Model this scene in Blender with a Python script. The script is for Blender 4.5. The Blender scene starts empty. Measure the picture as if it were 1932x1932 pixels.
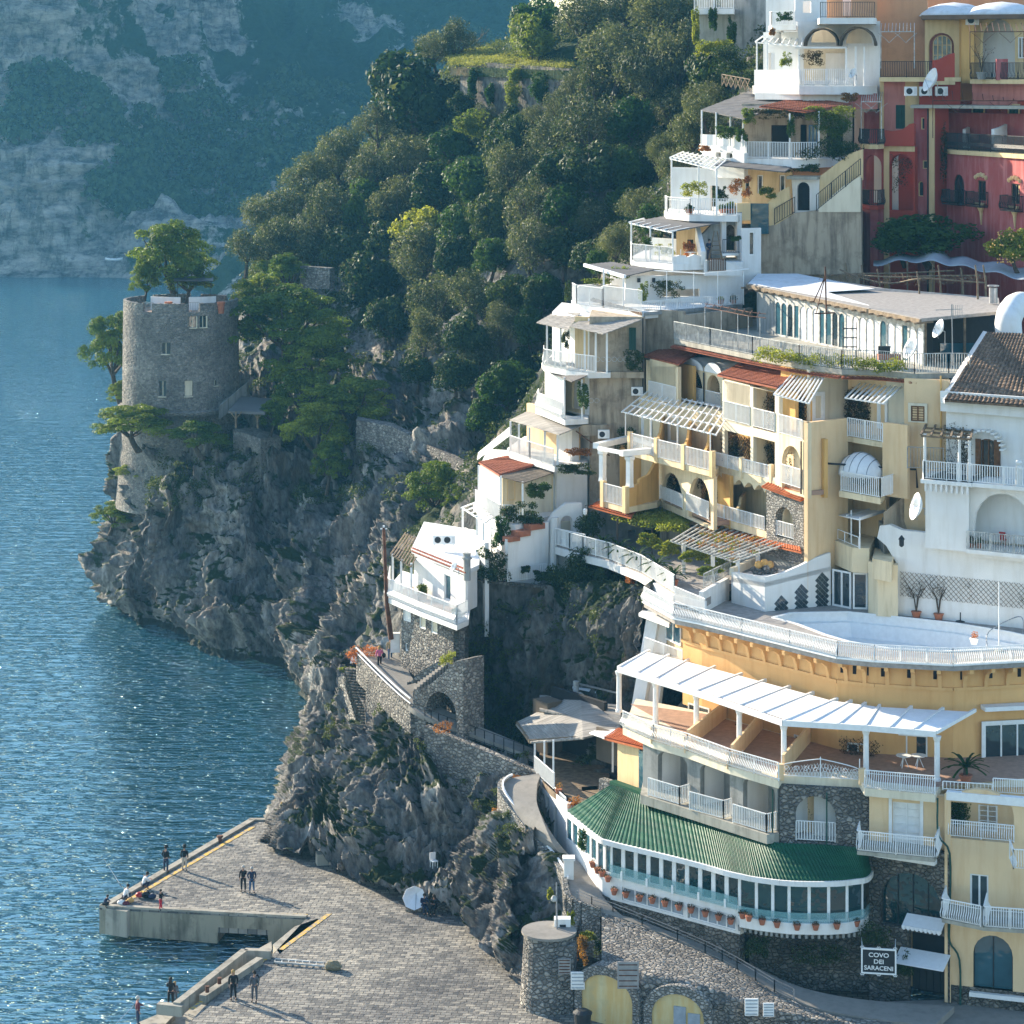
import bpy,bmesh,math,random
import numpy as np
from mathutils import Vector,Matrix
from mathutils.geometry import tessellate_polygon
R=math.radians
S=bpy.context.scene
# ------------------------------------------------------------------ camera, sky, sun, exposure
CX,HY,F,H=966.0,138.0,4766.0,56.0
cd=bpy.data.cameras.new('camera');cam=bpy.data.objects.new('camera',cd);S.collection.objects.link(cam)
cam.location=(0,0,H);cam.rotation_euler=(R(90),0,0)
cd.sensor_width=36;cd.lens=36*F/1932;cd.shift_y=-(966-HY)/1932;cd.clip_start=1;cd.clip_end=6000
S.camera=cam
SUN_AZ,SUN_EL=R(-47),R(20)
wd=bpy.data.worlds.new('World');S.world=wd;wd.use_nodes=True
nt=wd.node_tree;bg=nt.nodes['Background'];sk=nt.nodes.new('ShaderNodeTexSky')
sk.sky_type='NISHITA';sk.sun_disc=False;sk.sun_elevation=SUN_EL;sk.sun_rotation=SUN_AZ
sk.air_density=1.2;sk.dust_density=.7;sk.ozone_density=3.0
nt.links.new(sk.outputs[0],bg.inputs[0]);bg.inputs[1].default_value=0.13
sl=bpy.data.lights.new('sun','SUN');sun=bpy.data.objects.new('sun',sl);S.collection.objects.link(sun)
sl.energy=5.0;sl.angle=R(0.5);sl.color=(1.0,0.87,0.68)
sd=Vector((math.sin(SUN_AZ)*math.cos(SUN_EL),math.cos(SUN_AZ)*math.cos(SUN_EL),math.sin(SUN_EL)))
sun.rotation_euler=sd.to_track_quat('Z','Y').to_euler()
S.view_settings.view_transform='Standard';S.view_settings.look='None'
S.view_settings.exposure=1.5;S.view_settings.gamma=1
S.cycles.max_bounces=6;S.cycles.diffuse_bounces=3;S.cycles.glossy_bounces=3;S.cycles.transmission_bounces=4
S.cycles.volume_bounces=0;S.cycles.transparent_max_bounces=8;S.cycles.use_denoising=True
S.cycles.sample_clamp_indirect=6
# ------------------------------------------------------------------ numbers
rnd=random.Random(7)
def P(px,py,D):return Vector(((px-CX)*D/F,D,H-(py-HY)*D/F))
def G(px,py,z):
 D=(H-z)*F/(py-HY);return Vector(((px-CX)*D/F,D,z))
def Dz(py,z):return(H-z)*F/(py-HY)
def XY(px,D):return Vector(((px-CX)*D/F,D))
def _h(ix,iy,iz,s):
 n=(ix*374761393+iy*668265263+iz*2147483647+s*1274126177)&0xffffffff
 n=((n^(n>>13))*1274126177)&0xffffffff
 n=((n^(n>>16))*2246822519)&0xffffffff
 return((n^(n>>15))&0xffffff)/float(0xffffff)
def vn(p,s=0):
 p=np.asarray(p,dtype=np.float64);i=np.floor(p).astype(np.int64);f=p-i;f=f*f*(3-2*f)
 x,y,z=i[...,0],i[...,1],i[...,2];fx,fy,fz=f[...,0],f[...,1],f[...,2]
 r=0
 for a in(0,1):
  for b in(0,1):
   for c in(0,1):
    r=r+_h(x+a,y+b,z+c,s)*(fx if a else 1-fx)*(fy if b else 1-fy)*(fz if c else 1-fz)
 return r*2-1
def fbm(p,s=0,o=4,g=.5):
 r=0;a=1;p=np.asarray(p)
 for k in range(o):
  r=r+a*vn(p*2**k,s+k*17);a*=g
 return r
def ridged(p,s=0,o=4,g=.5):
 r=0;a=1;p=np.asarray(p)
 for k in range(o):
  r=r+a*(1-2*np.abs(vn(p*2**k,s+k*31)));a*=g
 return r
 # ------------------------------------------------------------------ materials
MATS={}
class N:
 def __init__(s,name):
  s.m=bpy.data.materials.new(name);s.m.use_nodes=True;s.t=s.m.node_tree
  s.b=s.t.nodes['Principled BSDF'];s.out=s.t.nodes['Material Output'];MATS[name]=s.m
 def n(s,t,**k):
  x=s.t.nodes.new(t)
  for a,v in k.items():
   if a.startswith('i_'):
    x.inputs[int(a[2:])if a[2:].isdigit()else a[2:]].default_value=v
   else:setattr(x,a,v)
  return x
 def l(s,a,b):s.t.links.new(a,b)
 def co(s,scale=(1,1,1),kind='pos',rot=(0,0,0)):
  if kind=='pos':o=s.n('ShaderNodeNewGeometry').outputs['Position']
  elif kind=='uv':o=s.n('ShaderNodeTexCoord').outputs['UV']
  else:o=s.n('ShaderNodeTexCoord').outputs['Object']
  mp=s.n('ShaderNodeMapping');mp.inputs['Scale'].default_value=scale;mp.inputs['Rotation'].default_value=rot
  s.l(o,mp.inputs[0]);return mp.outputs[0]
 def noise(s,co,scale,detail=4,rough=.55):
  x=s.n('ShaderNodeTexNoise');x.inputs['Scale'].default_value=scale;x.inputs['Detail'].default_value=detail
  x.inputs['Roughness'].default_value=rough;s.l(co,x.inputs['Vector']);return x.outputs[0]
 def vor(s,co,scale,feat='F1'):
  x=s.n('ShaderNodeTexVoronoi',feature=feat);x.inputs['Scale'].default_value=scale;s.l(co,x.inputs['Vector']);return x
 def ramp(s,fac,stops,interp='LINEAR'):
  r=s.n('ShaderNodeValToRGB');e=r.color_ramp;e.interpolation=interp
  while len(e.elements)<len(stops):e.elements.new(.5)
  for q,(p,c)in zip(e.elements,stops):
   q.position=p;q.color=(c[0],c[1],c[2],1)if hasattr(c,'__len__')else(c,c,c,1)
  s.l(fac,r.inputs[0]);return r.outputs[0]
 def mix(s,fac,a,b,bt='MIX'):
  m=s.n('ShaderNodeMix',data_type='RGBA',blend_type=bt)
  for k,v in((0,fac),(6,a),(7,b)):
   if hasattr(v,'links'):s.l(v,m.inputs[k])
   else:m.inputs[k].default_value=v if k==0 else(v[0],v[1],v[2],1)
  return m.outputs[2]
 def math(s,op,a,b=0.):
  m=s.n('ShaderNodeMath',operation=op)
  for k,v in((0,a),(1,b)):
   if hasattr(v,'links'):s.l(v,m.inputs[k])
   else:m.inputs[k].default_value=v
  return m.outputs[0]
 def bump(s,h,strength=.5,dist=.1):
  b=s.n('ShaderNodeBump');b.inputs['Strength'].default_value=strength;b.inputs['Distance'].default_value=dist
  s.l(h,b.inputs['Height']);s.l(b.outputs[0],s.b.inputs['Normal']);return b
 def col(s,c):
  if hasattr(c,'links'):s.l(c,s.b.inputs['Base Color'])
  else:s.b.inputs['Base Color'].default_value=(c[0],c[1],c[2],1)
 def rough(s,r,spec=.3):
  s.b.inputs['Roughness'].default_value=r;s.b.inputs['Specular IOR Level'].default_value=spec
def plain(name,c,rough=.6,var=.12,scale=3.,metal=0,spec=.3):
 n=N(name);q=n.noise(n.co(kind='pos'),scale,5)
 d=tuple(v*(1-var*2.2)for v in c)
 n.col(n.mix(n.ramp(q,[(.35,0),(.7,1)]),d,c));n.rough(rough,spec);n.b.inputs['Metallic'].default_value=metal
 return n.m
def plaster(name,c,stain=.35,sc=(.45,.40,.33)):
 n=N(name);co=n.co()
 a=n.noise(co,.35,6,.6);st=n.noise(n.co(scale=(1.6,1.6,.22)),1.2,5,.6)
 base=n.mix(n.ramp(a,[(.3,0),(.7,1)]),tuple(v*.86 for v in c),c)
 f=n.math('MULTIPLY',n.ramp(st,[(.47,0),(.70,1)]),min(1,stain*1.25))
 base=n.mix(f,base,tuple(c[i]*sc[i]*1.1 for i in range(3)))
 if stain>.45:base=n.mix(n.math('MULTIPLY',n.ramp(n.noise(co,.55,7,.7),[(.5,0),(.62,1)]),stain*.6),base,tuple(c[i]*sc[i]*.8 for i in range(3)))
 n.col(base);n.rough(.85,.15);n.bump(n.noise(co,9,4),.25,.02);return n.m
def stone(name,c1,c2,mortar,sc=2.2,b=.8,patch=None):
 n=N(name);co=n.co(scale=(1,1,1.35));w=n.noise(co,1.5,3)
 v=n.vor(co,sc);e=n.vor(co,sc,'DISTANCE_TO_EDGE')
 colr=n.ramp(n.math('FRACT',n.math('MULTIPLY',v.outputs['Color'],3.7)),[(0,c1),(.45,tuple((a+b_)/2 for a,b_ in zip(c1,c2))),(.9,c2)])
 ed=n.ramp(e.outputs['Distance'],[(.015,0),(.09,1)])
 base=n.mix(ed,mortar,colr)
 big=n.noise(n.co(),.22,5,.6)
 base=n.mix(n.ramp(big,[(.35,.45),(.65,1)]),tuple(x*.45 for x in c1),base)
 if patch:base=n.mix(n.ramp(n.noise(n.co(),.5,6,.65),[(.56,0),(.62,1)]),base,patch)
 n.col(base);n.rough(.95,.1)
 hgt=n.math('ADD',n.ramp(e.outputs['Distance'],[(0,0),(.2,1)]),n.math('MULTIPLY',n.noise(co,8,4),.5))
 n.bump(hgt,b,.12);return n.m
def rock(name,stops,veg=None,vthr=.55,seed=0.,zdark=True):
 n=N(name);co=n.co(scale=(1,1,.45));co2=n.co(scale=(1,1,.3),rot=(0,R(25),0))
 a=n.noise(co2,.35,8,.62);d=n.noise(co,2.2,6,.65)
 base=n.ramp(a,stops)
 base=n.mix(n.ramp(d,[(.35,0),(.62,1)]),n.mix(1,base,(.35,.34,.36),'MULTIPLY'),base)  # noise-driven darkening painted into the rock colour as crevice shade
 rust=n.ramp(n.noise(n.co(scale=(1,1,.5)),.3,5),[(.58,0),(.75,.5)])
 base=n.mix(rust,base,(.34,.22,.12))
 if veg:
  up=n.n('ShaderNodeSeparateXYZ');n.l(n.n('ShaderNodeNewGeometry').outputs['Normal'],up.inputs[0])
  f=n.math('ADD',n.noise(n.co(),.28,7,.65),n.math('MULTIPLY',up.outputs[2],.16))
  base=n.mix(n.ramp(f,[(vthr,0),(vthr+.06,1)]),base,n.mix(n.noise(co,3,3),tuple(v*.5 for v in veg),veg))
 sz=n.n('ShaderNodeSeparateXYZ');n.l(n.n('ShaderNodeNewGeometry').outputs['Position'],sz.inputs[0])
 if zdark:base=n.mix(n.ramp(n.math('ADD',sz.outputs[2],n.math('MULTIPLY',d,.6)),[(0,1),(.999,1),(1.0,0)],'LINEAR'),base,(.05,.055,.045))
 n.col(base);n.rough(.92,.15)
 hh=n.math('ADD',n.noise(co2,1.6,9,.7),n.math('MULTIPLY',n.noise(co,6,5,.7),.35))
 n.bump(hh,1.0,.5);return n.m
def leafmat(name,dark,light,trans=.35,tip=None,kind='obj'):
 n=N(name);oi=n.n('ShaderNodeObjectInfo');co=n.co(kind=kind)
 f=n.noise(co,.9,3);g=n.noise(co,14,1)
 c=n.mix(n.ramp(n.math('ADD',n.math('MULTIPLY',f,.6),n.math('MULTIPLY',g,.4)),[(.36,0),(.62,1)]),dark,light)
 hs=n.n('ShaderNodeHueSaturation');n.l(c,hs.inputs['Color'])
 n.l(n.math('ADD',n.math('MULTIPLY',oi.outputs['Random'],.5),.75),hs.inputs['Value'])
 n.l(n.math('ADD',n.math('MULTIPLY',oi.outputs['Random'],-.04),.52),hs.inputs['Hue'])
 c=hs.outputs[0]
 if tip:c=n.mix(n.ramp(n.noise(co,5,1),[(.63,0),(.66,1)]),c,tip)
 n.col(c);n.rough(.6,.15)
 tr=n.n('ShaderNodeBsdfTranslucent');n.l(n.mix(1,c,(1.5,1.5,.8),'MULTIPLY'),tr.inputs[0])
 mx=n.n('ShaderNodeMixShader');mx.inputs[0].default_value=trans
 n.l(n.b.outputs[0],mx.inputs[1]);n.l(tr.outputs[0],mx.inputs[2]);n.l(mx.outputs[0],n.out.inputs[0]);return n.m
def glassmat(name,c,rough=.06):
 n=N(name);co=n.co(kind='pos');n.col(n.mix(n.noise(co,.8,3),tuple(v*.4 for v in c),c));n.rough(rough,.9)
 n.bump(n.noise(co,.9,2),.35,.15);n.b.inputs['Specular IOR Level'].default_value=1.;return n.m
def uvmat(name,cols,sx,sy,rough=.9,b=.5,dist=.03):
 n=N(name);co=n.co(scale=(sx,sy,1),kind='uv');a=n.noise(co,1,5,.7);big=n.noise(n.co(),.5,4)
 n.col(n.mix(n.math('MULTIPLY',n.ramp(big,[(.35,0),(.7,1)]),.5),n.ramp(a,[(.3+.4*i/(len(cols)-1),c)for i,c in enumerate(cols)]),cols[0]))
 n.rough(rough,.2);n.bump(a,b,dist);return n.m
M={}
M['white']=plaster('white_plaster',(.80,.79,.76),.3,(.62,.58,.52))
M['whitep']=plain('white_paint',(.82,.82,.80),.5,.05)
M['cream']=plaster('cream_plaster',(.78,.64,.42),.42)
M['pale']=plaster('pale_cream_plaster',(.76,.68,.52),.3)
M['ochre']=plaster('ochre_plaster',(.72,.43,.15),.42)
M['orange']=plaster('orange_plaster',(.78,.46,.19),.42,(.7,.6,.5))
M['peach']=plaster('peach_plaster',(.80,.58,.34),.42,(.7,.6,.5))
M['yellow']=plaster('yellow_plaster',(.80,.60,.33),.42)
M['brownw']=plaster('weathered_render',(.46,.38,.28),.8,(.35,.33,.33))
M['greyw']=plaster('grey_render',(.33,.33,.31),.7,(.4,.42,.42))
M['red']=plaster('pompeian_red_plaster',(.36,.085,.08),.6,(1.3,2.2,2.2))
M['redd']=plaster('brick_red_plaster',(.40,.065,.04),.3,(.8,.8,.8))
M['salmon']=plaster('salmon_plaster',(.60,.32,.17),.5,(.7,.7,.7))
M['pink']=plaster('pink_plaster',(.60,.24,.20),.4)
M['glass']=glassmat('window_glass',(.03,.05,.06))
M['glassb']=glassmat('blue_glass',(.05,.14,.18))
M['teal']=glassmat('teal_glass',(.008,.045,.05),.02)
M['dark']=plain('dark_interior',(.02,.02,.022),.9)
M['metal']=plain('grey_metal',(.35,.36,.38),.4,metal=.6)
M['black']=plain('black_iron',(.025,.028,.032),.5)
M['brown']=plain('brown_wood',(.20,.09,.035),.6,.2)
M['wood']=plain('weathered_wood',(.26,.19,.12),.8,.25)
M['terra']=plain('terracotta',(.42,.15,.08),.8)
M['greend']=plain('green_shutter_paint',(.02,.08,.06),.6)
M['blue']=plain('blue_paint',(.08,.2,.35),.6)
M['rust']=plain('rusty_iron',(.16,.06,.03),.8,.3)
M['redp']=plain('red_plastic',(.5,.03,.03),.5)
M['tilefloor']=plain('terrace_tiles',(.42,.26,.18),.8)
M['deck']=plain('terrace_paving',(.36,.33,.30),.85,.15)
M['concrete']=plaster('concrete',(.40,.38,.32),.6,(.45,.45,.45))
M['quayc']=plaster('quay_concrete',(.36,.33,.27),.7,(.4,.4,.4))
M['pierw']=plaster('stained_pier_concrete',(.30,.27,.20),.8,(.35,.35,.35))
M['path']=plaster('path_concrete',(.27,.25,.22),.5,(.6,.6,.6))
M['tower']=stone('tower_stone',(.20,.19,.18),(.42,.385,.33),(.31,.285,.25),3.4,.9)
M['rubble']=stone('rubble_stone',(.16,.15,.14),(.44,.41,.36),(.17,.16,.145),3.3,1.0)
M['rubble2']=stone('light_rubble_stone',(.25,.24,.22),(.55,.52,.47),(.24,.23,.20),4.4,1.0)
M['rubbled']=stone('dark_rubble_stone',(.10,.095,.08),(.26,.235,.20),(.11,.10,.09),3.3,1.0)
M['cliffw']=rock('old_cliff_masonry',[(.3,(.09,.09,.08)),(.5,(.17,.165,.15)),(.68,(.32,.30,.26))],(.03,.05,.015),.64,zdark=False)
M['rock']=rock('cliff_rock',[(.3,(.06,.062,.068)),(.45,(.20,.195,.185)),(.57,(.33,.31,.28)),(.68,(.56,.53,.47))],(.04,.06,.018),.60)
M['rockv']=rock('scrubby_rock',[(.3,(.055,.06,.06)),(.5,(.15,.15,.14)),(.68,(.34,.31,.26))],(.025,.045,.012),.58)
M['soil']=rock('hillside_soil',[(.3,(.03,.045,.02)),(.7,(.10,.10,.05))],(.03,.06,.015),.4,zdark=False)
M['straw']=uvmat('reed_matting',[(.12,.11,.10),(.30,.28,.25),(.48,.45,.40)],.25,7)
M['strawd']=uvmat('dark_reed_matting',[(.06,.05,.04),(.14,.11,.08),(.26,.21,.15)],.25,7)
M['greysheet']=uvmat('grey_sheeting',[(.10,.095,.09),(.18,.17,.165)],.3,4)
M['greenroof']=uvmat('green_roofing',[(.006,.05,.026),(.014,.105,.05)],.3,1.2,.55,.2)
M['tile']=uvmat('red_roof_tiles',[(.16,.045,.025),(.32,.10,.05),(.42,.15,.08)],3.2,2.4,.85)
M['tiled']=uvmat('old_brown_tiles',[(.05,.035,.025),(.20,.13,.085),(.36,.26,.18)],3.2,2.4,.9)
M['tileo']=uvmat('orange_roof_tiles',[(.35,.09,.03),(.55,.17,.06)],3.2,2.4,.85)
M['canvas']=plain('white_canvas',(.80,.81,.82),.7,.04)
M['net']=plain('grey_netting',(.34,.38,.42),.8,.1)
M['olive']=leafmat('olive_leaves',(.022,.04,.018),(.115,.13,.06),.3,(.30,.29,.18))
M['leaf']=leafmat('green_leaves',(.015,.045,.010),(.06,.11,.02),.38)
M['darkleaf']=leafmat('dark_leaves',(.014,.032,.012),(.045,.075,.02),.3,(.14,.15,.05))
M['pine']=leafmat('pine_needles',(.025,.06,.006),(.20,.25,.03),.3)
M['lime']=leafmat('yellow_green_leaves',(.09,.13,.02),(.24,.26,.04),.45)
M['rustleaf']=leafmat('autumn_leaves',(.16,.07,.02),(.38,.17,.05),.4)
M['scrub']=leafmat('scrub_leaves',(.03,.05,.018),(.10,.12,.04),.3,kind='pos')
M['grass']=leafmat('grass_blades',(.10,.12,.03),(.26,.27,.08),.4,kind='pos')
M['creeper']=leafmat('creeper_leaves',(.02,.028,.01),(.075,.055,.02),.3,kind='pos')
M['bark']=plain('bark',(.10,.075,.055),.9,.25,6)
M['twig']=plain('twigs',(.09,.065,.045),.9,.2,6)
# ------------------------------------------------------------------ objects
ORG={}
COL=S.collection
def tag(o,label=None,cat=None,group=None,kind=None):
 if label:o['label']=label
 if cat:o['category']=cat
 if group:o['group']=group
 if kind:o['kind']=kind
 return o
def thing(name,label,cat,loc=(0,0,0),group=None,rz=0):
 o=bpy.data.objects.new(name,None);COL.objects.link(o);o.location=loc;o.rotation_euler=(0,0,rz);o.empty_display_size=.3
 ORG[o.name]=Vector(loc);return tag(o,label,cat,group)
def mesh_obj(name,me,parent=None):
 o=bpy.data.objects.new(name,me);COL.objects.link(o)
 if parent is not None:
  o.parent=parent;ORG[o.name]=ORG.get(parent.name,Vector((0,0,0)))
 return o
def copy_tree(o,parent=None,**kw):
 c=o.copy();COL.objects.link(c);c.parent=parent
 for ch in[x for x in o.children]:copy_tree(ch,c)
 for k,v in kw.items():c[k]=v
 return c
class MB:
 def __init__(s):s.v=[];s.f=[];s.uv={};s.grids=[]
 def add(s,pts,faces):
  k=len(s.v);s.v.extend([tuple(p)for p in pts]);s.f.extend([tuple(i+k for i in f)for f in faces]);return s
 def hexa(s,p):return s.add(p,[(0,3,2,1),(4,5,6,7),(0,1,5,4),(1,2,6,5),(2,3,7,6),(3,0,4,7)])
 def box(s,c,d,rz=0):
  cx,cy,cz=c;hx,hy,hz=d[0]/2,d[1]/2,d[2]/2;co,si=math.cos(rz),math.sin(rz);p=[]
  for z in(-hz,hz):
   for x,y in((-hx,-hy),(hx,-hy),(hx,hy),(-hx,hy)):p.append((cx+x*co-y*si,cy+x*si+y*co,cz+z))
  return s.hexa(p)
 def bar(s,a,b,w=.05,h=None):
  a=Vector(a);b=Vector(b);d=b-a
  if d.length<1e-5:return s
  h=h or w;d.normalize();up=Vector((0,0,1))if abs(d.z)<.95 else Vector((0,1,0))
  x=d.cross(up).normalized()*w/2;y=x.cross(d).normalized()*h/2
  return s.hexa([a-x-y,a+x-y,a+x+y,a-x+y,b-x-y,b+x-y,b+x+y,b-x+y])
 def poly(s,pts,w=.05,h=None):
  for a,b in zip(pts[:-1],pts[1:]):s.bar(a,b,w,h)
  return s
 def tube(s,pts,rs,n=8,cap=True):
  pts=[Vector(p)for p in pts]
  if not hasattr(rs,'__len__'):rs=[rs]*len(pts)
  k=len(s.v);up=None
  for i,p in enumerate(pts):
   d=(pts[min(i+1,len(pts)-1)]-pts[max(i-1,0)]).normalized()
   if up is None:up=Vector((0,0,1))if abs(d.z)<.9 else Vector((1,0,0))
   x=d.cross(up).normalized();y=x.cross(d).normalized();up=y
   for j in range(n):
    a=2*math.pi*j/n;s.v.append(tuple(p+(x*math.cos(a)+y*math.sin(a))*rs[i]))
  for i in range(len(pts)-1):
   for j in range(n):s.f.append((k+i*n+j,k+i*n+(j+1)%n,k+(i+1)*n+(j+1)%n,k+(i+1)*n+j))
  if cap:
   s.f.append(tuple(k+j for j in range(n))[::-1]);s.f.append(tuple(k+(len(pts)-1)*n+j for j in range(n)))
  return s
 def lathe(s,c,prof,n=16,sx=1,sy=1):
  k=len(s.v)
  for r,z in prof:
   for j in range(n):
    a=2*math.pi*j/n;s.v.append((c[0]+r*sx*math.cos(a),c[1]+r*sy*math.sin(a),c[2]+z))
  for i in range(len(prof)-1):
   for j in range(n):s.f.append((k+i*n+j,k+i*n+(j+1)%n,k+(i+1)*n+(j+1)%n,k+(i+1)*n+j))
  s.f.append(tuple(k+j for j in range(n))[::-1]);s.f.append(tuple(k+(len(prof)-1)*n+j for j in range(n)))
  return s
 def blob(s,c,r,seed=0,sq=(1,1,1),n=8,amp=.25):
  c=Vector(c);g=[]
  for i in range(n+1):
   for j in range(2*n):
    th=math.pi*i/n;ph=math.pi*j/n
    g.append((math.sin(th)*math.cos(ph),math.sin(th)*math.sin(ph),math.cos(th)))
  g=np.array(g);q=1+amp*vn(g*2.1+seed*3.7,seed)+amp*.5*vn(g*5+seed,seed+5)
  g=g*q[:,None]*r*np.array(sq)+np.array(c);k=len(s.v);s.v.extend(map(tuple,g))
  for i in range(n):
   for j in range(2*n):
    a=k+i*2*n+j;b=k+i*2*n+(j+1)%(2*n);s.f.append((a,a+2*n,b+2*n,b))
  return s
 def prism(s,xy,z0,z1,ztop=None):
  n=len(xy);area=sum(xy[i][0]*xy[(i+1)%n][1]-xy[(i+1)%n][0]*xy[i][1]for i in range(n))
  if area<0:xy=xy[::-1]
  p=[(a[0],a[1],z0)for a in xy]+[(a[0],a[1],z1)for a in xy];k=len(s.v);s.v.extend(p)
  for i in range(n):s.f.append((k+i,k+(i+1)%n,k+n+(i+1)%n,k+n+i))
  tri=tessellate_polygon([[Vector((a[0],a[1],0))for a in xy]])
  for t in tri:
   t=list(t);v=[xy[i]for i in t]
   if(v[1][0]-v[0][0])*(v[2][1]-v[0][1])-(v[2][0]-v[0][0])*(v[1][1]-v[0][1])<0:t=t[::-1]
   s.f.append(tuple(k+n+i for i in t));s.f.append(tuple(k+i for i in t[::-1]))
  return s
 def slab(s,pts,t,d=Vector((0,0,-1))):
  pts=[Vector(p)for p in pts];n=len(pts);d=Vector(d);k=len(s.v)
  s.v.extend([tuple(p)for p in pts]+[tuple(p+d*t)for p in pts])
  nrm=Vector((0,0,0))
  for i in range(n):nrm+=(pts[i]-pts[0]).cross(pts[(i+1)%n]-pts[0])
  tri=tessellate_polygon([pts])
  for tr in tri:
   tr=list(tr);q=(pts[tr[1]]-pts[tr[0]]).cross(pts[tr[2]]-pts[tr[0]])
   if q.dot(d)>0:tr=tr[::-1]
   s.f.append(tuple(k+i for i in tr));s.f.append(tuple(k+n+i for i in tr[::-1]))
  for i in range(n):
   j=(i+1)%n;s.f.append((k+i,k+j,k+n+j,k+n+i)if nrm.dot(d)<0 else(k+j,k+i,k+n+i,k+n+j))
  return s
 def grid(s,g,uvm=None):
  nv,nu=len(g),len(g[0]);k=len(s.v)
  for row in g:s.v.extend([tuple(p)for p in row])
  for i in range(nv-1):
   for j in range(nu-1):
    a=k+i*nu+j;s.f.append((a,a+1,a+nu+1,a+nu))
  if uvm:
   for i in range(nv):
    for j in range(nu):s.uv[k+i*nu+j]=(uvm[0]*j/(nu-1),uvm[1]*i/(nv-1))
  return s
 def corr(s,a,b,c,d,per=.28,amp=.06,step=.33,seg=4,thick=.05):
  """corrugated / tiled sheet: a-b is the eave, d-c the ridge; corrugations run from eave to ridge"""
  a,b,c,d=map(Vector,(a,b,c,d));W_=max((b-a).length,(c-d).length);L=max((d-a).length,(c-b).length)
  nu=max(2,int(W_/per))*seg;nv=max(2,int(L/step))if step else 2
  nrm=(b-a).cross(d-a).normalized()
  if nrm.z<0:nrm=-nrm
  g=[]
  rows=[]
  for i in range(nv):
   rows.append((i/nv,.035 if step else 0));rows.append(((i+1)/nv-.001,0))
  for v,lift in rows:
   row=[]
   for j in range(nu+1):
    u=j/nu;p=(a*(1-u)+b*u)*(1-v)+(d*(1-u)+c*u)*v
    row.append(p+nrm*(amp*abs(math.sin(math.pi*j/seg))+lift+.008*math.sin(j*1.7+v*9)))
   g.append(row)
  s.grid(g,(W_,L));s.slab([a,b,c,d],thick,-nrm*1.0);return s
 def build(s,name,mat,parent=None,smooth=False):
  me=bpy.data.meshes.new(name);o0=ORG.get(parent.name,Vector((0,0,0)))if parent is not None else Vector((0,0,0))
  vs=np.array(s.v,dtype=np.float64).reshape(-1,3)-np.array(o0);me.from_pydata(vs.tolist(),[],s.f)
  if isinstance(mat,str):mat=M[mat]
  me.materials.append(mat)
  if s.uv:
   ul=me.uv_layers.new(name='UVMap');li=np.zeros(len(me.loops),dtype=np.int32);me.loops.foreach_get('vertex_index',li)
   ul.data.foreach_set('uv',np.array([s.uv.get(int(i),(vs[i][0],vs[i][1]))for i in li],dtype=np.float32).ravel())
  if smooth:me.polygons.foreach_set('use_smooth',[True]*len(me.polygons))
  me.update();return mesh_obj(name,me,parent)
def np_mesh(name,v,f,mat,parent=None,smooth=False,uv=None):
 me=bpy.data.meshes.new(name);nf,k=f.shape
 me.vertices.add(len(v));me.vertices.foreach_set('co',v.astype(np.float32).ravel())
 me.loops.add(nf*k);me.loops.foreach_set('vertex_index',f.astype(np.int32).ravel())
 me.polygons.add(nf);me.polygons.foreach_set('loop_start',np.arange(0,nf*k,k,dtype=np.int32))
 me.polygons.foreach_set('loop_total',np.full(nf,k,dtype=np.int32))
 if smooth:me.polygons.foreach_set('use_smooth',np.ones(nf,dtype=bool))
 me.materials.append(M[mat]if isinstance(mat,str)else mat);me.update(calc_edges=True);me.validate()
 if name is None:return me
 return me
def leaf_arrays(pos,out,size,rng,asp=.5,align=.4):
 """small four-cornered leaves at pos; out = outward direction"""
 n=len(pos);nr=rng.normal(size=(n,3));nr/=np.linalg.norm(nr,axis=1)[:,None]
 nr=nr*(1-align)+out*align;nr/=np.linalg.norm(nr,axis=1)[:,None]+1e-9
 t=rng.normal(size=(n,3));t-=nr*(t*nr).sum(1)[:,None];t/=np.linalg.norm(t,axis=1)[:,None]+1e-9
 b=np.cross(nr,t);sz=size*(.6+.8*rng.random(n))[:,None]
 v=np.stack([pos-t*sz*.5,pos+b*sz*asp*.5,pos+t*sz*.5,pos-b*sz*asp*.5],1).reshape(-1,3)
 return v,np.arange(4*n).reshape(-1,4)
def puff_leaves(puffs,n,size,seed,asp=.5,align=.4,shell=.35,up=0.):
 """puffs: array of x y z rx ry rz"""
 rng=np.random.default_rng(seed);pf=np.array(puffs,dtype=float);w=(pf[:,3]*pf[:,4]+pf[:,4]*pf[:,5]);w/=w.sum()
 k=rng.choice(len(pf),n,p=w);d=rng.normal(size=(n,3));d[:,2]+=up;d/=np.linalg.norm(d,axis=1)[:,None]
 lump=1+.28*vn(d*2.3+k[:,None]*1.7,seed)
 r=(1-shell*rng.random(n)**1.5)*lump
 pos=pf[k,:3]+d*pf[k,3:6]*r[:,None]
 return leaf_arrays(pos,d,size,rng,asp,align)
def clump(name,puffs,n,size,mat,parent=None,seed=1,asp=.5,align=.4,shell=.5,up=0.):
 o0=np.array(ORG.get(parent.name,Vector((0,0,0))))if parent is not None else np.zeros(3)
 v,f=puff_leaves(puffs,n,size,seed,asp,align,shell,up);me=np_mesh(name,v-o0,f,mat);return mesh_obj(name,me,parent)
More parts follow.
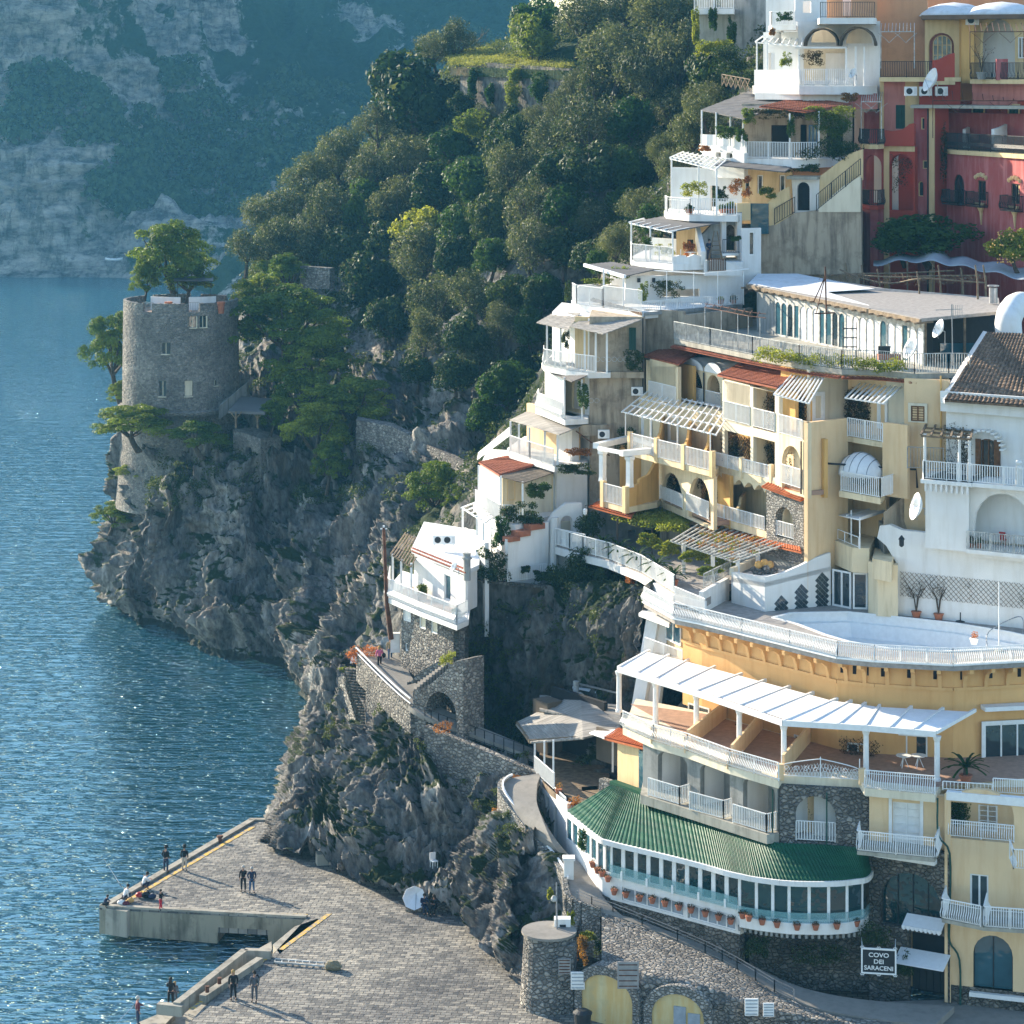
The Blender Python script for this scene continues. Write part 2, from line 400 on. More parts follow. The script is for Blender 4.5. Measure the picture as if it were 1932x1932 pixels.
class W:
 def __init__(s,a,b,world=False):
  s.A=Vector(a)if world else XY(*a);s.B=Vector(b)if world else XY(*b)
  s.U=(s.B-s.A).normalized();s.L=(s.B-s.A).length;s.N=Vector((s.U.y,-s.U.x))
 def uz(s,px,py):
  dx=(px-CX)/F;u=(s.A.y*dx-s.A.x)/(s.U.x-s.U.y*dx);t=s.A.y+u*s.U.y
  return u,H-(py-HY)*t/F
 def u(s,px):return s.uz(px,0)[0]
 def z(s,px,py):return s.uz(px,py)[1]
 def p(s,u,z,o=0.):
  q=s.A+s.U*u+s.N*o;return Vector((q.x,q.y,z))
 def box(s,mb,u0,u1,z0,z1,o0,o1):
  return mb.hexa([s.p(u0,z0,o1),s.p(u1,z0,o1),s.p(u1,z0,o0),s.p(u0,z0,o0),s.p(u0,z1,o1),s.p(u1,z1,o1),s.p(u1,z1,o0),s.p(u0,z1,o0)])
 def panel(s,mb,outline,holes=(),t=.3,o=0.):
  loops=[list(outline)]+[list(h)for h in holes]
  tri=tessellate_polygon([[Vector((a,b,0))for a,b in lp]for lp in loops]);flat=[q for lp in loops for q in lp]
  k=len(mb.v);n=len(flat)
  mb.v.extend([tuple(s.p(a,b,o))for a,b in flat]+[tuple(s.p(a,b,o-t))for a,b in flat])
  for tr in tri:
   tr=list(tr);a,b,c=[flat[i]for i in tr]
   if(b[0]-a[0])*(c[1]-a[1])-(c[0]-a[0])*(b[1]-a[1])<0:tr=tr[::-1]
   mb.f.append(tuple(k+i for i in tr));mb.f.append(tuple(k+n+i for i in tr[::-1]))
  q=0
  for li,lp in enumerate(loops):
   m=len(lp);ar=sum(lp[i][0]*lp[(i+1)%m][1]-lp[(i+1)%m][0]*lp[i][1]for i in range(m));ccw=ar>0
   for i in range(m):
    a,b=k+q+i,k+q+(i+1)%m
    fc=(b,a,a+n,b+n);mb.f.append(fc if(ccw==(li==0))else fc[::-1])
   q+=m
  return mb
def rect(u0,u1,z0,z1):return[(u0,z0),(u1,z0),(u1,z1),(u0,z1)]
def arch(u0,u1,z0,z1,rise=None,n=9):
 w=(u1-u0)/2;rise=w if rise is None else rise;c=(u0+u1)/2
 return[(u0,z0),(u1,z0)]+[(c+w*math.cos(math.pi*i/n),z1-rise+rise*math.sin(math.pi*i/n))for i in range(n+1)]
def rail(mb,pts,h=1.0,sp=.14,w=.035,belly=0.,top=.06,out=None,mid=False,post=1.8,diag=0):
 pts=[Vector(p)for p in pts]
 for a,b in zip(pts[:-1],pts[1:]):
  d=b-a;L=d.length
  if L<.05:continue
  nn=Vector((d.y,-d.x,0)).normalized()
  if out is not None and nn.dot(Vector(out))<0:nn=-nn
  up=Vector((0,0,1));mb.bar(a+up*h,b+up*h,top,top*.8);mb.bar(a+up*.08,b+up*.08,.04,.04)
  if mid:mb.bar(a+up*(h-.18),b+up*(h-.18),.03,.03)
  n=max(1,int(L/sp))
  for i in range(n+1):
   q=a+d*(i/n)
   if belly:mb.poly([q+up*.08,q+nn*belly*.8+up*.2,q+nn*belly+up*.38,q+nn*belly*.25+up*.66,q+up*h],w,w)
   elif diag:mb.bar(q+up*.08,q+up*(h),w,w)
   else:mb.bar(q+up*.08,q+up*h,w,w)
  m=max(1,int(round(L/post)))
  for i in range(m+1):mb.bar(a+d*(i/m),a+d*(i/m)+up*h,.06,.06)
 return mb
def smooth_poly(pts,n):
 pts=[Vector(p)for p in pts];q=[pts[0]*2-pts[1]]+pts+[pts[-1]*2-pts[-2]];out=[]
 for i in range(1,len(q)-2):
  for k in range(n):
   t=k/n;a,b,c,d=q[i-1],q[i],q[i+1],q[i+2]
   out.append(.5*((2*b)+(c-a)*t+(2*a-5*b+4*c-d)*t*t+(3*b-a-3*c+d)*t**3))
 out.append(pts[-1]);return out
def crs(A,n):
 A=np.asarray(A,dtype=float);m=len(A);t=np.linspace(0,m-1-1e-9,n);i=t.astype(int);f=(t-i).reshape(-1,*([1]*(A.ndim-1)))
 E=np.concatenate([[2*A[0]-A[1]],A,[2*A[-1]-A[-2]]]);a,b,c,d=E[i],E[i+1],E[i+2],E[i+3]
 return.5*(2*b+(c-a)*f+(2*a-5*b+4*c-d)*f**2+(3*b-a-3*c+d)*f**3)
def loft(rows,nu,nv,world=False):
 A=np.array([[list(p)if world else list(P(*p))for p in r]for r in rows]);A=crs(A,nv)
 return crs(A.transpose(1,0,2),nu).transpose(1,0,2)
def normals(g):
 du=np.gradient(g,axis=1);dv=np.gradient(g,axis=0);n=np.cross(du,dv);n/=np.linalg.norm(n,axis=2)[...,None]+1e-9
 n*=np.where(n[...,1:2]>.25,-1,1)if np.mean(n[...,1])<0 else-1
 return n
def grid_obj(name,g,mat,kind='structure',parent=None,smooth=False):
 nv,nu=g.shape[:2];i,j=np.meshgrid(np.arange(nv-1),np.arange(nu-1),indexing='ij');a=(i*nu+j).ravel()
 f=np.stack([a,a+1,a+nu+1,a+nu],1);me=np_mesh(name,g.reshape(-1,3),f,mat,smooth=smooth);o=mesh_obj(name,me,parent)
 if kind:o['kind']=kind
 return o
 # ================================================================== SETTING
 # ---- sea
n=N('sea_water')
w1=n.noise(n.co(scale=(.55,2.0,1),rot=(0,0,R(6))),.30,2,.5);w2=n.noise(n.co(scale=(.5,1.5,1),rot=(0,0,R(-9))),1.15,3,.55);w3=n.noise(n.co(scale=(.8,1.5,1)),4.0,2,.6)
hh=n.math('ADD',n.math('MULTIPLY',w1,.38),n.math('ADD',n.math('MULTIPLY',n.ramp(w2,[(.44,0),(.54,1)]),.22),n.math('MULTIPLY',w3,.03)))
bp_=n.n('ShaderNodeBump');bp_.inputs['Strength'].default_value=1;bp_.inputs['Distance'].default_value=1.0;n.l(hh,bp_.inputs['Height'])
df=n.n('ShaderNodeBsdfDiffuse');df.inputs[0].default_value=(.001,.028,.044,1)
gl=n.n('ShaderNodeBsdfGlossy');gl.inputs[0].default_value=(.76,1,1,1);gl.inputs['Roughness'].default_value=.05;n.l(bp_.outputs[0],gl.inputs['Normal'])
fr_=n.n('ShaderNodeFresnel');fr_.inputs['IOR'].default_value=3.0;n.l(bp_.outputs[0],fr_.inputs['Normal'])
mx=n.n('ShaderNodeMixShader');n.l(fr_.outputs[0],mx.inputs[0]);n.l(df.outputs[0],mx.inputs[1]);n.l(gl.outputs[0],mx.inputs[2]);n.l(mx.outputs[0],n.out.inputs[0]);n.t.nodes.remove(n.b);M['sea']=n.m
mb=MB();mb.grid([[(x,y,0)for x in(-700,-200,0,400)]for y in(60,150,300,1100)]);o=mb.build('sea','sea');tag(o,kind='structure')
# ---- far headland across the bay (steep limestone, wood and scree above the water)
rows=[[(-250,532,692),(0,532,692),(150,532,692),(260,536,684),(400,560,640),(560,640,560),(760,700,520),(1000,760,500)],[(-250,470,705),(0,476,705),(150,478,702),(260,480,700),(400,490,670),(560,520,620),(760,560,590),(1000,600,570)],[(-250,400,722),(0,405,720),(150,410,716),(260,415,725),(400,420,720),(560,430,700),(760,440,680),(1000,440,660)],[(-250,280,735),(0,285,730),(150,285,728),(260,290,755),(400,295,770),(560,300,765),(760,300,760),(1000,280,750)],[(-250,150,745),(0,150,740),(150,150,742),(260,150,790),(400,150,820),(560,150,830),(760,140,830),(1000,120,830)],[(-250,20,755),(0,20,750),(150,20,760),(260,20,830),(400,15,865),(560,10,880),(760,0,890),(1000,-20,890)],[(-250,-140,770),(0,-140,770),(150,-140,780),(260,-130,860),(400,-190,905),(560,-260,920),(760,-320,930),(1000,-320,930)],[(-250,-120,900),(0,-120,900),(150,-120,900),(260,-110,980),(400,-160,1000),(560,-200,1000),(760,-200,1000),(1000,-200,1000)]]
g=loft(rows,330,240);nr=normals(g);q=g.copy()
left=np.clip((-60-g[...,0])/60,0,1)
bed=np.abs(((g[...,2]+4*fbm(q*.02,3))/5.5)%1-.5)*2
d=9*fbm(q*.02,1,5)+5*ridged(q*np.array([.05,.05,.02]),9,4)+left*(1.6*bed+3*ridged(q*np.array([.09,.09,.03]),21,3))+1.4*fbm(q*.3,40,3)
g2=g+nr*d[...,None]*np.clip(g[...,2:3]/8,0.1,1)
n=N('far_hillside');co=n.co()
sp=n.n('ShaderNodeSeparateXYZ');n.l(co,sp.inputs[0])
f=n.math('ADD',n.noise(n.co(scale=(1,1,1.0),rot=(0,R(30),0)),.022,6,.6),n.math('MULTIPLY',n.ramp(n.math('MULTIPLY',n.math('ADD',sp.outputs[0],160.),.009),[(0.15,0),(1,1)]),-.27))
f=n.math('ADD',f,n.math('MULTIPLY',n.math('SUBTRACT',n.noise(n.co(scale=(1,1,.7)),.5,5,.75),.5),.16));f=n.math('ADD',f,n.math('MULTIPLY',n.math('SUBTRACT',n.noise(n.co(scale=(1,1,1.6)),.16,6,.7),-.75),.14))
rk=n.mix(n.ramp(n.noise(n.co(scale=(1,1,3.2)),.10,8,.75),[(.38,0),(.62,1)]),(.13,.13,.13),(.62,.56,.48));rk=n.mix(n.ramp(n.noise(n.co(scale=(1,1,.25)),.35,6,.75),[(.40,0),(.52,1)]),n.mix(1,rk,(.45,.48,.5),'MULTIPLY'),rk)
vg=n.mix(n.noise(co,.5,5,.7),(.012,.03,.012),(.05,.085,.03))
n.col(n.mix(n.ramp(f,[(.505,0),(.535,1)]),vg,rk));n.rough(.95,.1);n.bump(n.noise(n.co(scale=(1,1,2)),.4,8,.7),1.,3.);M['far']=n.m
o=grid_obj('far_hillside',g2,'far')
rng=np.random.default_rng(3);fm=fbm(g2*.022+5,8,4)-left*.75
idx=np.argwhere(fm[:200,:]>-.02);idx=idx[rng.choice(len(idx),1300)]
cen=g2[idx[:,0],idx[:,1]]+nr[idx[:,0],idx[:,1]]*.5;rr=2.2+3.0*rng.random(len(cen))
pf=np.concatenate([cen,np.stack([rr,rr,rr*.75],1)],1)
v,f=puff_leaves(pf,75000,1.7,5,.8,.5,.3,.3)
M['farleaf']=leafmat('far_foliage',(.02,.04,.014),(.06,.09,.03),.2,kind='pos')
o=mesh_obj('far_woodland',np_mesh('far_woodland',v,f,'farleaf'));tag(o,'dark wood clinging to the hazy hillside across the bay','woodland',kind='stuff')
# ---- headland and wooded hill: one landform from the waterline up to the skyline
rows=[[(285,1120,292),(232,1163,259),(292,1182,255),(345,1198,252),(400,1238,242.5),(480,1250,240),(540,1264,237),(582,1322,226),(660,1400,211),(760,1440,205),(1000,1440,215)],[(278,1060,294),(218,1088,261),(280,1095,257),(340,1105,254),(405,1140,246),(480,1160,243.5),(548,1175,240),(608,1200,232),(690,1210,220),(800,1200,214),(1050,1190,225)],[(290,980,296),(243,990,261),(292,990,255),(350,990,254),(430,1010,250),(500,1020,249),(570,1030,246),(640,1040,241),(720,1040,233),(850,1040,224),(1150,1030,232)],[(290,880,298),(262,895,264),(308,890,258),(370,885,256),(440,885,255),(520,890,255),(600,900,252),(680,900,248),(770,900,241),(900,900,232),(1250,880,238)],[(295,800,302),(272,800,274),(305,800,270),(370,800,267),(450,790,264),(530,795,262),(620,800,260),(700,800,258),(790,780,252),(920,760,242),(1350,740,245)],[(300,790,308),(285,785,290),(320,778,285),(390,760,280),(450,720,278),(540,700,276),(640,700,273),(730,690,270),(830,640,262),(960,620,248),(1400,600,248)],[(310,780,312),(330,770,300),(370,740,294),(420,680,291),(480,600,289),(570,580,286),(680,570,282),(780,550,276),(900,500,264),(1050,480,250),(1450,460,250)],[(330,775,318),(360,740,305),(420,650,300),(460,570,298),(520,480,297),(620,440,295),(740,410,291),(850,380,283),(980,340,268),(1150,330,254),(1500,320,256)],[(360,770,322),(420,700,310),(460,590,306),(505,500,305),(580,380,305),(690,300,304),(790,235,302),(880,205,294),(1060,200,276),(1250,180,262),(1600,180,262)],[(390,770,326),(450,670,318),(490,560,316),(540,460,315),(640,350,314),(735,260,313),(850,150,311),(900,120,300),(1050,118,280),(1320,90,266),(1700,90,270)],[(410,780,330),(470,690,326),(520,560,324),(570,470,324),(670,350,322),(765,250,320),(880,120,318),(950,95,314),(1130,20,300),(1400,-40,280),(1800,-40,285)],[(430,800,345),(500,740,340),(550,600,340),(600,520,338),(700,420,336),(800,300,334),(930,180,332),(1000,130,330),(1180,60,320),(1500,-60,300),(1900,-60,310)]]
g=loft(rows,520,560);nr=normals(g);q=g+1.5*np.stack([fbm(g*.12,1),fbm(g*.12,2),fbm(g*.12,4)],-1)
sl=q@np.array([[.92,0,.38],[0,1,0],[-.38,0,.92]]).T
rz=sl*np.array([.34,.34,.085])
t=np.clip((300-np.arange(560))/80,0.12,1)[:,None]
d=t*(1.9*ridged(sl*np.array([.12,.12,.045]),3,3)+1.5*ridged(rz,7,4,.55)+.6*ridged(q*.9,11,3))+.25*fbm(q*.8,15,3)-1.5*t
hf=np.clip((g[...,2:3]+1)/3,.25,1)
under=np.exp(-((g[...,2:3]-.8)/.9)**2)*1.0
g2=g+nr*(d[...,None]*hf-under*t[...,None]);HEAD,HEADN=g2,nr
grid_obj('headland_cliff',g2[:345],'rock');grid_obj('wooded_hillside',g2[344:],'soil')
def on_head(r0,r1,c0,c1,k,thr,seed,freq=.1):
 rng=np.random.default_rng(seed);i=rng.integers(r0,r1,k*6);j=rng.integers(c0,c1,k*6);p=g2[i,j]
 ok=fbm(p*freq,seed,4)>thr;return p[ok][:k]+nr[i,j][ok][:k]*.15
def scrub(name,label,cen,n,size,mat,r=(.4,1.0),flat=.7,seed=1,kind='stuff',asp=.55):
 rng=np.random.default_rng(seed);rr=r[0]+(r[1]-r[0])*rng.random(len(cen));pf=np.concatenate([cen,np.stack([rr,rr,rr*flat],1)],1)
 v,f=puff_leaves(pf,n,size,seed,asp,.4,.5,.4);o=mesh_obj(name,np_mesh(name,v,f,mat));return tag(o,label,'plants',kind=kind)
scrub('cliff_scrub','low scrub and ivy in patches on the tower headland cliff',on_head(120,345,60,519,900,.12,5),60000,.22,'scrub',(.35,1.1),seed=2)
scrub('undergrowth','dense dark undergrowth filling the gaps between the trees on the slope',np.concatenate([on_head(330,540,90,519,1500,-.6,6),on_head(300,400,260,519,500,-.5,9)]),110000,.3,'scrub',(.8,1.8),seed=4)
# ---- rock relief for the nearer cliffs
def cliff(name,rows,nu,nv,mat='rock',amp=1.,lean=.38,seed=0,edge=True):
 g=loft(rows,nu,nv);nr=normals(g);q=g+.8*np.stack([fbm(g*.25,seed+1),fbm(g*.25,seed+2),fbm(g*.25,seed+4)],-1)
 c,s=math.cos(lean),math.sin(lean);sl=q@np.array([[c,0,s],[0,1,0],[-s,0,c]]).T
 d=amp*(1.15*ridged(sl*np.array([.22,.22,.08]),seed+3,3)+.75*ridged(sl*np.array([.7,.7,.2]),seed+7,4,.55)+.30*ridged(q*np.array([1.7,1.7,.9]),seed+11,3)-.6)
 g2=g+nr*d[...,None];grid_obj(name,g2,mat);return g2,nr
def scat(gn,k,thr,seed,freq=.25,sl=None):
 g_,n_=gn;rng=np.random.default_rng(seed);r0,r1,c0,c1=sl or(0,g_.shape[0],0,g_.shape[1])
 i=rng.integers(r0,r1,k*8);j=rng.integers(c0,c1,k*8);p=g_[i,j];ok=fbm(p*freq,seed,4)>thr
 return p[ok][:k]+n_[i,j][ok][:k]*.1
oc=cliff('near_outcrop',[[(575,1500,196),(545,1606,175.5),(600,1628,172.5),(660,1660,169),(720,1685,166.5),(800,1712,163.5),(880,1738,161),(930,1790,156),(990,1870,149)],[(590,1430,198),(552,1545,179.5),(610,1560,177),(670,1580,173.5),(730,1590,170),(800,1610,169),(880,1610,168),(930,1680,161),(1000,1760,153)],[(610,1380,199),(580,1480,184),(625,1480,182),(680,1480,178),(740,1490,173.5),(810,1500,172),(880,1500,171),(940,1580,165),(1010,1660,157)],[(640,1310,200),(606,1390,190),(640,1400,187),(690,1410,182),(750,1410,177.5),(820,1410,175),(890,1430,172),(945,1500,168),(1030,1600,161)],[(655,1270,199),(622,1312,194),(655,1330,190),(700,1350,185),(755,1370,179),(820,1375,175.5),(900,1415,171.5),(960,1480,168.5),(1040,1570,162)],[(690,1255,202),(650,1275,196),(680,1290,192),(730,1325,186),(770,1345,181),(840,1372,176),(920,1420,172),(985,1452,170),(1050,1560,164)]],300,300,'rock',1.0,.25,50)
bc=cliff('terrace_cliff',[[(840,1420,181),(900,1440,179),(980,1470,177),(1060,1500,175),(1150,1510,167),(1230,1500,165)],[(850,1340,183),(910,1350,182),(985,1370,181),(1060,1390,178),(1150,1390,171),(1235,1390,168)],[(865,1240,183),(920,1250,182),(1000,1250,180),(1080,1250,177),(1160,1250,172),(1240,1250,169)],[(870,1160,184),(920,1165,183),(1000,1165,181),(1080,1170,178),(1160,1160,173),(1245,1150,170)],[(875,1110,187),(930,1115,186),(1010,1115,184),(1090,1118,182),(1160,1120,178),(1250,1140,173)],[(880,1108,196),(940,1108,195),(1020,1108,194),(1100,1108,190),(1170,1105,186),(1260,1120,180)]],260,260,'rockv',.8,.1,80)
town=cliff('town_hillside',[[(640,1500,215),(860,1450,190),(1100,1700,168),(1400,1932,152),(1700,1990,150),(2100,1990,150)],[(680,1250,218),(880,1200,195),(1100,1300,184),(1350,1500,170),(1700,1600,166),(2100,1600,166)],[(720,1080,225),(900,1050,203),(1080,1080,196),(1300,1150,182),(1700,1200,172),(2100,1200,172)],[(860,900,236),(960,900,210),(1080,900,200),(1300,900,188),(1700,950,176),(2100,950,176)],[(965,780,245),(1050,740,216),(1140,700,203),(1320,640,202),(1700,620,204),(2100,620,204)],[(1075,620,252),(1150,560,222),(1220,510,212),(1380,470,213),(1700,470,216),(2100,470,216)],[(1200,440,256),(1270,350,234),(1350,300,222),(1450,260,224),(1700,300,226),(2100,300,226)],[(1300,250,264),(1350,210,244),(1420,130,234),(1500,80,230),(1700,60,228),(2100,60,228)],[(1340,60,275),(1400,20,258),(1460,-40,248),(1540,-80,242),(1700,-80,240),(2100,-80,240)]],200,200,'rockv',.5,.1,120)
scrub('town_undergrowth','green undergrowth on the slope behind the terraced houses',np.concatenate([scat(town,800,-.3,33,sl=(40,200,0,110))]),60000,.26,'scrub',(.6,1.4),seed=8)
scrub('terrace_cliff_ivy','dark ivy and scrub hanging on the cliff above the reed roof',scat(bc,230,.1,12),19000,.17,'scrub',(.25,.75),seed=9)
scrub('outcrop_scrub','tufts of scrub on the grey outcrop below the upper path',scat(oc,120,.25,14,sl=(120,300,60,300)),11000,.14,'scrub',(.2,.5),seed=10)
DM={}
for gg in(HEAD,town[0]):
 q=gg.reshape(-1,3);X=CX+q[:,0]*F/q[:,1];Y=HY+(H-q[:,2])*F/q[:,1]
 for a_,b_,d_ in zip((X//14).astype(int),(Y//14).astype(int),q[:,1]):
  k_=(a_,b_)
  if d_<DM.get(k_,1e9):DM[k_]=d_
def land(px,py,default=260):
 a_,b_=int(px//14),int(py//14)
 for r_ in range(5):
  c_=[DM[(a_+i,b_+j)]for i in range(-r_,r_+1)for j in range(-r_,r_+1)if(a_+i,b_+j)in DM]
  if c_:return min(c_)
 return default
 # ---- quay
ZQ=2.0
n=N('quay_paving');co=n.co(rot=(0,0,R(6)))
br=n.n('ShaderNodeTexBrick');n.l(co,br.inputs['Vector']);br.inputs['Scale'].default_value=1.0
br.inputs['Brick Width'].default_value=.62;br.inputs['Row Height'].default_value=.36;br.inputs['Mortar Size'].default_value=.03
br.inputs['Color1'].default_value=(.10,.10,.098,1);br.inputs['Color2'].default_value=(.31,.29,.25,1);br.inputs['Mortar'].default_value=(.06,.055,.05,1)
br.offset_frequency=2;br.inputs['Mortar Smooth'].default_value=.4
big=n.ramp(n.noise(n.co(),.12,6,.65),[(.35,(.55,.55,.57)),(.65,(1.15,1.12,1.05))])
c=n.mix(1,br.outputs[0],big,'MULTIPLY');c=n.mix(n.ramp(n.noise(n.co(scale=(.5,1,1)),1.1,6,.7),[(.56,0),(.74,.7)]),c,(.42,.38,.31))
n.col(c);n.rough(.75,.3)
hv=n.math('ADD',n.math('MULTIPLY',br.outputs['Fac'],-1.),n.math('MULTIPLY',n.noise(n.co(),2.4,5),1.4));n.bump(hv,.9,.09);M['paving']=n.m
A=[G(188,1712,ZQ),G(470,1548,ZQ),G(545,1548,ZQ),G(610,1548,ZQ)]
notch=G(578,1733,ZQ)
mb=MB();quay=[A[0],A[1],A[3],Vector((20,A[3].y+6,ZQ)),Vector((24,128,ZQ)),G(300,1990,ZQ),G(385,1900,ZQ),G(430,1862,ZQ),G(515,1800,ZQ),notch]
mb.slab(quay,1.2);o=mb.build('quay','paving');tag(o,kind='structure')
wl=W((188,A[0].y),(578,notch.y));mb=MB()
def U_(px,py):return wl.uz(px,py)
out=[wl.uz(188,1716),wl.uz(577,1735),wl.uz(577,1775),U_(507,1774),U_(505,1754),U_(412,1749),U_(410,1773),(U_(188,1764)[0],.35)]
out[2]=(wl.L,.1);out[3]=(U_(507,1774)[0],.1);out[6]=(U_(410,1773)[0],.1)
wl.panel(mb,[(a,min(b,ZQ-.02))for a,b in out],t=2.0,o=.06);o=mb.build('pier_edge_wall','pierw');tag(o,kind='structure')
mb=MB();w2_=W((188,A[0].y),(470,A[1].y));dd=Vector((A[1].x-A[0].x,A[1].y-A[0].y,0));inn=Vector((dd.y,-dd.x,0)).normalized()
mb.hexa([A[0]+Vector((.03,.03,-1.7)),A[1]+Vector((0,0,-1.7)),A[1]+inn*2+Vector((0,0,-1.7)),A[0]+inn*2+Vector((0,0,-1.7)),A[0]+Vector((.03,.03,-.02)),A[1]+Vector((0,0,-.02)),A[1]+inn*2+Vector((0,0,-.02)),A[0]+inn*2+Vector((0,0,-.02))])
for t in(.3,.6,.9):c_=A[0].lerp(A[1],t)+inn*2.4;mb.box((c_.x,c_.y,-.3),(1.4,1.4,3))
mb.box(((A[1].x+A[3].x)/2,A[1].y-.35,.9),((A[3].x-A[1].x),.5,2.1));o=mb.build('pier_foundation','quayc');tag(o,kind='structure')
mb=MB();up=Vector((0,0,.06))
mb.bar(A[0]+up+inn*.25,A[1]+up+inn*.25,.5,.14);mb.bar(A[0]+up+Vector((0,.2,0)),notch+up+Vector((0,.2,0)),.38,.14);mb.bar(A[1]+up,A[3]+up,.4,.14)
o=mb.build('quay_kerb','quayc');tag(o,kind='structure')
n=N('yellow_line_paint');n.col(n.mix(n.ramp(n.noise(n.co(),2.5,6,.75),[(.44,0),(.54,1)]),(.24,.225,.20),(.62,.38,.05)));n.rough(.8);M['yline']=n.m
mb=MB();up=Vector((0,0,.012))
for a,b in((G(235,1703,ZQ),G(478,1560,ZQ)),(G(330,1716,ZQ),G(580,1727,ZQ)),(G(622,1724,ZQ),G(530,1792,ZQ)),(G(505,1806,ZQ),G(360,1905,ZQ))):mb.bar(a+up,b+up,.32,.02)
o=mb.build('painted_line','yline');tag(o,kind='structure')
mb=MB()
def lo(pts,z,t=3.0,m=mb):m.slab([G(x,y,z)for x,y in pts],t)
lo([(250,1945),(330,1896),(425,1835),(512,1800),(560,1745),(600,1735),(600,1900),(400,2000)],.75,2.5)
lo([(430,1822),(512,1776),(514,1803),(470,1806)],1.05,2)
lo([(258,1930),(330,1900),(330,1914),(296,1948),(250,1960)],1.1,2)
o=mb.build('boat_landing','quayc');tag(o,kind='structure')
mb=MB()
for a,b,h_ in((G(333,1908,ZQ),G(462,1806,ZQ),.8),(G(462,1806,ZQ),G(512,1808,ZQ),.8),(G(382,1890,ZQ),G(490,1818,ZQ),.55),(G(298,1905,ZQ),G(345,1910,ZQ),.6)):mb.bar(a+Vector((0,0,.1)),b+Vector((0,0,.1)),.45,h_)
mb.slab([G(515,1782,ZQ),G(556,1748,ZQ),G(600,1733,ZQ),G(600,1740,ZQ),G(528,1800,ZQ)],1.5)
o=mb.build('landing_parapet','quayc');tag(o,kind='structure')
# ---- haze
n=N('haze_air');n.t.nodes.remove(n.b);v=n.n('ShaderNodeVolumePrincipled');v.inputs['Color'].default_value=(.16,.58,1.0,1)
v.inputs['Density'].default_value=.00012;v.inputs['Anisotropy'].default_value=.3;n.l(v.outputs[0],n.out.inputs['Volume']);M['haze']=n.m
mb=MB();mb.box((-60,520,80),(760,1080,164));o=mb.build('haze','haze');tag(o,'thin blue air over the whole bay','haze',kind='stuff')
mb=MB();mb.slab([G(1560,1932,2.95),G(1600,1892,2.95),Vector((40,146,2.95)),Vector((40,128,2.95)),Vector((16,128,2.95))],1.0);o=mb.build('forecourt','path');tag(o,kind='structure')
# ================================================================== TREES
def make_crown(kind,seed):
 r=random.Random(seed);rng=np.random.default_rng(seed);pf=[]
 if kind=='olive':
  for i in range(15):
   a=r.uniform(0,2*math.pi);e=r.uniform(-.35,1.25);q=r.uniform(.55,.8);s=r.uniform(.30,.46)
   pf.append((q*math.cos(a)*math.cos(e),q*math.sin(a)*math.cos(e),q*.95*math.sin(e),s,s,s*1.15))
  pf.append((0,0,.1,.55,.55,.6));v,f=puff_leaves(pf,5200,.105,seed,.32,.45,.45,.1)
 elif kind=='leafy':
  for i in range(18):
   a=r.uniform(0,2*math.pi);e=r.uniform(-.5,1.3);q=r.uniform(.5,.75);s=r.uniform(.26,.42)
   pf.append((q*math.cos(a)*math.cos(e),q*math.sin(a)*math.cos(e),q*math.sin(e),s,s,s*.9))
  pf.append((0,0,0,.6,.6,.6));v,f=puff_leaves(pf,5200,.12,seed,.6,.6,.35,.1)
 elif kind=='pine':
  for i in range(80):
   a=r.uniform(0,2*math.pi);e=r.uniform(-.45,1.5);q=r.uniform(.45,.92);s=r.uniform(.10,.19)
   pf.append((q*math.cos(a)*math.cos(e),q*math.sin(a)*math.cos(e),q*math.sin(e)*.95,s*1.3,s*1.3,s*.75))
  v,f=puff_leaves(pf,14000,.075,seed,.4,.6,.3,.6)
 elif kind=='bush':
  for i in range(10):
   a=r.uniform(0,2*math.pi);e=r.uniform(0,1.3);q=r.uniform(.4,.65);s=r.uniform(.3,.45)
   pf.append((q*math.cos(a)*math.cos(e),q*math.sin(a)*math.cos(e),q*math.sin(e),s,s,s))
  v,f=puff_leaves(pf,2600,.13,seed,.55,.4,.5,.2)
 me=np_mesh('crown',v,f,'leaf');return me
def trunk_mesh(kind,seed):
 r=random.Random(seed);mb=MB();h={'olive':-1.15,'leafy':-1.2,'pine':-1.1,'bush':-.7}[kind]
 a0=r.uniform(0,6);lean=Vector((math.cos(a0),math.sin(a0),0))*.18
 fork=Vector((0,0,-.45))+lean*.3;mb.tube([Vector((0,0,h))-lean,Vector((0,0,(h-.45)/2))-lean*.2,fork],[.10,.075,.065],7)
 for k in range(6):
  a=a0+k*1.05+r.uniform(-.3,.3);e=Vector((math.cos(a)*.6,math.sin(a)*.6,r.uniform(.1,.6)))
  m=fork.lerp(e,.5)+Vector((0,0,-.08));mb.tube([fork-Vector((0,0,.03)),m,e],[.05,.032,.012],5,False)
 me=bpy.data.meshes.new('trunk');me.from_pydata(mb.v,[],mb.f);me.materials.append(M['bark']);return me
CR={}
def crown_of(kind,mat,k):
 key=(kind,mat,k)
 if key not in CR:
  base=CR.get((kind,k))or make_crown(kind,hash((len(kind),k*7))%999+k);CR[(kind,k)]=base
  me=base.copy();me.materials.clear();me.materials.append(M[mat]);CR[key]=(me,CR.setdefault(('t',kind,k),trunk_mesh(kind,k+3)))
 return CR[key]
NK={'olive':'olive_tree','leafy':'broadleaf_tree','pine':'pine_tree','bush':'shrub'}
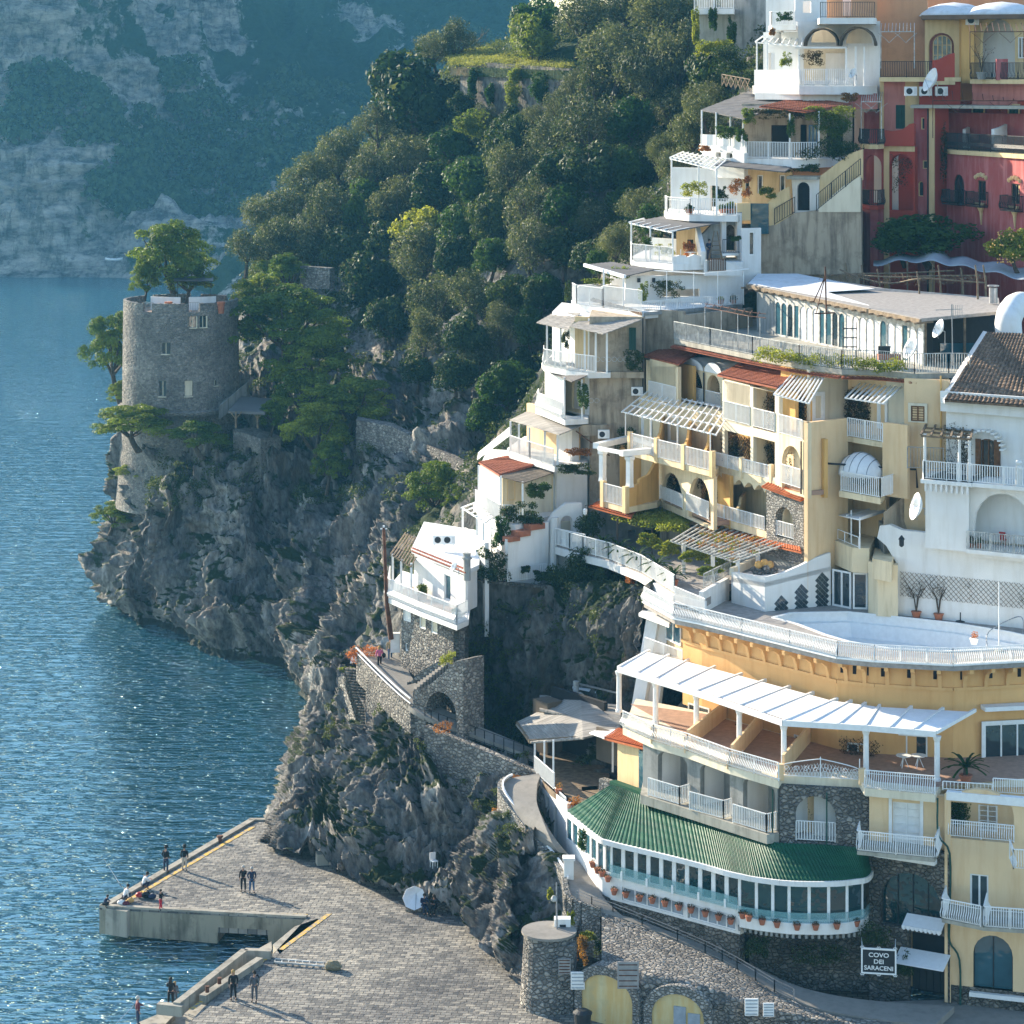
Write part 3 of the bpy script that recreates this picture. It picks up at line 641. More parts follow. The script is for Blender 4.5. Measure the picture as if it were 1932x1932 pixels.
def tree(kind,mat,px,py,rx,D,label,group=None,ry=None,name=None,cat='tree',k=None):
 c=P(px,py,D);k=rnd.randrange(6)if k is None else k;me,tm=crown_of(kind,mat,k);s=rx*D/F
 sz=s*(ry/rx if ry else 1);o=thing(name or NK[kind],label,cat,c,group,rz=rnd.uniform(0,6.28));sx_=rnd.uniform(.86,1.14);sy_=1 if ry else rnd.uniform(.85,1.25)
 for nm,m_ in(('crown',me),('trunk',tm)):
  if kind=='bush' and nm=='trunk':continue
  x=mesh_obj(nm,m_,o);x.scale=(s*sx_,s/sx_,sz*sy_)
 return o
ordn=['first','second','third','fourth','fifth','sixth','seventh','eighth','ninth','tenth','eleventh','twelfth','thirteenth','fourteenth']
DES={('olive','olive'):'silvery olive tree',('leafy','leaf'):'green leafy tree',('leafy','darkleaf'):'dark evergreen tree',('leafy','lime'):'yellow green citrus tree',('pine','pine'):'bright green pine'}
KM={'O':('olive','olive'),'G':('leafy','leaf'),'D':('leafy','darkleaf'),'Y':('leafy','lime'),'N':('pine','pine')}
ROWS=[('topmost row of the wooded slope',[(820,100,42,'O',318),(862,84,34,'O',318),(1012,42,52,'G',316),(1002,78,50,'Y',308),(1095,40,64,'O',298),(1180,20,58,'O',290),(1265,30,64,'O',280),(1330,40,45,'D',262)]),('second row of the wooded slope',[(712,245,42,'O',306),(782,190,92,'D',306),(1125,150,56,'O',284),(1165,110,66,'O',276),(1215,150,62,'O',268),(1280,120,58,'O',262),(1345,150,62,'D',250),(1390,70,46,'D',245)]),('third row of the wooded slope',[(585,345,48,'O',302),(640,305,46,'O',300),(700,330,46,'O',298),(770,310,48,'O',294),(850,280,40,'G',290),(965,275,46,'D',284),(1045,262,46,'O',276),(1110,245,60,'O',270),(1190,235,48,'G',262),(1270,220,50,'O',250),(1330,200,42,'O',240)]),('fourth row of the wooded slope',[(500,415,46,'O',298),(555,395,46,'O',297),(620,400,50,'O',295),(690,395,44,'G',292),(750,390,46,'O',288),(820,360,50,'D',284),(890,350,60,'G',279),(965,330,50,'O',275),(1040,325,50,'D',268),(1115,320,56,'D',262),(1180,320,46,'G',256),(1240,295,44,'O',248)]),('fifth row of the wooded slope',[(465,475,42,'O',298),(525,470,44,'O',295),(585,465,46,'O',293),(655,470,48,'D',289),(725,460,44,'D',286),(800,440,48,'Y',281),(870,430,44,'G',277),(930,420,48,'D',273),(1000,400,52,'O',267),(1070,400,46,'G',260),(1125,420,44,'O',254),(1180,400,40,'G',248)]),('sixth row of the wooded slope',[(515,525,40,'N',289),(700,540,62,'D',281),(790,500,58,'O',278),(865,500,44,'D',274),(930,490,40,'G',270),(1000,480,48,'O',264),(1065,475,50,'D',258),(1120,490,40,'D',252),(1165,470,34,'O',246)]),('seventh row of the wooded slope',[(735,610,46,'D',276),(820,580,48,'O',272),(895,565,50,'O',268),(960,560,44,'D',262),(1025,555,40,'G',256),(800,640,40,'O',270),(880,640,42,'D',262),(945,620,40,'O',256),(1000,625,36,'G',250)]),('lowest row of the wooded slope',[(790,700,36,'D',262),(860,710,40,'D',256),(910,690,44,'O',246),(960,730,56,'G',226),(920,790,38,'G',222),(990,690,34,'D',232)])]
for rn,ts in ROWS:
 cnt={}
 for(px,py,r_,kk,D)in ts:
  kind,mat=KM[kk];cnt[kk]=cnt.get(kk,0)+1;nsame=sum(1 for t_ in ts if t_[3]==kk)
  d_=DES[(kind,mat)]
  lab=f'{d_} {ordn[cnt[kk]-1]} from left in the {rn}' if nsame>1 else f'only {d_} in the {rn}'
  tree(kind,mat,px,py,r_*1.12,land(px,py+r_*.5)-r_*D/F*.55,lab,'trees on the wooded slope')
PN=[(322,462,76,60,268,'broad umbrella pine rising from the tower terrace'),(355,515,48,34,266,'low bushy pine on the right of the tower terrace'),(275,520,32,30,266,'small pine at the left rim of the tower top'),(216,640,56,66,274,'pine leaning out to sea on the left of the tower'),(228,735,28,22,272,'small pine behind the foot of the tower'),(250,788,72,36,254,'wide flat pine below the left foot of the tower'),(372,815,56,28,252,'flat pine in front of the tower buttress'),(258,884,38,24,260,'small pine on the cliff edge below the flat pines'),(212,965,42,24,263,'lowest pine sticking out above the sea'),(540,590,112,66,262,'very large pine to the right of the tower'),(490,545,60,40,266,'pine crown behind the very large pine'),(600,660,88,58,256,'dense pine under the very large pine'),(540,505,44,34,284,'small pine on the ridge above the very large pine'),(570,730,62,42,254,'middle pine of the group stepping down the cliff'),(665,745,92,46,250,'wide pine at the right of the cliff group'),(600,800,70,52,246,'drooping pine above the bare cliff'),(620,860,42,40,243,'lowest pine of the group above the bare cliff'),(515,775,34,26,252,'small pine beside the tower stair'),(822,905,56,52,226,'lone round pine above the path to the cottage'),(860,940,30,36,222,'small dark pine beside the lone round pine')]
for px,py,rx,ry,D,lab in PN:tree('pine','pine',px,py+ry*.42,rx*1.08,D,lab,'pines of the tower headland',ry=ry*1.3)
t=thing('bare_tree','leafless pale tree on the grassy terrace at the skyline','tree',P(888,110,316));mb=MB();mc=MB();b0=P(888,112,316)
mb.tube([b0,b0+Vector((.1,0,1.2))],[.14,.1],6)
for k in range(9):
 a=k*.7;e=b0+Vector((math.cos(a)*2.2,math.sin(a)*1.2,2.2+rnd.random()*1.4));mc.tube([b0+Vector((.1,0,1.15)),b0.lerp(e,.6)+Vector((0,0,.5)),e],[.07,.05,.02],5)
 for q in range(3):mc.bar(b0.lerp(e,.7)+Vector((0,0,.3)),e+Vector((rnd.uniform(-.8,.8),0,rnd.uniform(0,.8))),.04)
mb.build('trunk','bark',t);mc.build('limb','wood',t)
w=W((868,291),(1075,273));mb=MB();o_=[]
for px,py in((868,128),(920,118),(980,122),(1075,130),(1075,205),(980,215),(868,225)):o_.append(w.uz(px,py))
w.panel(mb,o_,t=2.);t=mb.build('terrace_wall','cliffw');tag(t,'old grey retaining wall with hanging ivy under the grassy terrace','wall')
mb=MB();mb.slab([P(850,126,292),P(1080,134,272.5),P(1075,98,287),P(960,90,304),P(850,98,306)],1.0);o=mb.build('grass_terrace','soil');tag(o,kind='structure')
cen=[]
for i in range(260):
 a=rnd.random();b=rnd.random();p=P(850,124,292).lerp(P(1080,132,273),a).lerp(P(850,98,305).lerp(P(1060,96,288),a),b);cen.append(tuple(p))
v,f=puff_leaves([(c[0],c[1],c[2]+.1,1.1,1.1,.5)for c in cen],26000,.22,3,.3,.1,.7,.8)
tag(mesh_obj('tall_grass',np_mesh('tall_grass',v,f,'grass')),'long yellow green grass on the terrace at the skyline','grass',kind='stuff')
for nm,lab,px,py,rx,rz,D in(('ivy','dark ivy hanging at the left of the terrace wall',893,160,9,30,303),('ivy','bright ivy column in the middle of the terrace wall',968,165,14,34,296),('ivy','thick ivy bulge at the right of the terrace wall',1018,165,20,32,292),('ivy','bright yellow green creeper spilling below the terrace wall',890,232,30,26,296),('ivy','narrow ivy strip on the terrace wall',925,178,8,26,300)):
 D-=15;c=P(px,py,D);s=D/F;e=thing(nm,lab,'ivy',c,'ivy on the terrace wall')
 clump('foliage',[(c.x+rnd.uniform(-.5,.5)*rx*s,c.y-.5,c.z+rnd.uniform(-.7,.7)*rz*s,rx*s*.8,.5,rz*s*.45)for i in range(7)],2600,.26,'lime' if 'bright' in lab else 'leaf',e,seed=px)
for q_,(x_,y_,r_,m_,D_)in enumerate(((872,200,30,'darkleaf',286),(912,222,26,'olive',283),(960,226,28,'darkleaf',279),(1008,222,28,'olive',275),(1055,205,32,'olive',271),(1085,165,30,'olive',270))):tree('leafy' if m_=='darkleaf' else 'olive',m_,x_,y_,r_,D_,f'{ordn[q_]} tree from left growing against the foot of the terrace wall','trees below the terrace wall')
# ================================================================== TOWER
c=P(345,765,262);TC=Vector((c.x-.2,262,0));RT=5.9
zt,zb=32.6,21.6
t=thing('round_tower','round medieval stone watchtower with battlements above the sea','tower',(TC.x,TC.y,zb))
def ang(px):
 X=px;s=(P(px,700,256.5).x-TC.x)/RT;return math.asin(max(-.99,min(.99,s)))
mb=MB();n_=96;holes=[(372,595,622,11,1),(358,0,0,0,0)]
WN=[(364,597,618,13,'arch'),(382,597,618,13,'arch'),(314,646,667,15,'rect'),(308,717,747,14,'rect'),(356,717,747,15,'shut'),(403,720,730,7,'rect')]
def isin(a0,a1,z0,z1,am,zm):
 for px,y0,y1,w_,k_ in WN:
  b=ang(px);hw=w_/2*256/F/RT;za,zc=H-(y1-HY)*256.5/F,H-(y0-HY)*256.5/F
  if abs(am-b)<hw and za<zm<zc:return True
 return False
na,nz=260,90;k0=len(mb.v)
zs=np.linspace(zb-.5,zt,nz+1);th=np.linspace(0,2*math.pi,na,endpoint=False)
gaps=[(ang(277),.10),(ang(367),.095),(2.2,.1),(3.0,.1),(3.9,.1)]
for i,z in enumerate(zs):
 for j,a in enumerate(th):
  rr=RT+.012*(zt-z)+.03*rnd.uniform(-1,1);mb.v.append((TC.x+rr*math.sin(a),TC.y-rr*math.cos(a),z))
def wrapa(a):return(a+math.pi)%(2*math.pi)-math.pi
for i in range(nz):
 zm=(zs[i]+zs[i+1])/2
 for j in range(na):
  am=wrapa(th[j]+math.pi/na)
  if isin(0,0,0,0,am,zm):continue
  if zm>zt-.95 and any(abs(wrapa(am-g_))<w_ for g_,w_ in gaps):continue
  mb.f.append((i*na+j,i*na+(j+1)%na,(i+1)*na+(j+1)%na,(i+1)*na+j))
shell=mb.build('wall','tower',t);sm=shell.modifiers.new('s','SOLIDIFY');sm.thickness=.3;sm.offset=-1
mb=MB();mb.lathe((TC.x,TC.y,zb),[(RT+.55,-.3),(RT+.62,0),(RT+.45,.12)],64);mb.build('string_course','tower',t)
mb=MB();mb.lathe((TC.x,TC.y,zt-1.15),[(RT-.6,-.1),(RT-.6,0)],48);mb.build('roof_terrace','tilefloor',t)
mb=MB()
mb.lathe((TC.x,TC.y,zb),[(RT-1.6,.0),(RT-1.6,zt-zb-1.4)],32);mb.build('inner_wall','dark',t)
for px,y0,y1,w_,k_ in WN:
 a=ang(px);q=256.5/F;za,zc=H-(y1-HY)*q,H-(y0-HY)*q;hw=w_/2*q
 ww=W((TC.x+(RT-.12)*math.sin(a)-hw*math.cos(a),TC.y-(RT-.12)*math.cos(a)-hw*math.sin(a)),(TC.x+(RT-.12)*math.sin(a)+hw*math.cos(a),TC.y-(RT-.12)*math.cos(a)+hw*math.sin(a)),world=True)
 mb=MB();ww.box(mb,0,ww.L,za,zc,0,.04);win=mb.build('window','pale' if k_=='shut' else 'glass',t)
 mb=MB()
 if w_>5:ww.box(mb,-.05,ww.L+.05,za-.08,za,.05,.4)
 if k_=='arch':ww.box(mb,ww.L-.03,ww.L+.06,za,zc,.1,.3)
 ww.box(mb,ww.L/2-.03,ww.L/2+.03,za,zc,.04,.09)
 mb.build('sill','pale',win)
mb=MB()
for a0,a1,r0 in((ang(275)-.3,ang(330),4.3),(ang(352),ang(420),4.3)):
 pr=None
 for k in range(9):
  a=a0+(a1-a0)*k/8;p=Vector((TC.x+r0*math.sin(a),TC.y+1.5-r0*math.cos(a)*.6,zt-1.1))
  if pr is not None:mb.hexa([pr,p,p+Vector((0,.25,0)),pr+Vector((0,.25,0))]+[x+Vector((0,0,1.35))for x in(pr,p,p+Vector((0,.25,0)),pr+Vector((0,.25,0)))])
  pr=p
mb.build('terrace_wall','white',t)
mb=MB()
for g_,w_ in gaps[:2]:
 pp=[Vector((TC.x+(RT-.2)*math.sin(g_+w_*s_),TC.y-(RT-.2)*math.cos(g_+w_*s_),zt-1.0))for s_ in(-1,1)];rail(mb,pp,1.1,.16)
mb.build('railing','metal',t)
mb=MB()
for px,D in((335,262),(398,262),(335,268),(398,268)):q=XY(px,D);mb.bar((q.x,q.y,zt-1.1),(q.x,q.y,zt+1.9),.07)
q0,q1,q2,q3=XY(328,261),XY(402,261),XY(402,269),XY(328,269)
mb.slab([(q.x,q.y,zt+1.95)for q in(q0,q1,q2,q3)],.08);mb.build('canopy','black',t)
for px,lab in((417,'terracotta pot on the right side of the tower terrace'),(318,'terracotta pot beside the pine on the tower terrace')):
 q=P(px,550,257.5);mb=MB();mb.lathe((q.x,q.y,zt-1.1),[(.28,0),(.38,.9),(.42,.95),(.42,1.2)],12);tag(mb.build('terracotta_pot','terra'),lab,'pot','pots on the tower terrace')
t=thing('stone_bastion','lower stone bastion with small windows under the round tower','ruin',P(450,900,255))
mb=MB();q=P(300,900,262);mb.lathe((TC.x+.1,TC.y+1.6,11),[(RT+1.2,0),(RT+.8,5.),(RT+.35,10.4)],64);mb.build('bastion','tower',t)
w=W((440,254.5),(492,251.5));mb=MB();a=w.uz(440,800);b=w.uz(492,812)
w.panel(mb,[(0,9),(w.L,9.5),(w.L,19.6),(0,20.1)],[arch(*[w.uz(463,0)[0],w.uz(475,0)[0]],w.z(470,860),w.z(470,842))],t=2.6);mb.build('wall','tower',t)
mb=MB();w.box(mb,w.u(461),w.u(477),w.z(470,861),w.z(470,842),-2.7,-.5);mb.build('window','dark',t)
w=W((350,254),(442,255));mb=MB();w.panel(mb,[(0,11),(w.L,9),(w.L,17.4),(w.L*.6,16.6),(0,15.4)],t=2.2);mb.build('wall','tower',t)
t=thing('tower_stair','sloping stone stair climbing to the right side of the tower','stair',P(440,750,256));mb=MB()
a,b=P(413,766,254.5),P(466,722,259);d=(b-a);sd_=Vector((0,2.0,0))
mb.hexa([a+Vector((0,0,-1.4)),b+Vector((0,0,-1.6)),b+sd_+Vector((0,0,-1.6)),a+sd_+Vector((0,0,-1.4)),a,b,b+sd_,a+sd_]);mb.build('flight','greyw',t)
mb=MB();rail(mb,[P(455,718,256.5),P(470,716,258)],1.1,.2);mb.build('gate','black',t)
t=thing('shed_roof','dark flat shed roof on forked poles beside the tower foot','shed',P(470,790,252));mb=MB()
mb.slab([P(430,775,252),P(500,778,250),P(520,752,257),P(455,748,258)],.25);mb.build('roof','greysheet',t)
for px in(445,486):mb=MB();a=P(px,808,251);b=P(px,776,251);mb.tube([a,b],[.12,.09],6);mb.bar(a.lerp(b,.55),b+Vector((.6,0,0)),.1);mb.bar(a.lerp(b,.55),b-Vector((.6,0,0)),.1);mb.build('post','wood',t)
mb=MB();pts=[(672,792,246),(740,805,243),(800,835,238),(850,862,233),(885,880,229)]
t=thing('slope_path_wall','long stone wall carrying a path down the steep slope above the cliff','wall',P(780,820,240))
for(x0,y0,d0),(x1,y1,d1)in zip(pts[:-1],pts[1:]):
 a,b=P(x0,y0,d0-2.5),P(x1,y1,d1-2.5);mb.hexa([a-Vector((0,0,3)),b-Vector((0,0,3)),b+Vector((0,2.5,-3)),a+Vector((0,2.5,-3)),a,b,b+Vector((0,2.5,0)),a+Vector((0,2.5,0))])
mb.build('wall','rubble',t)
mb=MB();w=W((566,284),(622,282));w.panel(mb,[w.uz(566,502),w.uz(566,545),w.uz(622,545),w.uz(622,506)],t=1.);tag(mb.build('garden_wall','rubble'),'small stone garden wall between the trees above the large pine','wall')
# ================================================================== TOWN HELPERS
def V(px,D,z):q=XY(px,D);return Vector((q.x,q.y,z))
def blk(t,pts,z0,z1,mat,name='wall'):
 mb=MB();mb.prism([tuple(XY(*p))for p in pts],z0,z1);return mb.build(name,mat,t)
def body(t,w,z0,z1,depth,mat,name='wall',e0=0,e1=0):
 mb=MB();w.box(mb,-e0,w.L+e1,z0,z1,-depth,-.32);return mb.build(name,mat,t)
def hole(w,h):
 k,x0,x1,yt,yb=h[:5];u0,u1=w.u(x0),w.u(x1);z1,z0=w.z(x0,yt),w.z(x0,yb)
 if k=='r':return rect(u0,u1,z0,z1)
 rise=h[5]if len(h)>5 else min((u1-u0)/2,z1-z0-.05)
 return arch(u0,u1,z0,z1,rise)
def wallp(t,w,z0,z1,mat,holes=(),th=.3,name='wall',out=None,o=0,e0=0,e1=0):
 mb=MB();w.panel(mb,out or rect(-e0,w.L+e1,z0,z1),[hole(w,h)if isinstance(h[0],str)else h for h in holes],th,o);return mb.build(name,mat,t)
def win(t,w,x0,x1,yt,yb,fm='whitep',pm='glass',off=.0,n=2,arc=0,fw=.09,name='window',sur=None,bars=0,zz=None):
 u0,u1=w.u(x0),w.u(x1);z1,z0=(w.z(x0,yt),w.z(x0,yb))if zz is None else zz
 mb=MB();out=arch(u0,u1,z0,z1,min((u1-u0)/2,.9))if arc else rect(u0,u1,z0,z1);hs=[]
 pw=(u1-u0-fw*(n+1))/n
 for k in range(n):
  a=u0+fw+k*(pw+fw)
  if arc:
   r_=min((u1-u0)/2,.9);c_=(u0+u1)/2;hw_=(u1-u0)/2;tp=[]
   for q in range(7):
    uu=a+pw*(1-q/6);zz_=z1-r_+r_*math.sqrt(max(0,1-((uu-c_)/hw_)**2))-fw;tp.append((uu,max(zz_,z0+.5)))
   hs.append([(a,z0+fw),(a+pw,z0+fw)]+tp)
  else:hs.append(rect(a,a+pw,z0+fw,z1-fw))
 w.panel(mb,out,hs,.07,off+.05)
 for k in range(bars):
  z=z0+(z1-z0)*(k+1)/(bars+1);w.box(mb,u0+fw,u1-fw,z-.02,z+.02,off+.0,off+.04)
 f=mb.build(name,fm,t);mb=MB();w.panel(mb,[(a+(.02 if a<(u0+u1)/2 else-.02),b+(.02 if b<z1-.3 else-.02))for a,b in out],[],.03,off-.02);mb.build('pane',pm,f)
 if sur:
  mb=MB();s_=.18;o2=arch(u0-s_,u1+s_,z0-.0,z1+s_,min((u1-u0)/2,.9)+s_)if arc else rect(u0-s_,u1+s_,z0-.08,z1+s_);i2=[(a,b+.004)for a,b in out]
  if arc:i2=arch(u0,u1,z0+.004,z1,min((u1-u0)/2,.9))
  w.panel(mb,o2,[i2],.06,off+.09);mb.build('surround',sur,f)
 return f
def railp(t,pts,z,h=1.05,mat='whitep',name='railing',parent=None,**k):
 mb=MB();rail(mb,[V(a,D,z)for a,D in pts],h,**k);return mb.build(name,mat,t)
def slabp(t,pts,z,th,mat,name='balcony_floor'):
 mb=MB();mb.slab([V(a,D,z)for a,D in pts],th);return mb.build(name,mat,t)
def posts(t,pts,w_=.12,mat='whitep',name='post',rd=False):
 for px,D,z0,z1 in pts:
  mb=MB();q=XY(px,D)
  if rd:mb.tube([(q.x,q.y,z0),(q.x,q.y,z1)],w_/2,10)
  else:mb.bar((q.x,q.y,z0),(q.x,q.y,z1),w_)
  mb.build(name,mat,t)
def sheetp(t,pts,mat,name='canopy',th=.08,per=0,amp=.02,sag=0,step=0):
 """pts a,b (eave) c,d (ridge) as (px,py,D)"""
 a,b,c,d=[P(*p)for p in pts];mb=MB()
 if per:mb.corr(a,b,c,d,per,amp,step,3,th)
 else:
  nu=nv=14;g=[]
  for i in range(nv):
   v=i/(nv-1);row=[]
   for j in range(nu):
    u=j/(nu-1);p=(a*(1-u)+b*u)*(1-v)+(d*(1-u)+c*u)*v;p=p+Vector((0,0,.03*math.sin(j*2.1+i*3.3)-sag*math.sin(math.pi*u)*math.sin(math.pi*v)))
    if i==0:p=p+(a-d).normalized()*.12*math.sin(j*5.1)
    row.append(p)
   g.append(row)
  L=max((b-a).length,.1);mb.grid(g,((d-a).length,L))if False else mb.grid(g,(L,(d-a).length));mb.slab([a,b,c,d],th,Vector((0,0,-1)))
 return mb.build(name,mat,t)
def pergola(t,w4,nx,ny,bw=.07,mat='whitep',name='pergola',ov=.3):
 """w4: a,b front, c,d back corners as vectors"""
 a,b,c,d=w4;mb=MB()
 for k in range(nx+1):
  u=k/nx;p,q=a.lerp(b,u),d.lerp(c,u);e=(p-q).normalized()*ov;mb.bar(p+e,q,bw,bw)
 for k in range(ny+1):
  v=k/ny;up=Vector((0,0,-bw));mb.bar(a.lerp(d,v)+up,b.lerp(c,v)+up,bw*1.1,bw)
 return mb.build(name,mat,t)
def ac(px,py,D,label,s=1,rz=0):
 c=P(px,py,D);t=thing('air_conditioner',label,'air conditioner',c,'air conditioners on the walls',rz=0)
 mb=MB();mb.box(c,(.85*s,.32,.62*s),rz);mb.build('casing','whitep',t)
 k=len(mb.v);mb=MB();x=Vector((math.cos(rz),math.sin(rz),0));nn=Vector((math.sin(rz),-math.cos(rz),0));cc=c+x*(-.12)+nn*.165
 pts=[cc+x*.22*s*math.cos(a*.5236)+Vector((0,0,.22*s*math.sin(a*.5236)))for a in range(12)];mb.slab(pts,.02,-nn);f=mb.build('fan_grille','black',t)
 mb=MB()
 for q in range(5):mb.bar(c+x*.28*s+nn*.17+Vector((-.08,0,(q-2)*.09)),c+x*.38*s+nn*.17+Vector((0,0,(q-2)*.09)),.015)
 mb.bar(c+nn*.05-x*.35+Vector((0,0,-.36*s)),c-nn*.3-x*.35+Vector((0,0,-.36*s)),.05);mb.bar(c+nn*.05+x*.35+Vector((0,0,-.36*s)),c-nn*.3+x*.35+Vector((0,0,-.36*s)),.05)
 mb.build('bracket','metal',t)
def dish(px,py,D,label,az=0,r=.45,el=25,foot=.9):
 c=P(px,py,D);t=thing('satellite_dish',label,'satellite dish',c,'satellite dishes');d=Vector((math.sin(R(az))*math.cos(R(el)),-math.cos(R(az))*math.cos(R(el)),math.sin(R(el))))
 x=d.cross(Vector((0,0,1))).normalized();y=x.cross(d);mb=MB();g=[]
 for i in range(5):
  q=r*i/4;g.append([c+d*(q*q*.55/r)+(x*math.cos(a*.3927)+y*1.1*math.sin(a*.3927))*max(q,.01)for a in range(17)])
 mb.grid(g);o=mb.build('reflector','whitep',t,True);so=o.modifiers.new('s','SOLIDIFY');so.thickness=.02
 mb=MB();e=c+d*r*.9-y*r*.2;mb.bar(c-y*r,e,.025);mb.box(e,(.07,.07,.1));mb.build('feed_arm','metal',t)
 mb=MB();mb.bar(c-d*.05,c-d*.25,.06);mb.bar(c-d*.25,c-d*.25+Vector((0,0,-foot)),.05);mb.build('mast','metal',t)
def pot(px,py,D,label,mat='leaf',s=.35,kind='round',pm='terra',name='potted_plant',grp='potted plants',hs=1.,n=500,base=None):
 c=P(px,py,D)if base is None else base;t=thing(name,label,'potted plant',c,grp);mb=MB()
 mb.lathe(c,[(s*.6,0),(s*.85,s*1.0),(s*.95,s*1.02),(s*.95,s*1.2),(s*.8,s*1.2)],12);mb.build('pot',pm,t)
 if kind=='palm':
  mb=MB();mb.tube([c+Vector((0,0,s)),c+Vector((0,0,s*2.2))],[s*.35,s*.3],8);mb.build('stem','bark',t);mb=MB()
  for k in range(22):
   a=k*2.4;e=.9-.045*k;pts=[c+Vector((0,0,s*2.2))+Vector((math.cos(a)*q*math.cos(e)*s*3.4*hs,math.sin(a)*q*math.cos(e)*s*3.4*hs,(q*math.sin(e)-q*q*.55)*s*3.2*hs+q*s))for q in(0,.3,.6,.85,1.)]
   for a_,b_ in zip(pts[:-1],pts[1:]):mb.bar(a_,b_,s*.34,.015)
  mb.build('fronds',mat,t)
 elif kind=='bare':
  mb=MB();r_=random.Random(int(px));fol=[]
  for k in range(4):
   a=r_.uniform(0,6.28);p=c+Vector((0,0,s));e=p+Vector(((-1 if k%2 else 1)*(.35+.35*k*.5)*hs,r_.uniform(-.1,.1),(1.6+r_.random()*.7)*hs));m=p.lerp(e,.45)+Vector((-.25*(e.x-p.x),0,.1))
   mb.tube([p,m,e],[.045,.035,.015],5)
   for q in range(5):
    z=m.lerp(e,r_.random());f_=z+Vector((r_.uniform(-.5,.5),r_.uniform(-.1,.1),r_.uniform(-.1,.5)))*hs;mb.bar(z,f_,.018);fol.append((f_.x,f_.y,f_.z,.16,.1,.16))
  mb.build('branches','twig',t);clump('foliage',fol,150,.09,mat,t,seed=int(px))
 else:
  clump('foliage',[(c.x+rnd.uniform(-.3,.3)*s,c.y+rnd.uniform(-.3,.3)*s,c.z+s*(1.4+q*.35)*hs,s*.85,s*.8,s*.7)for q in range(4)],n,s*.42,mat,t,seed=int(px*7+py))
 return t
def shrub(px,py,D,rx,ry,label,mat='darkleaf',name='shrub',grp='shrubs and hedges',n=2500,size=.14,cat='shrub'):
 c=P(px,py,D);s=D/F;t=thing(name,label,cat,c,grp);r_=random.Random(int(px+py));pf=[]
 for k in range(20):
  m_=r_.uniform(.18,.42);pf.append((c.x+r_.uniform(-.75,.75)*rx*s,c.y+r_.uniform(-.4,.4)*min(rx,ry)*s,c.z+r_.uniform(-.7,.7)*ry*s,rx*s*m_,min(rx,ry)*s*m_,ry*s*m_))
 clump('foliage',pf,n,size,mat,t,seed=int(px*3+py));return t
def creep(w,x0,x1,y0,y1,label,lat=True,dens=1.,mat='creeper',off=.06):
 """climbing plant on a diamond trellis against wall w"""
 u0,u1=w.u(x0),w.u(x1);z1,z0=w.z(x0,y0),w.z(x0,y1);t=thing('climbing_plant',label,'climbing plant',w.p((u0+u1)/2,z0,off),'climbing plants on trellises')
 if lat:
  mb=MB();st=.32;Wd,Hd=u1-u0,z1-z0;k=-int(Hd/st)-1
  while k*st<Wd:
   for sg in(1,-1):
    s0,e0=max(0,k*st),min(Wd,k*st+Hd)
    if e0>s0:
     za,zb_=s0-k*st,e0-k*st;ua,ub=(s0,e0)if sg>0 else(Wd-s0,Wd-e0);mb.bar(w.p(u0+ua,z0+za,off+.01*sg),w.p(u0+ub,z0+zb_,off+.01*sg),.03,.02)
   k+=1
  mb.build('trellis','brown',t)
 r_=random.Random(int(x0*3+y0));mb=MB();fol=[]
 for k in range(8):
  u=r_.uniform(u0+.1,u1-.1);p=w.p(u,z0,off+.05)
  for q in range(6):
   nu_=min(max(u+r_.uniform(-.3,.3),u0),u1);nz_=z0+(z1-z0)*(q+1)/6*r_.uniform(.75,1);e=w.p(nu_,nz_,off+.07);mb.bar(p,e,.02);fol.append((e.x,e.y,e.z,.34,.16,.38));p=e;u=nu_
 mb.build('stems','twig',t);clump('foliage',fol,int(2200*dens),.13,mat,t,seed=int(x0))
def lounger_table(c,label):
 t=thing('table',label,'table',c);mb=MB();mb.lathe((c.x,c.y,c.z+.7),[(.45,0),(.47,.04)],14);mb.build('tabletop','whitep',t)
 for k in range(3):mb=MB();a=k*2.1;mb.bar(c+Vector((math.cos(a)*.3,math.sin(a)*.3,0)),c+Vector((0,0,.7)),.04);mb.build('leg','whitep',t)
def chair(c,rz,label,mat='whitep'):
 t=thing('chair',label,'chair',c,rz=rz);mb=MB();mb.box((c.x,c.y,c.z+.44),(.42,.42,.05));mb.build('seat',mat,t)
 mb=MB();mb.box((c.x,c.y+.2,c.z+.72),(.42,.04,.46));mb.build('backrest',mat,t)
 for sx in(-1,1):
  for sy in(-1,1):mb=MB();mb.bar((c.x+sx*.18,c.y+sy*.18,c.z),(c.x+sx*.18,c.y+sy*.18,c.z+.42),.035);mb.build('leg',mat,t)
  # ================================================================== POOL HOTEL (orange)
zP=20.84;z3=14.9;z2_=11.7;z1_=8.6
HO=thing('pool_hotel','orange hotel with a rooftop pool terrace and white railings above the green roof','hotel',V(1600,155,3))
edge=[(1215,168),(1273,162.8),(1324,161.2),(1400,158.3),(1490,155),(1580,151.9),(1650,151.0),(1798,150),(1960,151.2)]
wl_=[(1288,164.6),(1324,162.8),(1400,159.9),(1490,156.6),(1580,153.5),(1650,152.5),(1798,151.5),(1960,152.6)]
ring=[V(a,D,zP)for a,D in edge]
back=[V(1960,160,zP),V(1870,163,zP),V(1692,164,zP),V(1640,166,zP),V(1500,171,zP),V(1360,168,zP),V(1230,171,zP)]
poolp=[(1490,1157),(1597,1155),(1680,1163),(1800,1176),(1905,1193),(1960,1205),(1960,1226),(1900,1226),(1780,1231),(1680,1226),(1600,1212),(1555,1199),(1500,1178),(1455,1166)]
pl=[G(x,y,zP)for x,y in poolp]
class Flat:
 @staticmethod
 def p(u,z,o=0.):return Vector((u,z,zP+o))
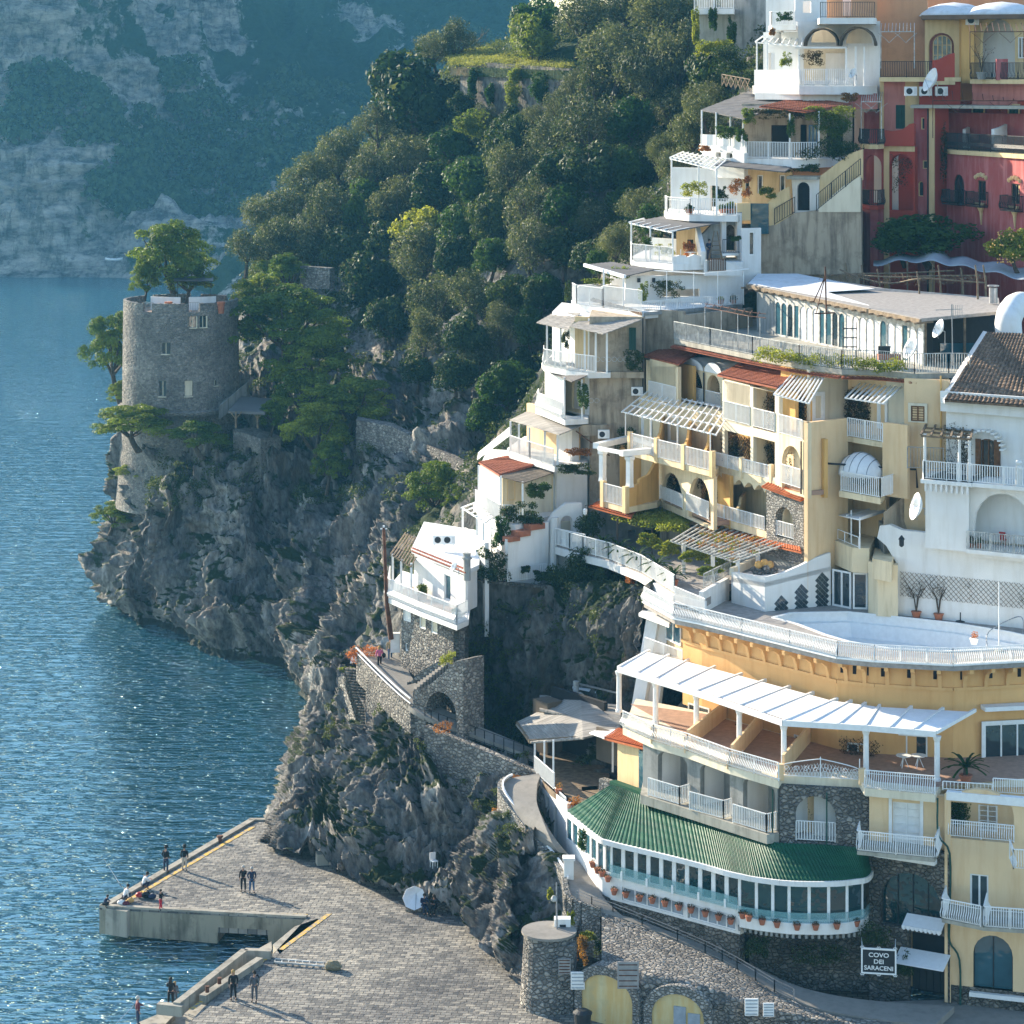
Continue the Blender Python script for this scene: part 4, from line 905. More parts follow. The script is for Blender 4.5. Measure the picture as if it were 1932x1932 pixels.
mb=MB();W.panel(Flat,mb,[(q.x,q.y)for q in ring+back],[[(q.x,q.y)for q in pl]],.35);mb.build('terrace_floor','deck',HO)
mb=MB();W.panel(Flat,mb,[(q.x,q.y)for q in pl],[[(q.x*.97+.03*Pc.x,q.y*.97+.03*Pc.y)for q in pl]for Pc in[sum(pl,Vector((0,0,0)))/len(pl)]],.1,.08);mb.build('pool_coping','whitep',HO)
mb=MB();k=len(mb.v)
Pc=sum(pl,Vector((0,0,0)))/len(pl)
n_=len(pl)
for z in(zP+.06,zP-.55,zP-.6,zP-1.5,zP-1.55):
 s_={0:.995,1:.99,2:.93,3:.9,4:.02}[[zP+.06,zP-.55,zP-.6,zP-1.5,zP-1.55].index(z)]
 for q in pl:mb.v.append((Pc.x+(q.x-Pc.x)*s_,Pc.y+(q.y-Pc.y)*s_,z))
for i in range(4):
 for j in range(n_):mb.f.append((i*n_+j,i*n_+(j+1)%n_,(i+1)*n_+(j+1)%n_,(i+1)*n_+j))
mb.build('pool_basin','whitep',HO)
for(a,b),nm in zip(zip(wl_[:-1],wl_[1:]),range(9)):
 w=W(a,b);wallp(HO,w,z3,zP-.36,'orange',name='wall',th=.4)
 mb=MB();w.box(mb,0,w.L,18.95,19.15,0,.12);w.box(mb,0,w.L,zP-.5,zP-.36,0,.1);mb.build('moulding','orange',HO)
 nc=max(1,round(w.L/1.42))
 for k in range(nc):
  u=(k+.5)*w.L/nc;mb=MB();pr=[(0,19.12),(.14,19.14),(.2,19.5),(.36,19.9),(.75,20.15),(1.25,20.22),(1.28,zP-.37),(0,zP-.37)]
  mb.slab([w.p(u-.12,z,o)for o,z in pr],.24,Vector((w.U.x,w.U.y,0)));mb.build('corbel','orange',HO)
 if nm in(4,5,6):
  [w.box(MB(),(k+.25)*w.L/3,(k+.25)*w.L/3+.22,19.6,20.1,.0,.03).build('vent','dark',HO)for k in range(3)]
railp(HO,edge,zP,1.0,out=(-.3,-1,0),belly=.22,sp=.13,w=.04,mid=True,name='terrace_railing')
mb=MB();mb.poly([V(a,D,zP+.02)for a,D in edge],.3,.1);mb.build('terrace_kerb','whitep',HO)
fr=[(1166,162.2),(1235,159.2),(1312,156),(1393,152.4),(1477,148.8),(1632,147.7),(1766,146.3)]
bk=[(1225,166),(1300,163.4),(1400,159.6),(1491,156.3),(1580,153.2),(1660,151.6),(1840,150.5)]
PG=thing('terrace_pergola','long white pergola with canvas panels round the orange hotel front','pergola',V(1450,151,17.7))
for i in range(6):
 a,b=V(*fr[i],17.72),V(*fr[i+1],17.72);c,d=V(*bk[i+1],18.0),V(*bk[i],18.0);nf=[2,2,2,2,3,3][i]
 mb=MB();mb.bar(a,b,.16,.34);mb.build('front_beam','whitep',PG)
 for k in range(nf+(i==5)):
  u=k/nf;mb=MB();mb.bar(a.lerp(b,u)+Vector((0,0,.1)),d.lerp(c,u)+Vector((0,0,.05)),.16,.2);mb.build('rafter','whitep',PG)
 for k in range(nf):
  u0,u1=(k+.06)/nf,(k+.94)/nf;mb=MB();q=[a.lerp(b,u0),a.lerp(b,u1),d.lerp(c,u1),d.lerp(c,u0)]
  q=[q[0].lerp(q[3],.06),q[1].lerp(q[2],.06),q[2].lerp(q[1],.12),q[3].lerp(q[0],.12)];mb.slab([x+Vector((0,0,.12))for x in q],.03);mb.build('canvas_panel','canvas',PG)
for a,D in fr:
 q=XY(a+2,D+.35);mb=MB();mb.lathe((q.x,q.y,z3),[(.22,0),(.22,.15),(.17,.2),(.16,2.3),(.2,2.4),(.26,2.62)],12);mb.build('column','whitep',PG)
f3=[(1175,158.7),(1233,155.4),(1297,153.2),(1377,149.7),(1469,146.7),(1475,147.8),(1622,146.9),(1632,145.2),(1764,143.9)]
slabp(HO,f3+[(1780,147),(1960,147),(1960,153),(1650,153),(1490,157),(1330,162.5),(1200,166)],z3,.45,'pale','terrace_base')
slabp(HO,[(1190,164.5),(1300,156.5),(1469,148.5),(1622,148.6),(1650,146.6),(1764,145.4),(1960,147.5),(1960,152.5),(1650,152.4),(1490,156.4),(1330,162)],z3+.025,.02,'tilefloor','terrace_floor')
for a,b,bl in((0,1,.2),(1,2,.2),(2,3,.22),(3,4,.22),(7,8,.22)):railp(HO,[f3[a],f3[b]],z3,1.05,out=(-.3,-1,0),belly=bl,sp=.13,w=.035,mid=True)
w=W(f3[5],f3[6]);mb=MB()
for k in range(2):
 u0=w.L*k/2;u1=u0+w.L/2
 top=[w.p(u0+(u1-u0)*q/8,z3+.55+.5*(q/8 if k==0 else 1-q/8)**.7+.08,.1)for q in range(9)];mb.poly(top,.045);mb.bar(w.p(u0,z3+.06,.1),w.p(u1,z3+.06,.1),.04)
 for q in range(12):
  a=u0+(u1-u0)*q/12;h_=.5+.4*(q/12 if k==0 else 1-q/12);mb.bar(w.p(a,z3+.06,.1),w.p(a+.32,z3+h_,.1),.02);mb.bar(w.p(a+.32,z3+.06,.1),w.p(a,z3+h_,.1),.02)
 for q in range(4):
  cc=u0+(u1-u0)*(q+.5)/4;rr=.17;mb.poly([w.p(cc+rr*math.cos(t_*.6)*(1-t_*.06),z3+.5+rr*math.sin(t_*.6)*(1-t_*.06),.13)for t_ in range(12)],.025)
for u_ in(0,w.L/2,w.L):mb.bar(w.p(u_,z3,.1),w.p(u_,z3+1.25,.1),.05)
mb.build('ornamental_railing','whitep',HO)
for a,D in((1233,155.6),(1297,153.4),(1377,149.9),(1472,147.4),(1627,146.4)):q=XY(a,D+.1);mb=MB();mb.box((q.x,q.y,z3+.3),(.4,.35,.95));mb.build('pier','peach',HO)
for a,D,a2,D2 in((1300,153.8,1372,161),(1383,150.4,1440,158.3),(1480,148.2,1530,155.2)):
 w=W((a,D),(a2,D2));wallp(HO,w,z3,z3+1.1,'peach',name='party_wall',th=.15)
w=W((1583,153.3),(1798,151.4));wi=[(1677,1746,1385,1460),(1560+30,1640,1400,1452)]
win(HO,w,1672,1750,1382,1462,pm='glass',n=2,off=.06)
win(HO,w,1598,1640,1400,1455,pm='glass',n=2,off=.06)
w=W((1490,156.6),(1580,153.5));win(HO,w,1500,1530,1385,1450,pm='glass',n=2,off=.06)
w=W((1324,162.8),(1400,159.9));win(HO,w,1300,1340,1325,1385,pm='glass',n=2,off=.06)
w=W((1798,151.4),(1960,152.4));win(HO,w,1856,1950,1366,1440,pm='glass',n=3,off=.06,sur='whitep')
mb=MB();w.box(mb,w.u(1850),w.u(1955),w.z(1850,1337),w.z(1850,1329),0,.8);mb.build('awning_box','whitep',HO)
creep(W((1583,153.6),(1650,152.8)),1590,1662,1385,1440,'bare vine in the white lattice screen under the pergola',off=.9,dens=.25)
creep(W((1400,159.9),(1490,156.6)),1405,1445,1365,1415,'bare winter vine on the lattice left of the pergola centre',off=.7,dens=.3)
w=W((1213,156.9),(1467,147.6));F2=w
bays=[(1241,1297,1412,1505),(1321,1377,1436,1530),(1402,1462,1462,1556)]
wallp(HO,w,z2_-.7,z3-.45,'greyw',[('a',a,b,c,d,.5)for a,b,c,d in bays],th=.35,name='bay_wall')
for a,b,c,d in bays:
 u0,u1=w.u(a),w.u(b);mb=MB();z0,z1=w.z(a,d)+.0,w.z(a,c)
 w.box(mb,u0-.1,u1+.1,z0-.1,z1+.2,-3.2,-2.6);w.box(mb,u0-.25,u0-.02,z0-.1,z1+.2,-2.6,-.36);w.box(mb,u1+.02,u1+.25,z0-.1,z1+.2,-2.6,-.36);w.box(mb,u0-.1,u1+.1,z1+.02,z1+.2,-2.6,-.36)
 mb.build('bay_recess','white',HO)
 mb=MB();w.box(mb,u0-.2,u1+.2,z2_-.35,z2_-.05,-2.6,-.0);mb.build('bay_floor','tilefloor',HO)
for pp in([(1223,154.9),(1282,152.9),(1300,153.5)],[(1301,151.9),(1365,150),(1380,150.5)],[(1383,149.3),(1446,147.3),(1465,147.7)]):railp(HO,pp,z2_,1.1,out=(-.3,-1,0),belly=.0,sp=.13,w=.05,name='balcony_railing')
slabp(HO,[(1208,155.2),(1283,152.6),(1366,149.7),(1447,147.0),(1470,147.3),(1470,149),(1213,158)],z2_-.02,.55,'concrete','balcony_floor')
w=W((1471,147.4),(1640,146.4));ST=w
wallp(HO,w,10.6,z3-.45,'rubble',[('a',1500,1577,1500,1588)],th=.5,name='stone_wall')
mb=MB();w.box(mb,w.u(1490),w.u(1590),10.8,14.3,-2.6,-2.3);w.box(mb,w.u(1532),w.u(1590),10.8,14.3,-2.3,-1.5);w.box(mb,w.u(1490),w.u(1590),10.8,11.2,-2.3,-.5);mb.build('loggia_recess','white',HO)
creep(W(tuple(w.p(0,0,-2.28).xy),tuple(w.p(w.L,0,-2.28).xy),world=True),1503,1530,1506,1580,'thin climber on the trellis inside the stone arch loggia',dens=.3)
mb=MB();rail(mb,[w.p(w.u(1500)+.05,w.z(1500,1586),-.1),w.p(w.u(1577)-.05,w.z(1500,1586),-.1)],1.15,w=.05,sp=.16);mb.build('railing','whitep',HO)
for x in(1458,1560):mb=MB();mb.tube([w.p(w.u(x),10.9,.08),w.p(w.u(x),14.2,.08)],.05,6);mb.build('drain_pipe','greend',HO)
w=W((1640,145.9),(1782,144.6));E2=w
wallp(HO,w,z2_-.1,z3-.3,'peach',[('r',1683,1736,1512,1598)],th=.4)
win(HO,w,1683,1736,1512,1598,pm='whitep',off=-.25,sur=None,n=2,bars=5,name='door');mb=MB();w.box(mb,w.u(1677),w.u(1683),z2_,z2_+2.7,0,.05);w.box(mb,w.u(1736),w.u(1742),z2_,z2_+2.7,0,.05);w.box(mb,w.u(1677),w.u(1742),z2_+2.7,z2_+2.9,0,.05);mb.build('door_surround','whitep',HO)
slabp(HO,[(1617,143.9),(1764,142.5),(1775,144.6),(1640,146.2),(1622,145.6)],z2_,.22,'concrete')
railp(HO,[(1622,145.7),(1617,143.9),(1764,142.5),(1772,144.6)],z2_,1.15,out=(0,-1,0),belly=.2,sp=.13,w=.035,mid=True,name='balcony_railing')
w=W((1640,146.3),(1792,144.0));GW=w
u0=w.u(1659);u1=w.u(1777)
wallp(HO,w,2.4,z2_-.25,'rubbled',[('a',1660,1776,1638,1744),('r',1712,1788,1756,1911)],th=.6,name='stone_wall')
win(HO,w,1660,1776,1638,1744,fm='black',pm='teal',off=-.5,n=4,arc=1,fw=.05)
mb=MB();w.box(mb,w.u(1655),w.u(1768),w.z(1655,1612),w.z(1655,1604),0,.5);mb.build('awning_box','whitep',HO)
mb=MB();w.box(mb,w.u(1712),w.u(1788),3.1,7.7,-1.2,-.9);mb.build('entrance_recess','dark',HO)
mb=MB();[w.box(mb,w.u(1714)+k*.42,w.u(1714)+k*.42+.36,3.2,5.1,-.85,-.8)for k in range(5)];mb.build('entrance_gate','black',HO)
a,b=w.p(w.u(1712),7.75,.05),w.p(w.u(1786),7.75,.05);mb=MB();nn=Vector((w.N.x,w.N.y,0));mb.slab([a,b,b+nn*.9-Vector((0,0,.45)),a+nn*.9-Vector((0,0,.45))],.04)
for k in range(9):q=a.lerp(b,(k+.5)/9)+nn*.9-Vector((0,0,.45));mb.lathe((q.x,q.y,q.z-.22),[(.05,0),(.14,.1),(.14,.25)],8,1,.3)
mb.build('scalloped_awning','canvas',HO)
a,b=w.p(w.u(1700),5.75,.05),w.p(w.u(1794),5.75,.05);mb=MB();mb.slab([a,b,b+nn*1.3-Vector((0,0,.5)),a+nn*1.3-Vector((0,0,.5))],.05);mb.build('entrance_awning','canvas',HO)
w=W((1786,144.2),(1960,142.6));RW=w
wallp(HO,w,4.0,z3-.35,'peach',[('a',1788,1913,1484,1580,1.3),('r',1830,1865,1648,1728),('a',1836,1911,1761,1868)],th=.45,name='wall')
wallp(HO,w,2.4,4.0,'rubbled',[],th=.5,name='stone_plinth',o=.05)
mb=MB();w.box(mb,w.u(1786),w.u(1960),z3-.35,z3+.12,-.3,.15);w.box(mb,w.u(1786),w.u(1960),z3-1.0,z3-.36,.0,.06)if 0 else None;mb.build('cornice','whitep',HO)
mb=MB();w.box(mb,w.u(1783),w.u(1925),11.3,14.4,-2.4,-2.1);w.box(mb,w.u(1783),w.u(1925),11.2,11.5,-2.1,-.46);mb.build('loggia_recess','peach',HO)
wb=W(tuple(w.p(0,0,-2.08).xy),tuple(w.p(w.L,0,-2.08).xy),world=True);win(HO,wb,1846,1882,1500,1566,pm='whitep',n=2,bars=6,name='door')
creep(wb,1795,1822,1500,1552,'green climber on the trellis in the right hand loggia',dens=.7,mat='leaf')
mb=MB();rail(mb,[w.p(w.u(1790),w.z(1790,1577),.08),w.p(w.u(1913),w.z(1790,1577),.08)],.95,w=.04,sp=.13,mid=True,belly=.12);mb.build('loggia_railing','whitep',HO)
win(HO,w,1830,1865,1648,1728,off=-.12,n=2,fw=.1,sur='whitep');win(HO,w,1836,1911,1761,1868,off=-.25,fm='black',pm='glassb',n=2,arc=1,fw=.05,name='arched_window')
mb=MB();w.box(mb,w.u(1830),w.u(1960),w.z(1830,1876),w.z(1830,1868),0,.35);mb.build('sill','whitep',HO)
slabp(HO,[(1777,141.6),(1856,140.2),(1960,139.6),(1960,143),(1786,144.2)],z1_,.2,'concrete')
railp(HO,[(1785,143.8),(1777,141.6),(1850,140.3)],z1_,1.15,out=(0,-1,0),belly=.22,sp=.13,w=.035,mid=True,name='balcony_railing')
railp(HO,[(1862,142.5),(1856,140.2),(1955,139.6)],z1_,1.15,out=(0,-1,0),belly=.22,sp=.13,w=.035,mid=True,name='balcony_railing')
railp(HO,[(1905,142.4),(1912,140.6),(1960,140.4)],z2_+.0,1.1,out=(0,-1,0),belly=.2,sp=.13,w=.035,name='balcony_railing')
mb=MB();w.box(mb,-.1,.25,3,z3,0,.12);mb.build('pilaster','peach',HO)
mb=MB();mb.tube(smooth_poly([w.p(-.5,14.6,.1),w.p(-.45,12.5,.15),w.p(.2,11.5,.15),w.p(.2,8,.15),w.p(.2,6.5,.15),w.p(.75,5.5,.15),w.p(.8,2.6,.15)],4),.06,6);mb.build('drain_pipe','greend',HO)
w=W((1778,144.6),(1960,143.4));mb=MB();rail(mb,[w.p(w.u(1779),z3+.1,.1),w.p(w.u(1872),z3+.1,.1)],.5,sp=.2,w=.03);rail(mb,[w.p(w.u(1874),z3+.1,.1),w.p(w.u(1958),z3+.1,.1)],.85,sp=.13,w=.03,belly=.2);mb.build('parapet_railing','whitep',HO)
pot(1822,1432,146.2,'dark sago palm in a pot behind the low railing at the right','leaf',.42,'palm',base=V(1822,146.2,z3))
body(HO,W((1470,149),(1960,147)),2.4,z3-.6,3,'peach','core_wall');
blk(HO,[(1230,159),(1470,150.5),(1480,160),(1300,170)],8,z3-.6,'greyw','core_wall')
for k in range(2):lounger_table(V(1705+28*k,149.5,z3),['small white round table left of centre behind the hotel glass door','small white round table right of centre behind the hotel glass door'][k])
for x0,x1,lab in((1237,1205,'long'),(1255,1232,'short')):
 mb=MB();mb.bar(V(x0,168.5,20.2),V(x1,166.5,14.0),.9,.5);mb.build('buttress','white',HO)
slabp(HO,[(1215,167.5),(1285,163.5),(1290,167),(1235,171)],17.6,.25,'concrete');railp(HO,[(1217,167.3),(1287,163.4)],17.6,1.05,out=(-1,-1,0))
slabp(HO,[(1205,168),(1262,164.5),(1275,169),(1235,171.5)],20.1,.22,'white','canopy');w=W((1250,168),(1288,165));win(HO,w,1256,1285,1150,1205,pm='glassb',n=2)
wallp(HO,w,17.3,20.5,'peach',[],th=.2,o=-.1)
# ---- pool terrace walls: white planter, garden room
PW=thing('planter_wall','white sweeping planter wall with diamond glass blocks beside the pool','wall',V(1480,168,zP))
w=W((1442,159.8),(1565,166.5));a=[w.uz(1442,1089),w.uz(1442,1156)]
w=W(tuple(G(1443,1154,zP).xy),tuple(G(1568,1142,zP).xy),world=True)
zt_=lambda x,y:w.uz(x,y)
oo=[(0,zP),(w.L,zP),zt_(1567,1043),zt_(1540,1052),zt_(1508,1068),zt_(1475,1082),zt_(1443,1089)]
wallp(PW,w,0,0,'white',[],out=oo,th=.25)
w2=W(tuple(G(1380,1137,zP).xy),tuple(G(1443,1154,zP).xy),world=True);wallp(PW,w2,0,0,'white',[],out=[(0,zP),(w2.L,zP),(w2.L,zt_(1443,1089)[1]),(0,w2.z(1376,1078))],th=.25)
e1=w2.p(0,w2.z(1376,1078),0);e2=w.p(0,zt_(1443,1089)[1]);e3=w.p(w.L,zt_(1567,1043)[1]);e4=P(1520,1028,176)
mb=MB();mb.slab([e1-Vector((0,0,.35)),e2-Vector((0,0,.35)),e3-Vector((0,0,.9)),e4-Vector((0,0,.6))],.3);mb.build('planter_floor','white',PW)
mb=MB();mb.poly([e1,P(1430,1056,172),P(1480,1040,175),e4],.3,.5);mb.build('coping','pale',PW)
for cx_,cy_,rows_ in((1474,1138,3),(1512,1127,5),(1551,1115,6)):
 u,z=w.uz(cx_,cy_);mb=MB();s_=.2
 for i in range(-rows_,rows_+1):
  for j in range(-2,3):
   if(i+j)%2 or abs(j)*1.1+max(0,i)*.7>rows_*.75+.5:continue
   c_=(u+j*s_*.9,z+i*s_*.9);mb.slab([w.p(c_[0]+dx*s_*.85,c_[1]+dz*s_*.85,.02)for dx,dz in((-1,0),(0,-1),(1,0),(0,1))],.04,-Vector((w.N.x,w.N.y,0)))
 mb.build('glass_block_panel','glass',PW)
for cx_,cy_,rr,lab in((1442,1082,5,'rockery with three round golden cacti in the left planter'),(1506,1058,4.4,'rockery with one big golden cactus in the right planter')):
 c=P(cx_,cy_,168.5 if cx_<1460 else 172);t=thing('cactus_rockery',lab,'rockery',c,'cactus rockeries')
 mb=MB();r_=random.Random(cx_)
 for k in range(16):mb.blob((c.x+r_.uniform(-.85,.85),c.y+r_.uniform(-.4,.4),c.z+r_.uniform(-.15,.35)),r_.uniform(.16,.3),k,(1,1,1.1),5,.5)
 mb.build('rocks','rubble',t)
 for k in range(3 if cx_<1460 else 1):
  mb=MB();q=c+Vector(((k-1)*.38 if cx_<1460 else 0,-.1,.6+.12*(k%2)));mb.blob(q,.27 if cx_<1460 else.36,3,(1,1,1),8,.05);mb.build('cactus','ochre',t)
GR=thing('garden_room','cream garden room with a glazed corner door opening on the pool','pavilion',V(1600,168,zP))
w=W(tuple(G(1568,1142,zP).xy),tuple(G(1608,1150,zP).xy),world=True);win(GR,w,1571,1606,1073,1142,n=2,pm='glass',name='glazed_door',fw=.12)
wb=W(tuple(G(1608,1150,zP).xy),tuple(G(1640,1151,zP).xy),world=True);win(GR,wb,1609,1637,1080,1149,n=1,pm='glass',name='glazed_door',fw=.12)
zt2=25.0
mb=MB();pts=[(1500,178),(1568,168.2),(1608,165.0),(1640,164.8),(1650,168),(1640,176)]
mb.prism([tuple(XY(*p))for p in pts],zP+2.55,zt2);mb.build('upper_wall','cream',GR)
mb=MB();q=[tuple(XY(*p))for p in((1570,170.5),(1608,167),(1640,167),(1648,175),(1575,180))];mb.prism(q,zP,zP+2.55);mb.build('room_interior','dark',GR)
mb=MB();q=[tuple(XY(*p))for p in((1638,164.6),(1656,163.6),(1694,163.2),(1694,170),(1640,170))];mb.prism([q[0],q[1],q[2],q[3],q[4]],zP,24.2);mb.build('buttress','cream',GR)
mb=MB();q=[tuple(XY(*p))for p in((1646,163.4),(1682,162.2),(1690,166),(1650,167))];mb.prism(q,23.3,24.6);mb.build('buttress_ledge','cream',GR)
sheetp(GR,[(1507,955,176),(1622,980,164),(1668,965,168),(1585,940,178)],'canvas','glazed_roof',.08)
mb=MB()
for k in range(6):u=k/5;mb.bar(P(1507,953,176).lerp(P(1622,978,164),u),P(1585,938,178).lerp(P(1668,963,168),u),.1)
mb.build('roof_bars','whitep',GR)
posts(GR,[(1510,175.5,25,28),(1568,170,25,27.6),(1606,166.5,25,27.2),(1622,164.6,25,26.9)],.08)
w=W((1520,181),(1650,171));wallp(GR,w,24.6,28.4,'brownw',[('r',1570,1600,985,1020),('r',1606,1640,985,1022)],th=.3,name='back_wall');win(GR,w,1570,1600,985,1020,n=2,off=-.2);win(GR,w,1606,1640,985,1022,n=2,off=-.2)
creep(w,1525,1568,965,1005,'dense climber on the back wall of the glazed roof terrace',dens=.8)
railp(GR,[(1507,175),(1568,168.8),(1620,164.9)],zt2,.7,sp=.9,w=.03,mat='whitep')
GW2=thing('garden_wall','tall white garden wall with a lattice trellis along the pool','wall',V(1780,162,zP))
w=W(tuple(G(1692,1160,zP).xy),tuple(G(1950,1188,zP).xy),world=True);LW=w
oo=[(0,zP-.1),(w.L,zP-.1),(w.L,w.z(1950,1050)),(w.u(1840),w.z(1840,1040)),w.uz(1745,1005),w.uz(1700,1000),w.uz(1678,990),w.uz(1660,992),w.uz(1655,1015),w.uz(1672,1030),w.uz(1690,1060)]
wallp(GW2,w,0,0,'white',[],out=oo,th=.5)
mb=MB();
a0,a1=w.u(1699),w.L;st=.33;zb0,zb1=w.z(1699,1124),w.z(1699,1078);Hd=zb1-zb0;k=-int(Hd/st)-1
while k*st<a1-a0:
 for sg in(1,-1):
  s0,e0=max(0,k*st),min(a1-a0,k*st+Hd)
  if e0>s0:
   za,zc=s0-k*st,e0-k*st
   if sg<0:za,zc=Hd-za,Hd-zc
   dz=-.035*(s0);mb.bar(w.p(a0+s0,zb0+za,.05+.01*sg),w.p(a0+e0,zb0+zc,.05+.01*sg),.03,.02)
 k+=1
mb.build('trellis','wood',GW2)
for k,(x,y)in enumerate(((1726,1163),(1768,1167),(1849,1172),(1948,1186))):
 pot(x,y,0,f'{ordn[k]} espaliered bare vine in a clay pot from left by the pool wall','creeper',.36,'bare',grp='potted vines by the pool',base=G(x,y-1,zP)+Vector((0,-.6,0)))
for k,x in enumerate((1812,1831)):
 c=G(x,1173,zP);t=thing('umbrella_stand',['left black umbrella stand between the potted vines','right black umbrella stand between the potted vines'][k],'umbrella stand',c,'umbrella stands by the pool');mb=MB();mb.lathe(c,[(.32,0),(.28,.06),(.05,.1)],12);mb.build('base','black',t);mb=MB();mb.tube([c,c+Vector((0,0,.6))],.04,6);mb.build('socket','black',t)
c=G(1838,1215,zP);pot(1838,1215,0,'white urn with a dry plant on the pool edge','rustleaf',.3,pm='whitep',base=c,n=120,hs=.8)
t=thing('pool_ladder','curved steel handrail of the pool at the right','ladder',G(1880,1200,zP));mb=MB()
mb.tube(smooth_poly([G(1862,1222,zP),G(1866,1213,zP)+Vector((0,0,.7)),G(1915,1195,zP)+Vector((0,0,1.0)),G(1930,1196,zP)+Vector((0,0,.9)),G(1930,1196,zP)],4),.035,6);mb.build('handrail','metal',t)
t=thing('parasol_pole','tall thin white parasol pole beside the pool railing','pole',G(1885,1229,zP));mb=MB();c=G(1885,1229,zP);mb.tube([c,c+Vector((0,0,4.2))],[.05,.035],8);mb.build('pole','whitep',t);mb=MB();mb.lathe(c,[(.3,0),(.28,.08)],12);mb.build('foot','concrete',t)
# ================================================================== GREEN-ROOFED RESTAURANT
RS=thing('green_roof_restaurant','curved glazed restaurant with a green corrugated roof and white walls','restaurant',V(1350,149,5))
zE,zU=9.8,11.15
ev=[(1068,1531),(1126,1577),(1152,1588),(1235,1608),(1319,1629),(1371,1644),(1398,1650),(1428,1656),(1490,1663),(1565,1664),(1612,1660),(1640,1652),(1652,1617)]
evp=[G(x,y,zE)for x,y in ev]
upr=[(1156,1479),(1172,1486),(1190,1492),(1225,1506),(1300,1533),(1350,1551),(1380,1562),(1410,1573),(1458,1590),(1530,1594),(1580,1597),(1625,1602),(1650,1613)]
upp=[G(x,y,zU)for x,y in upr];upp[-1]=evp[-1]+Vector((0,.1,.15))
mb=MB();g=[]
nn_=420;E_=crs(np.array([list(p)for p in evp]),nn_);U2=crs(np.array([list(p)for p in upp]),nn_)
for v in np.linspace(0,1,14):
 row=E_*(1-v)+U2*v;row[:,2]+=.05*np.abs(np.sin(np.arange(nn_)*.9))+.02*((v*13)%2>.9);g.append(row)
mb.grid(g,(34,6));o=mb.build('roof','greenroof',RS);so=o.modifiers.new('s','SOLIDIFY');so.thickness=.08;so.offset=-1
Ez=crs(np.array([list(p)for p in evp]),60);mb=MB();mb.poly([Vector(p)+Vector((0,0,-.1))for p in Ez],.22,.3);mb.build('gutter','white',RS)
mb=MB();mb.bar(upp[0]+Vector((0,.2,.05)),upp[3]+Vector((0,.3,.1)),.5,.25);mb.build('roof_flashing','greenroof',RS)
def inset(p,d=.35):return p+Vector((0,d,0))
seg=[((1152,G(1152,1588,zE).y+.4),(1396,G(1396,1650,zE).y+.4))]
w=W(*seg[0]);FW=w;zs_=7.75
nb=10
for k in range(nb):
 u0=w.L*k/nb;u1=w.L*(k+1)/nb;mb=MB();w.panel(mb,rect(u0,u1,zs_-.05,zE-.2),[rect(u0+.14,u1-.14,zs_+.1,zE-.35)],.12);f=mb.build('window','whitep',RS)
 mb=MB();w.box(mb,u0+.1,u1-.1,zs_+.05,zE-.3,-.1,-.06);mb.build('pane','teal',f)
for k in range(nb//1):
 if k%2:mb=MB();u0=w.L*k/nb;w.box(mb,u0-.05,u0+.09,zs_-.15,zs_+.35,.1,.2);mb.build('lantern_box','whitep',RS)
mb=MB();w.box(mb,.05,w.L-.05,zs_-.1,zs_+.62,.16,.19);gl=mb.build('glass_balustrade','glassb',RS)
M['clear']=plain('clear_blue_glass',(.20,.42,.45),.1,.05);nb_=N('clear_glass');nb_.col((.25,.5,.52));nb_.rough(.05,.6);nb_.b.inputs['Alpha'].default_value=.35;M['clear']=nb_.m;gl.data.materials[0]=M['clear']
wallp(RS,w,6.2,zs_-.06,'white',[rect(w.u(1171)+.1,w.u(1290),6.35,7.15),rect(w.u(1297),w.u(1388),6.35,7.2)],th=.4)
for a,b,n_ in((1172,1289,5),(1298,1387,5)):
 u0,u1=w.u(a)+.1,w.u(b);mb=MB();hs=[rect(u0+(u1-u0)*k/n_+.04,u0+(u1-u0)*(k+1)/n_-.04,6.42,7.1)for k in range(n_)];w.panel(mb,rect(u0,u1,6.36,7.16),hs,.05,-.05);f=mb.build('lattice_window','whitep',RS)
 mb=MB();w.box(mb,u0,u1,6.36,7.16,-.2,-.12);mb.build('pane','net',f)
wallp(RS,w,3.2,6.2,'rubbled',[],th=.5,o=.03,name='stone_base')
blk(RS,[(1156,154.6),(1396,146.6),(1600,146.3),(1600,149),(1410,151),(1215,158.5)],6.4,7.7,'deck','dining_floor')
blk(RS,[(1200,158.6),(1400,151.5),(1640,150),(1640,151),(1405,152.6),(1205,160)],7.7,11.0,'brownw','inner_wall')
bow=[(1396,1650.5),(1428,1656),(1459,1660),(1490,1663),(1528,1664),(1565,1664),(1600,1662),(1630,1656),(1648,1632)]
bp=[inset(G(x,y,zE))for x,y in bow]
for a,b in zip(bp[:-1],bp[1:]):
 w=W(tuple(a.xy),tuple(b.xy),world=True);n2=1
 for k in range(n2):
  u0=w.L*k/n2;u1=w.L*(k+1)/n2;mb=MB();w.panel(mb,rect(u0,u1,7.4,zE-.2),[rect(u0+.09,u1-.09,7.52,zE-.32)],.12);f=mb.build('window','whitep',RS)
  mb=MB();w.box(mb,u0+.05,u1-.05,7.45,zE-.25,-.1,-.06);mb.build('pane','teal',f)
 mb=MB();w.box(mb,0,w.L,7.35,7.95,.14,.17);mb.build('glass_balustrade',M['clear'],RS)
mb=MB();bz=[p+Vector((0,-.25,0))for p in bp]
mb.prism([tuple(p.xy)for p in bz]+[(bp[-1].x,bp[-1].y+3),(bp[0].x,bp[0].y+3)],6.75,7.38);mb.build('bow_wall','white',RS)
mb=MB();mb.prism([tuple((p+Vector((0,.5,0))).xy)for p in bp]+[(bp[-1].x,bp[-1].y+2),(bp[0].x,bp[0].y+2)],6.45,6.75)
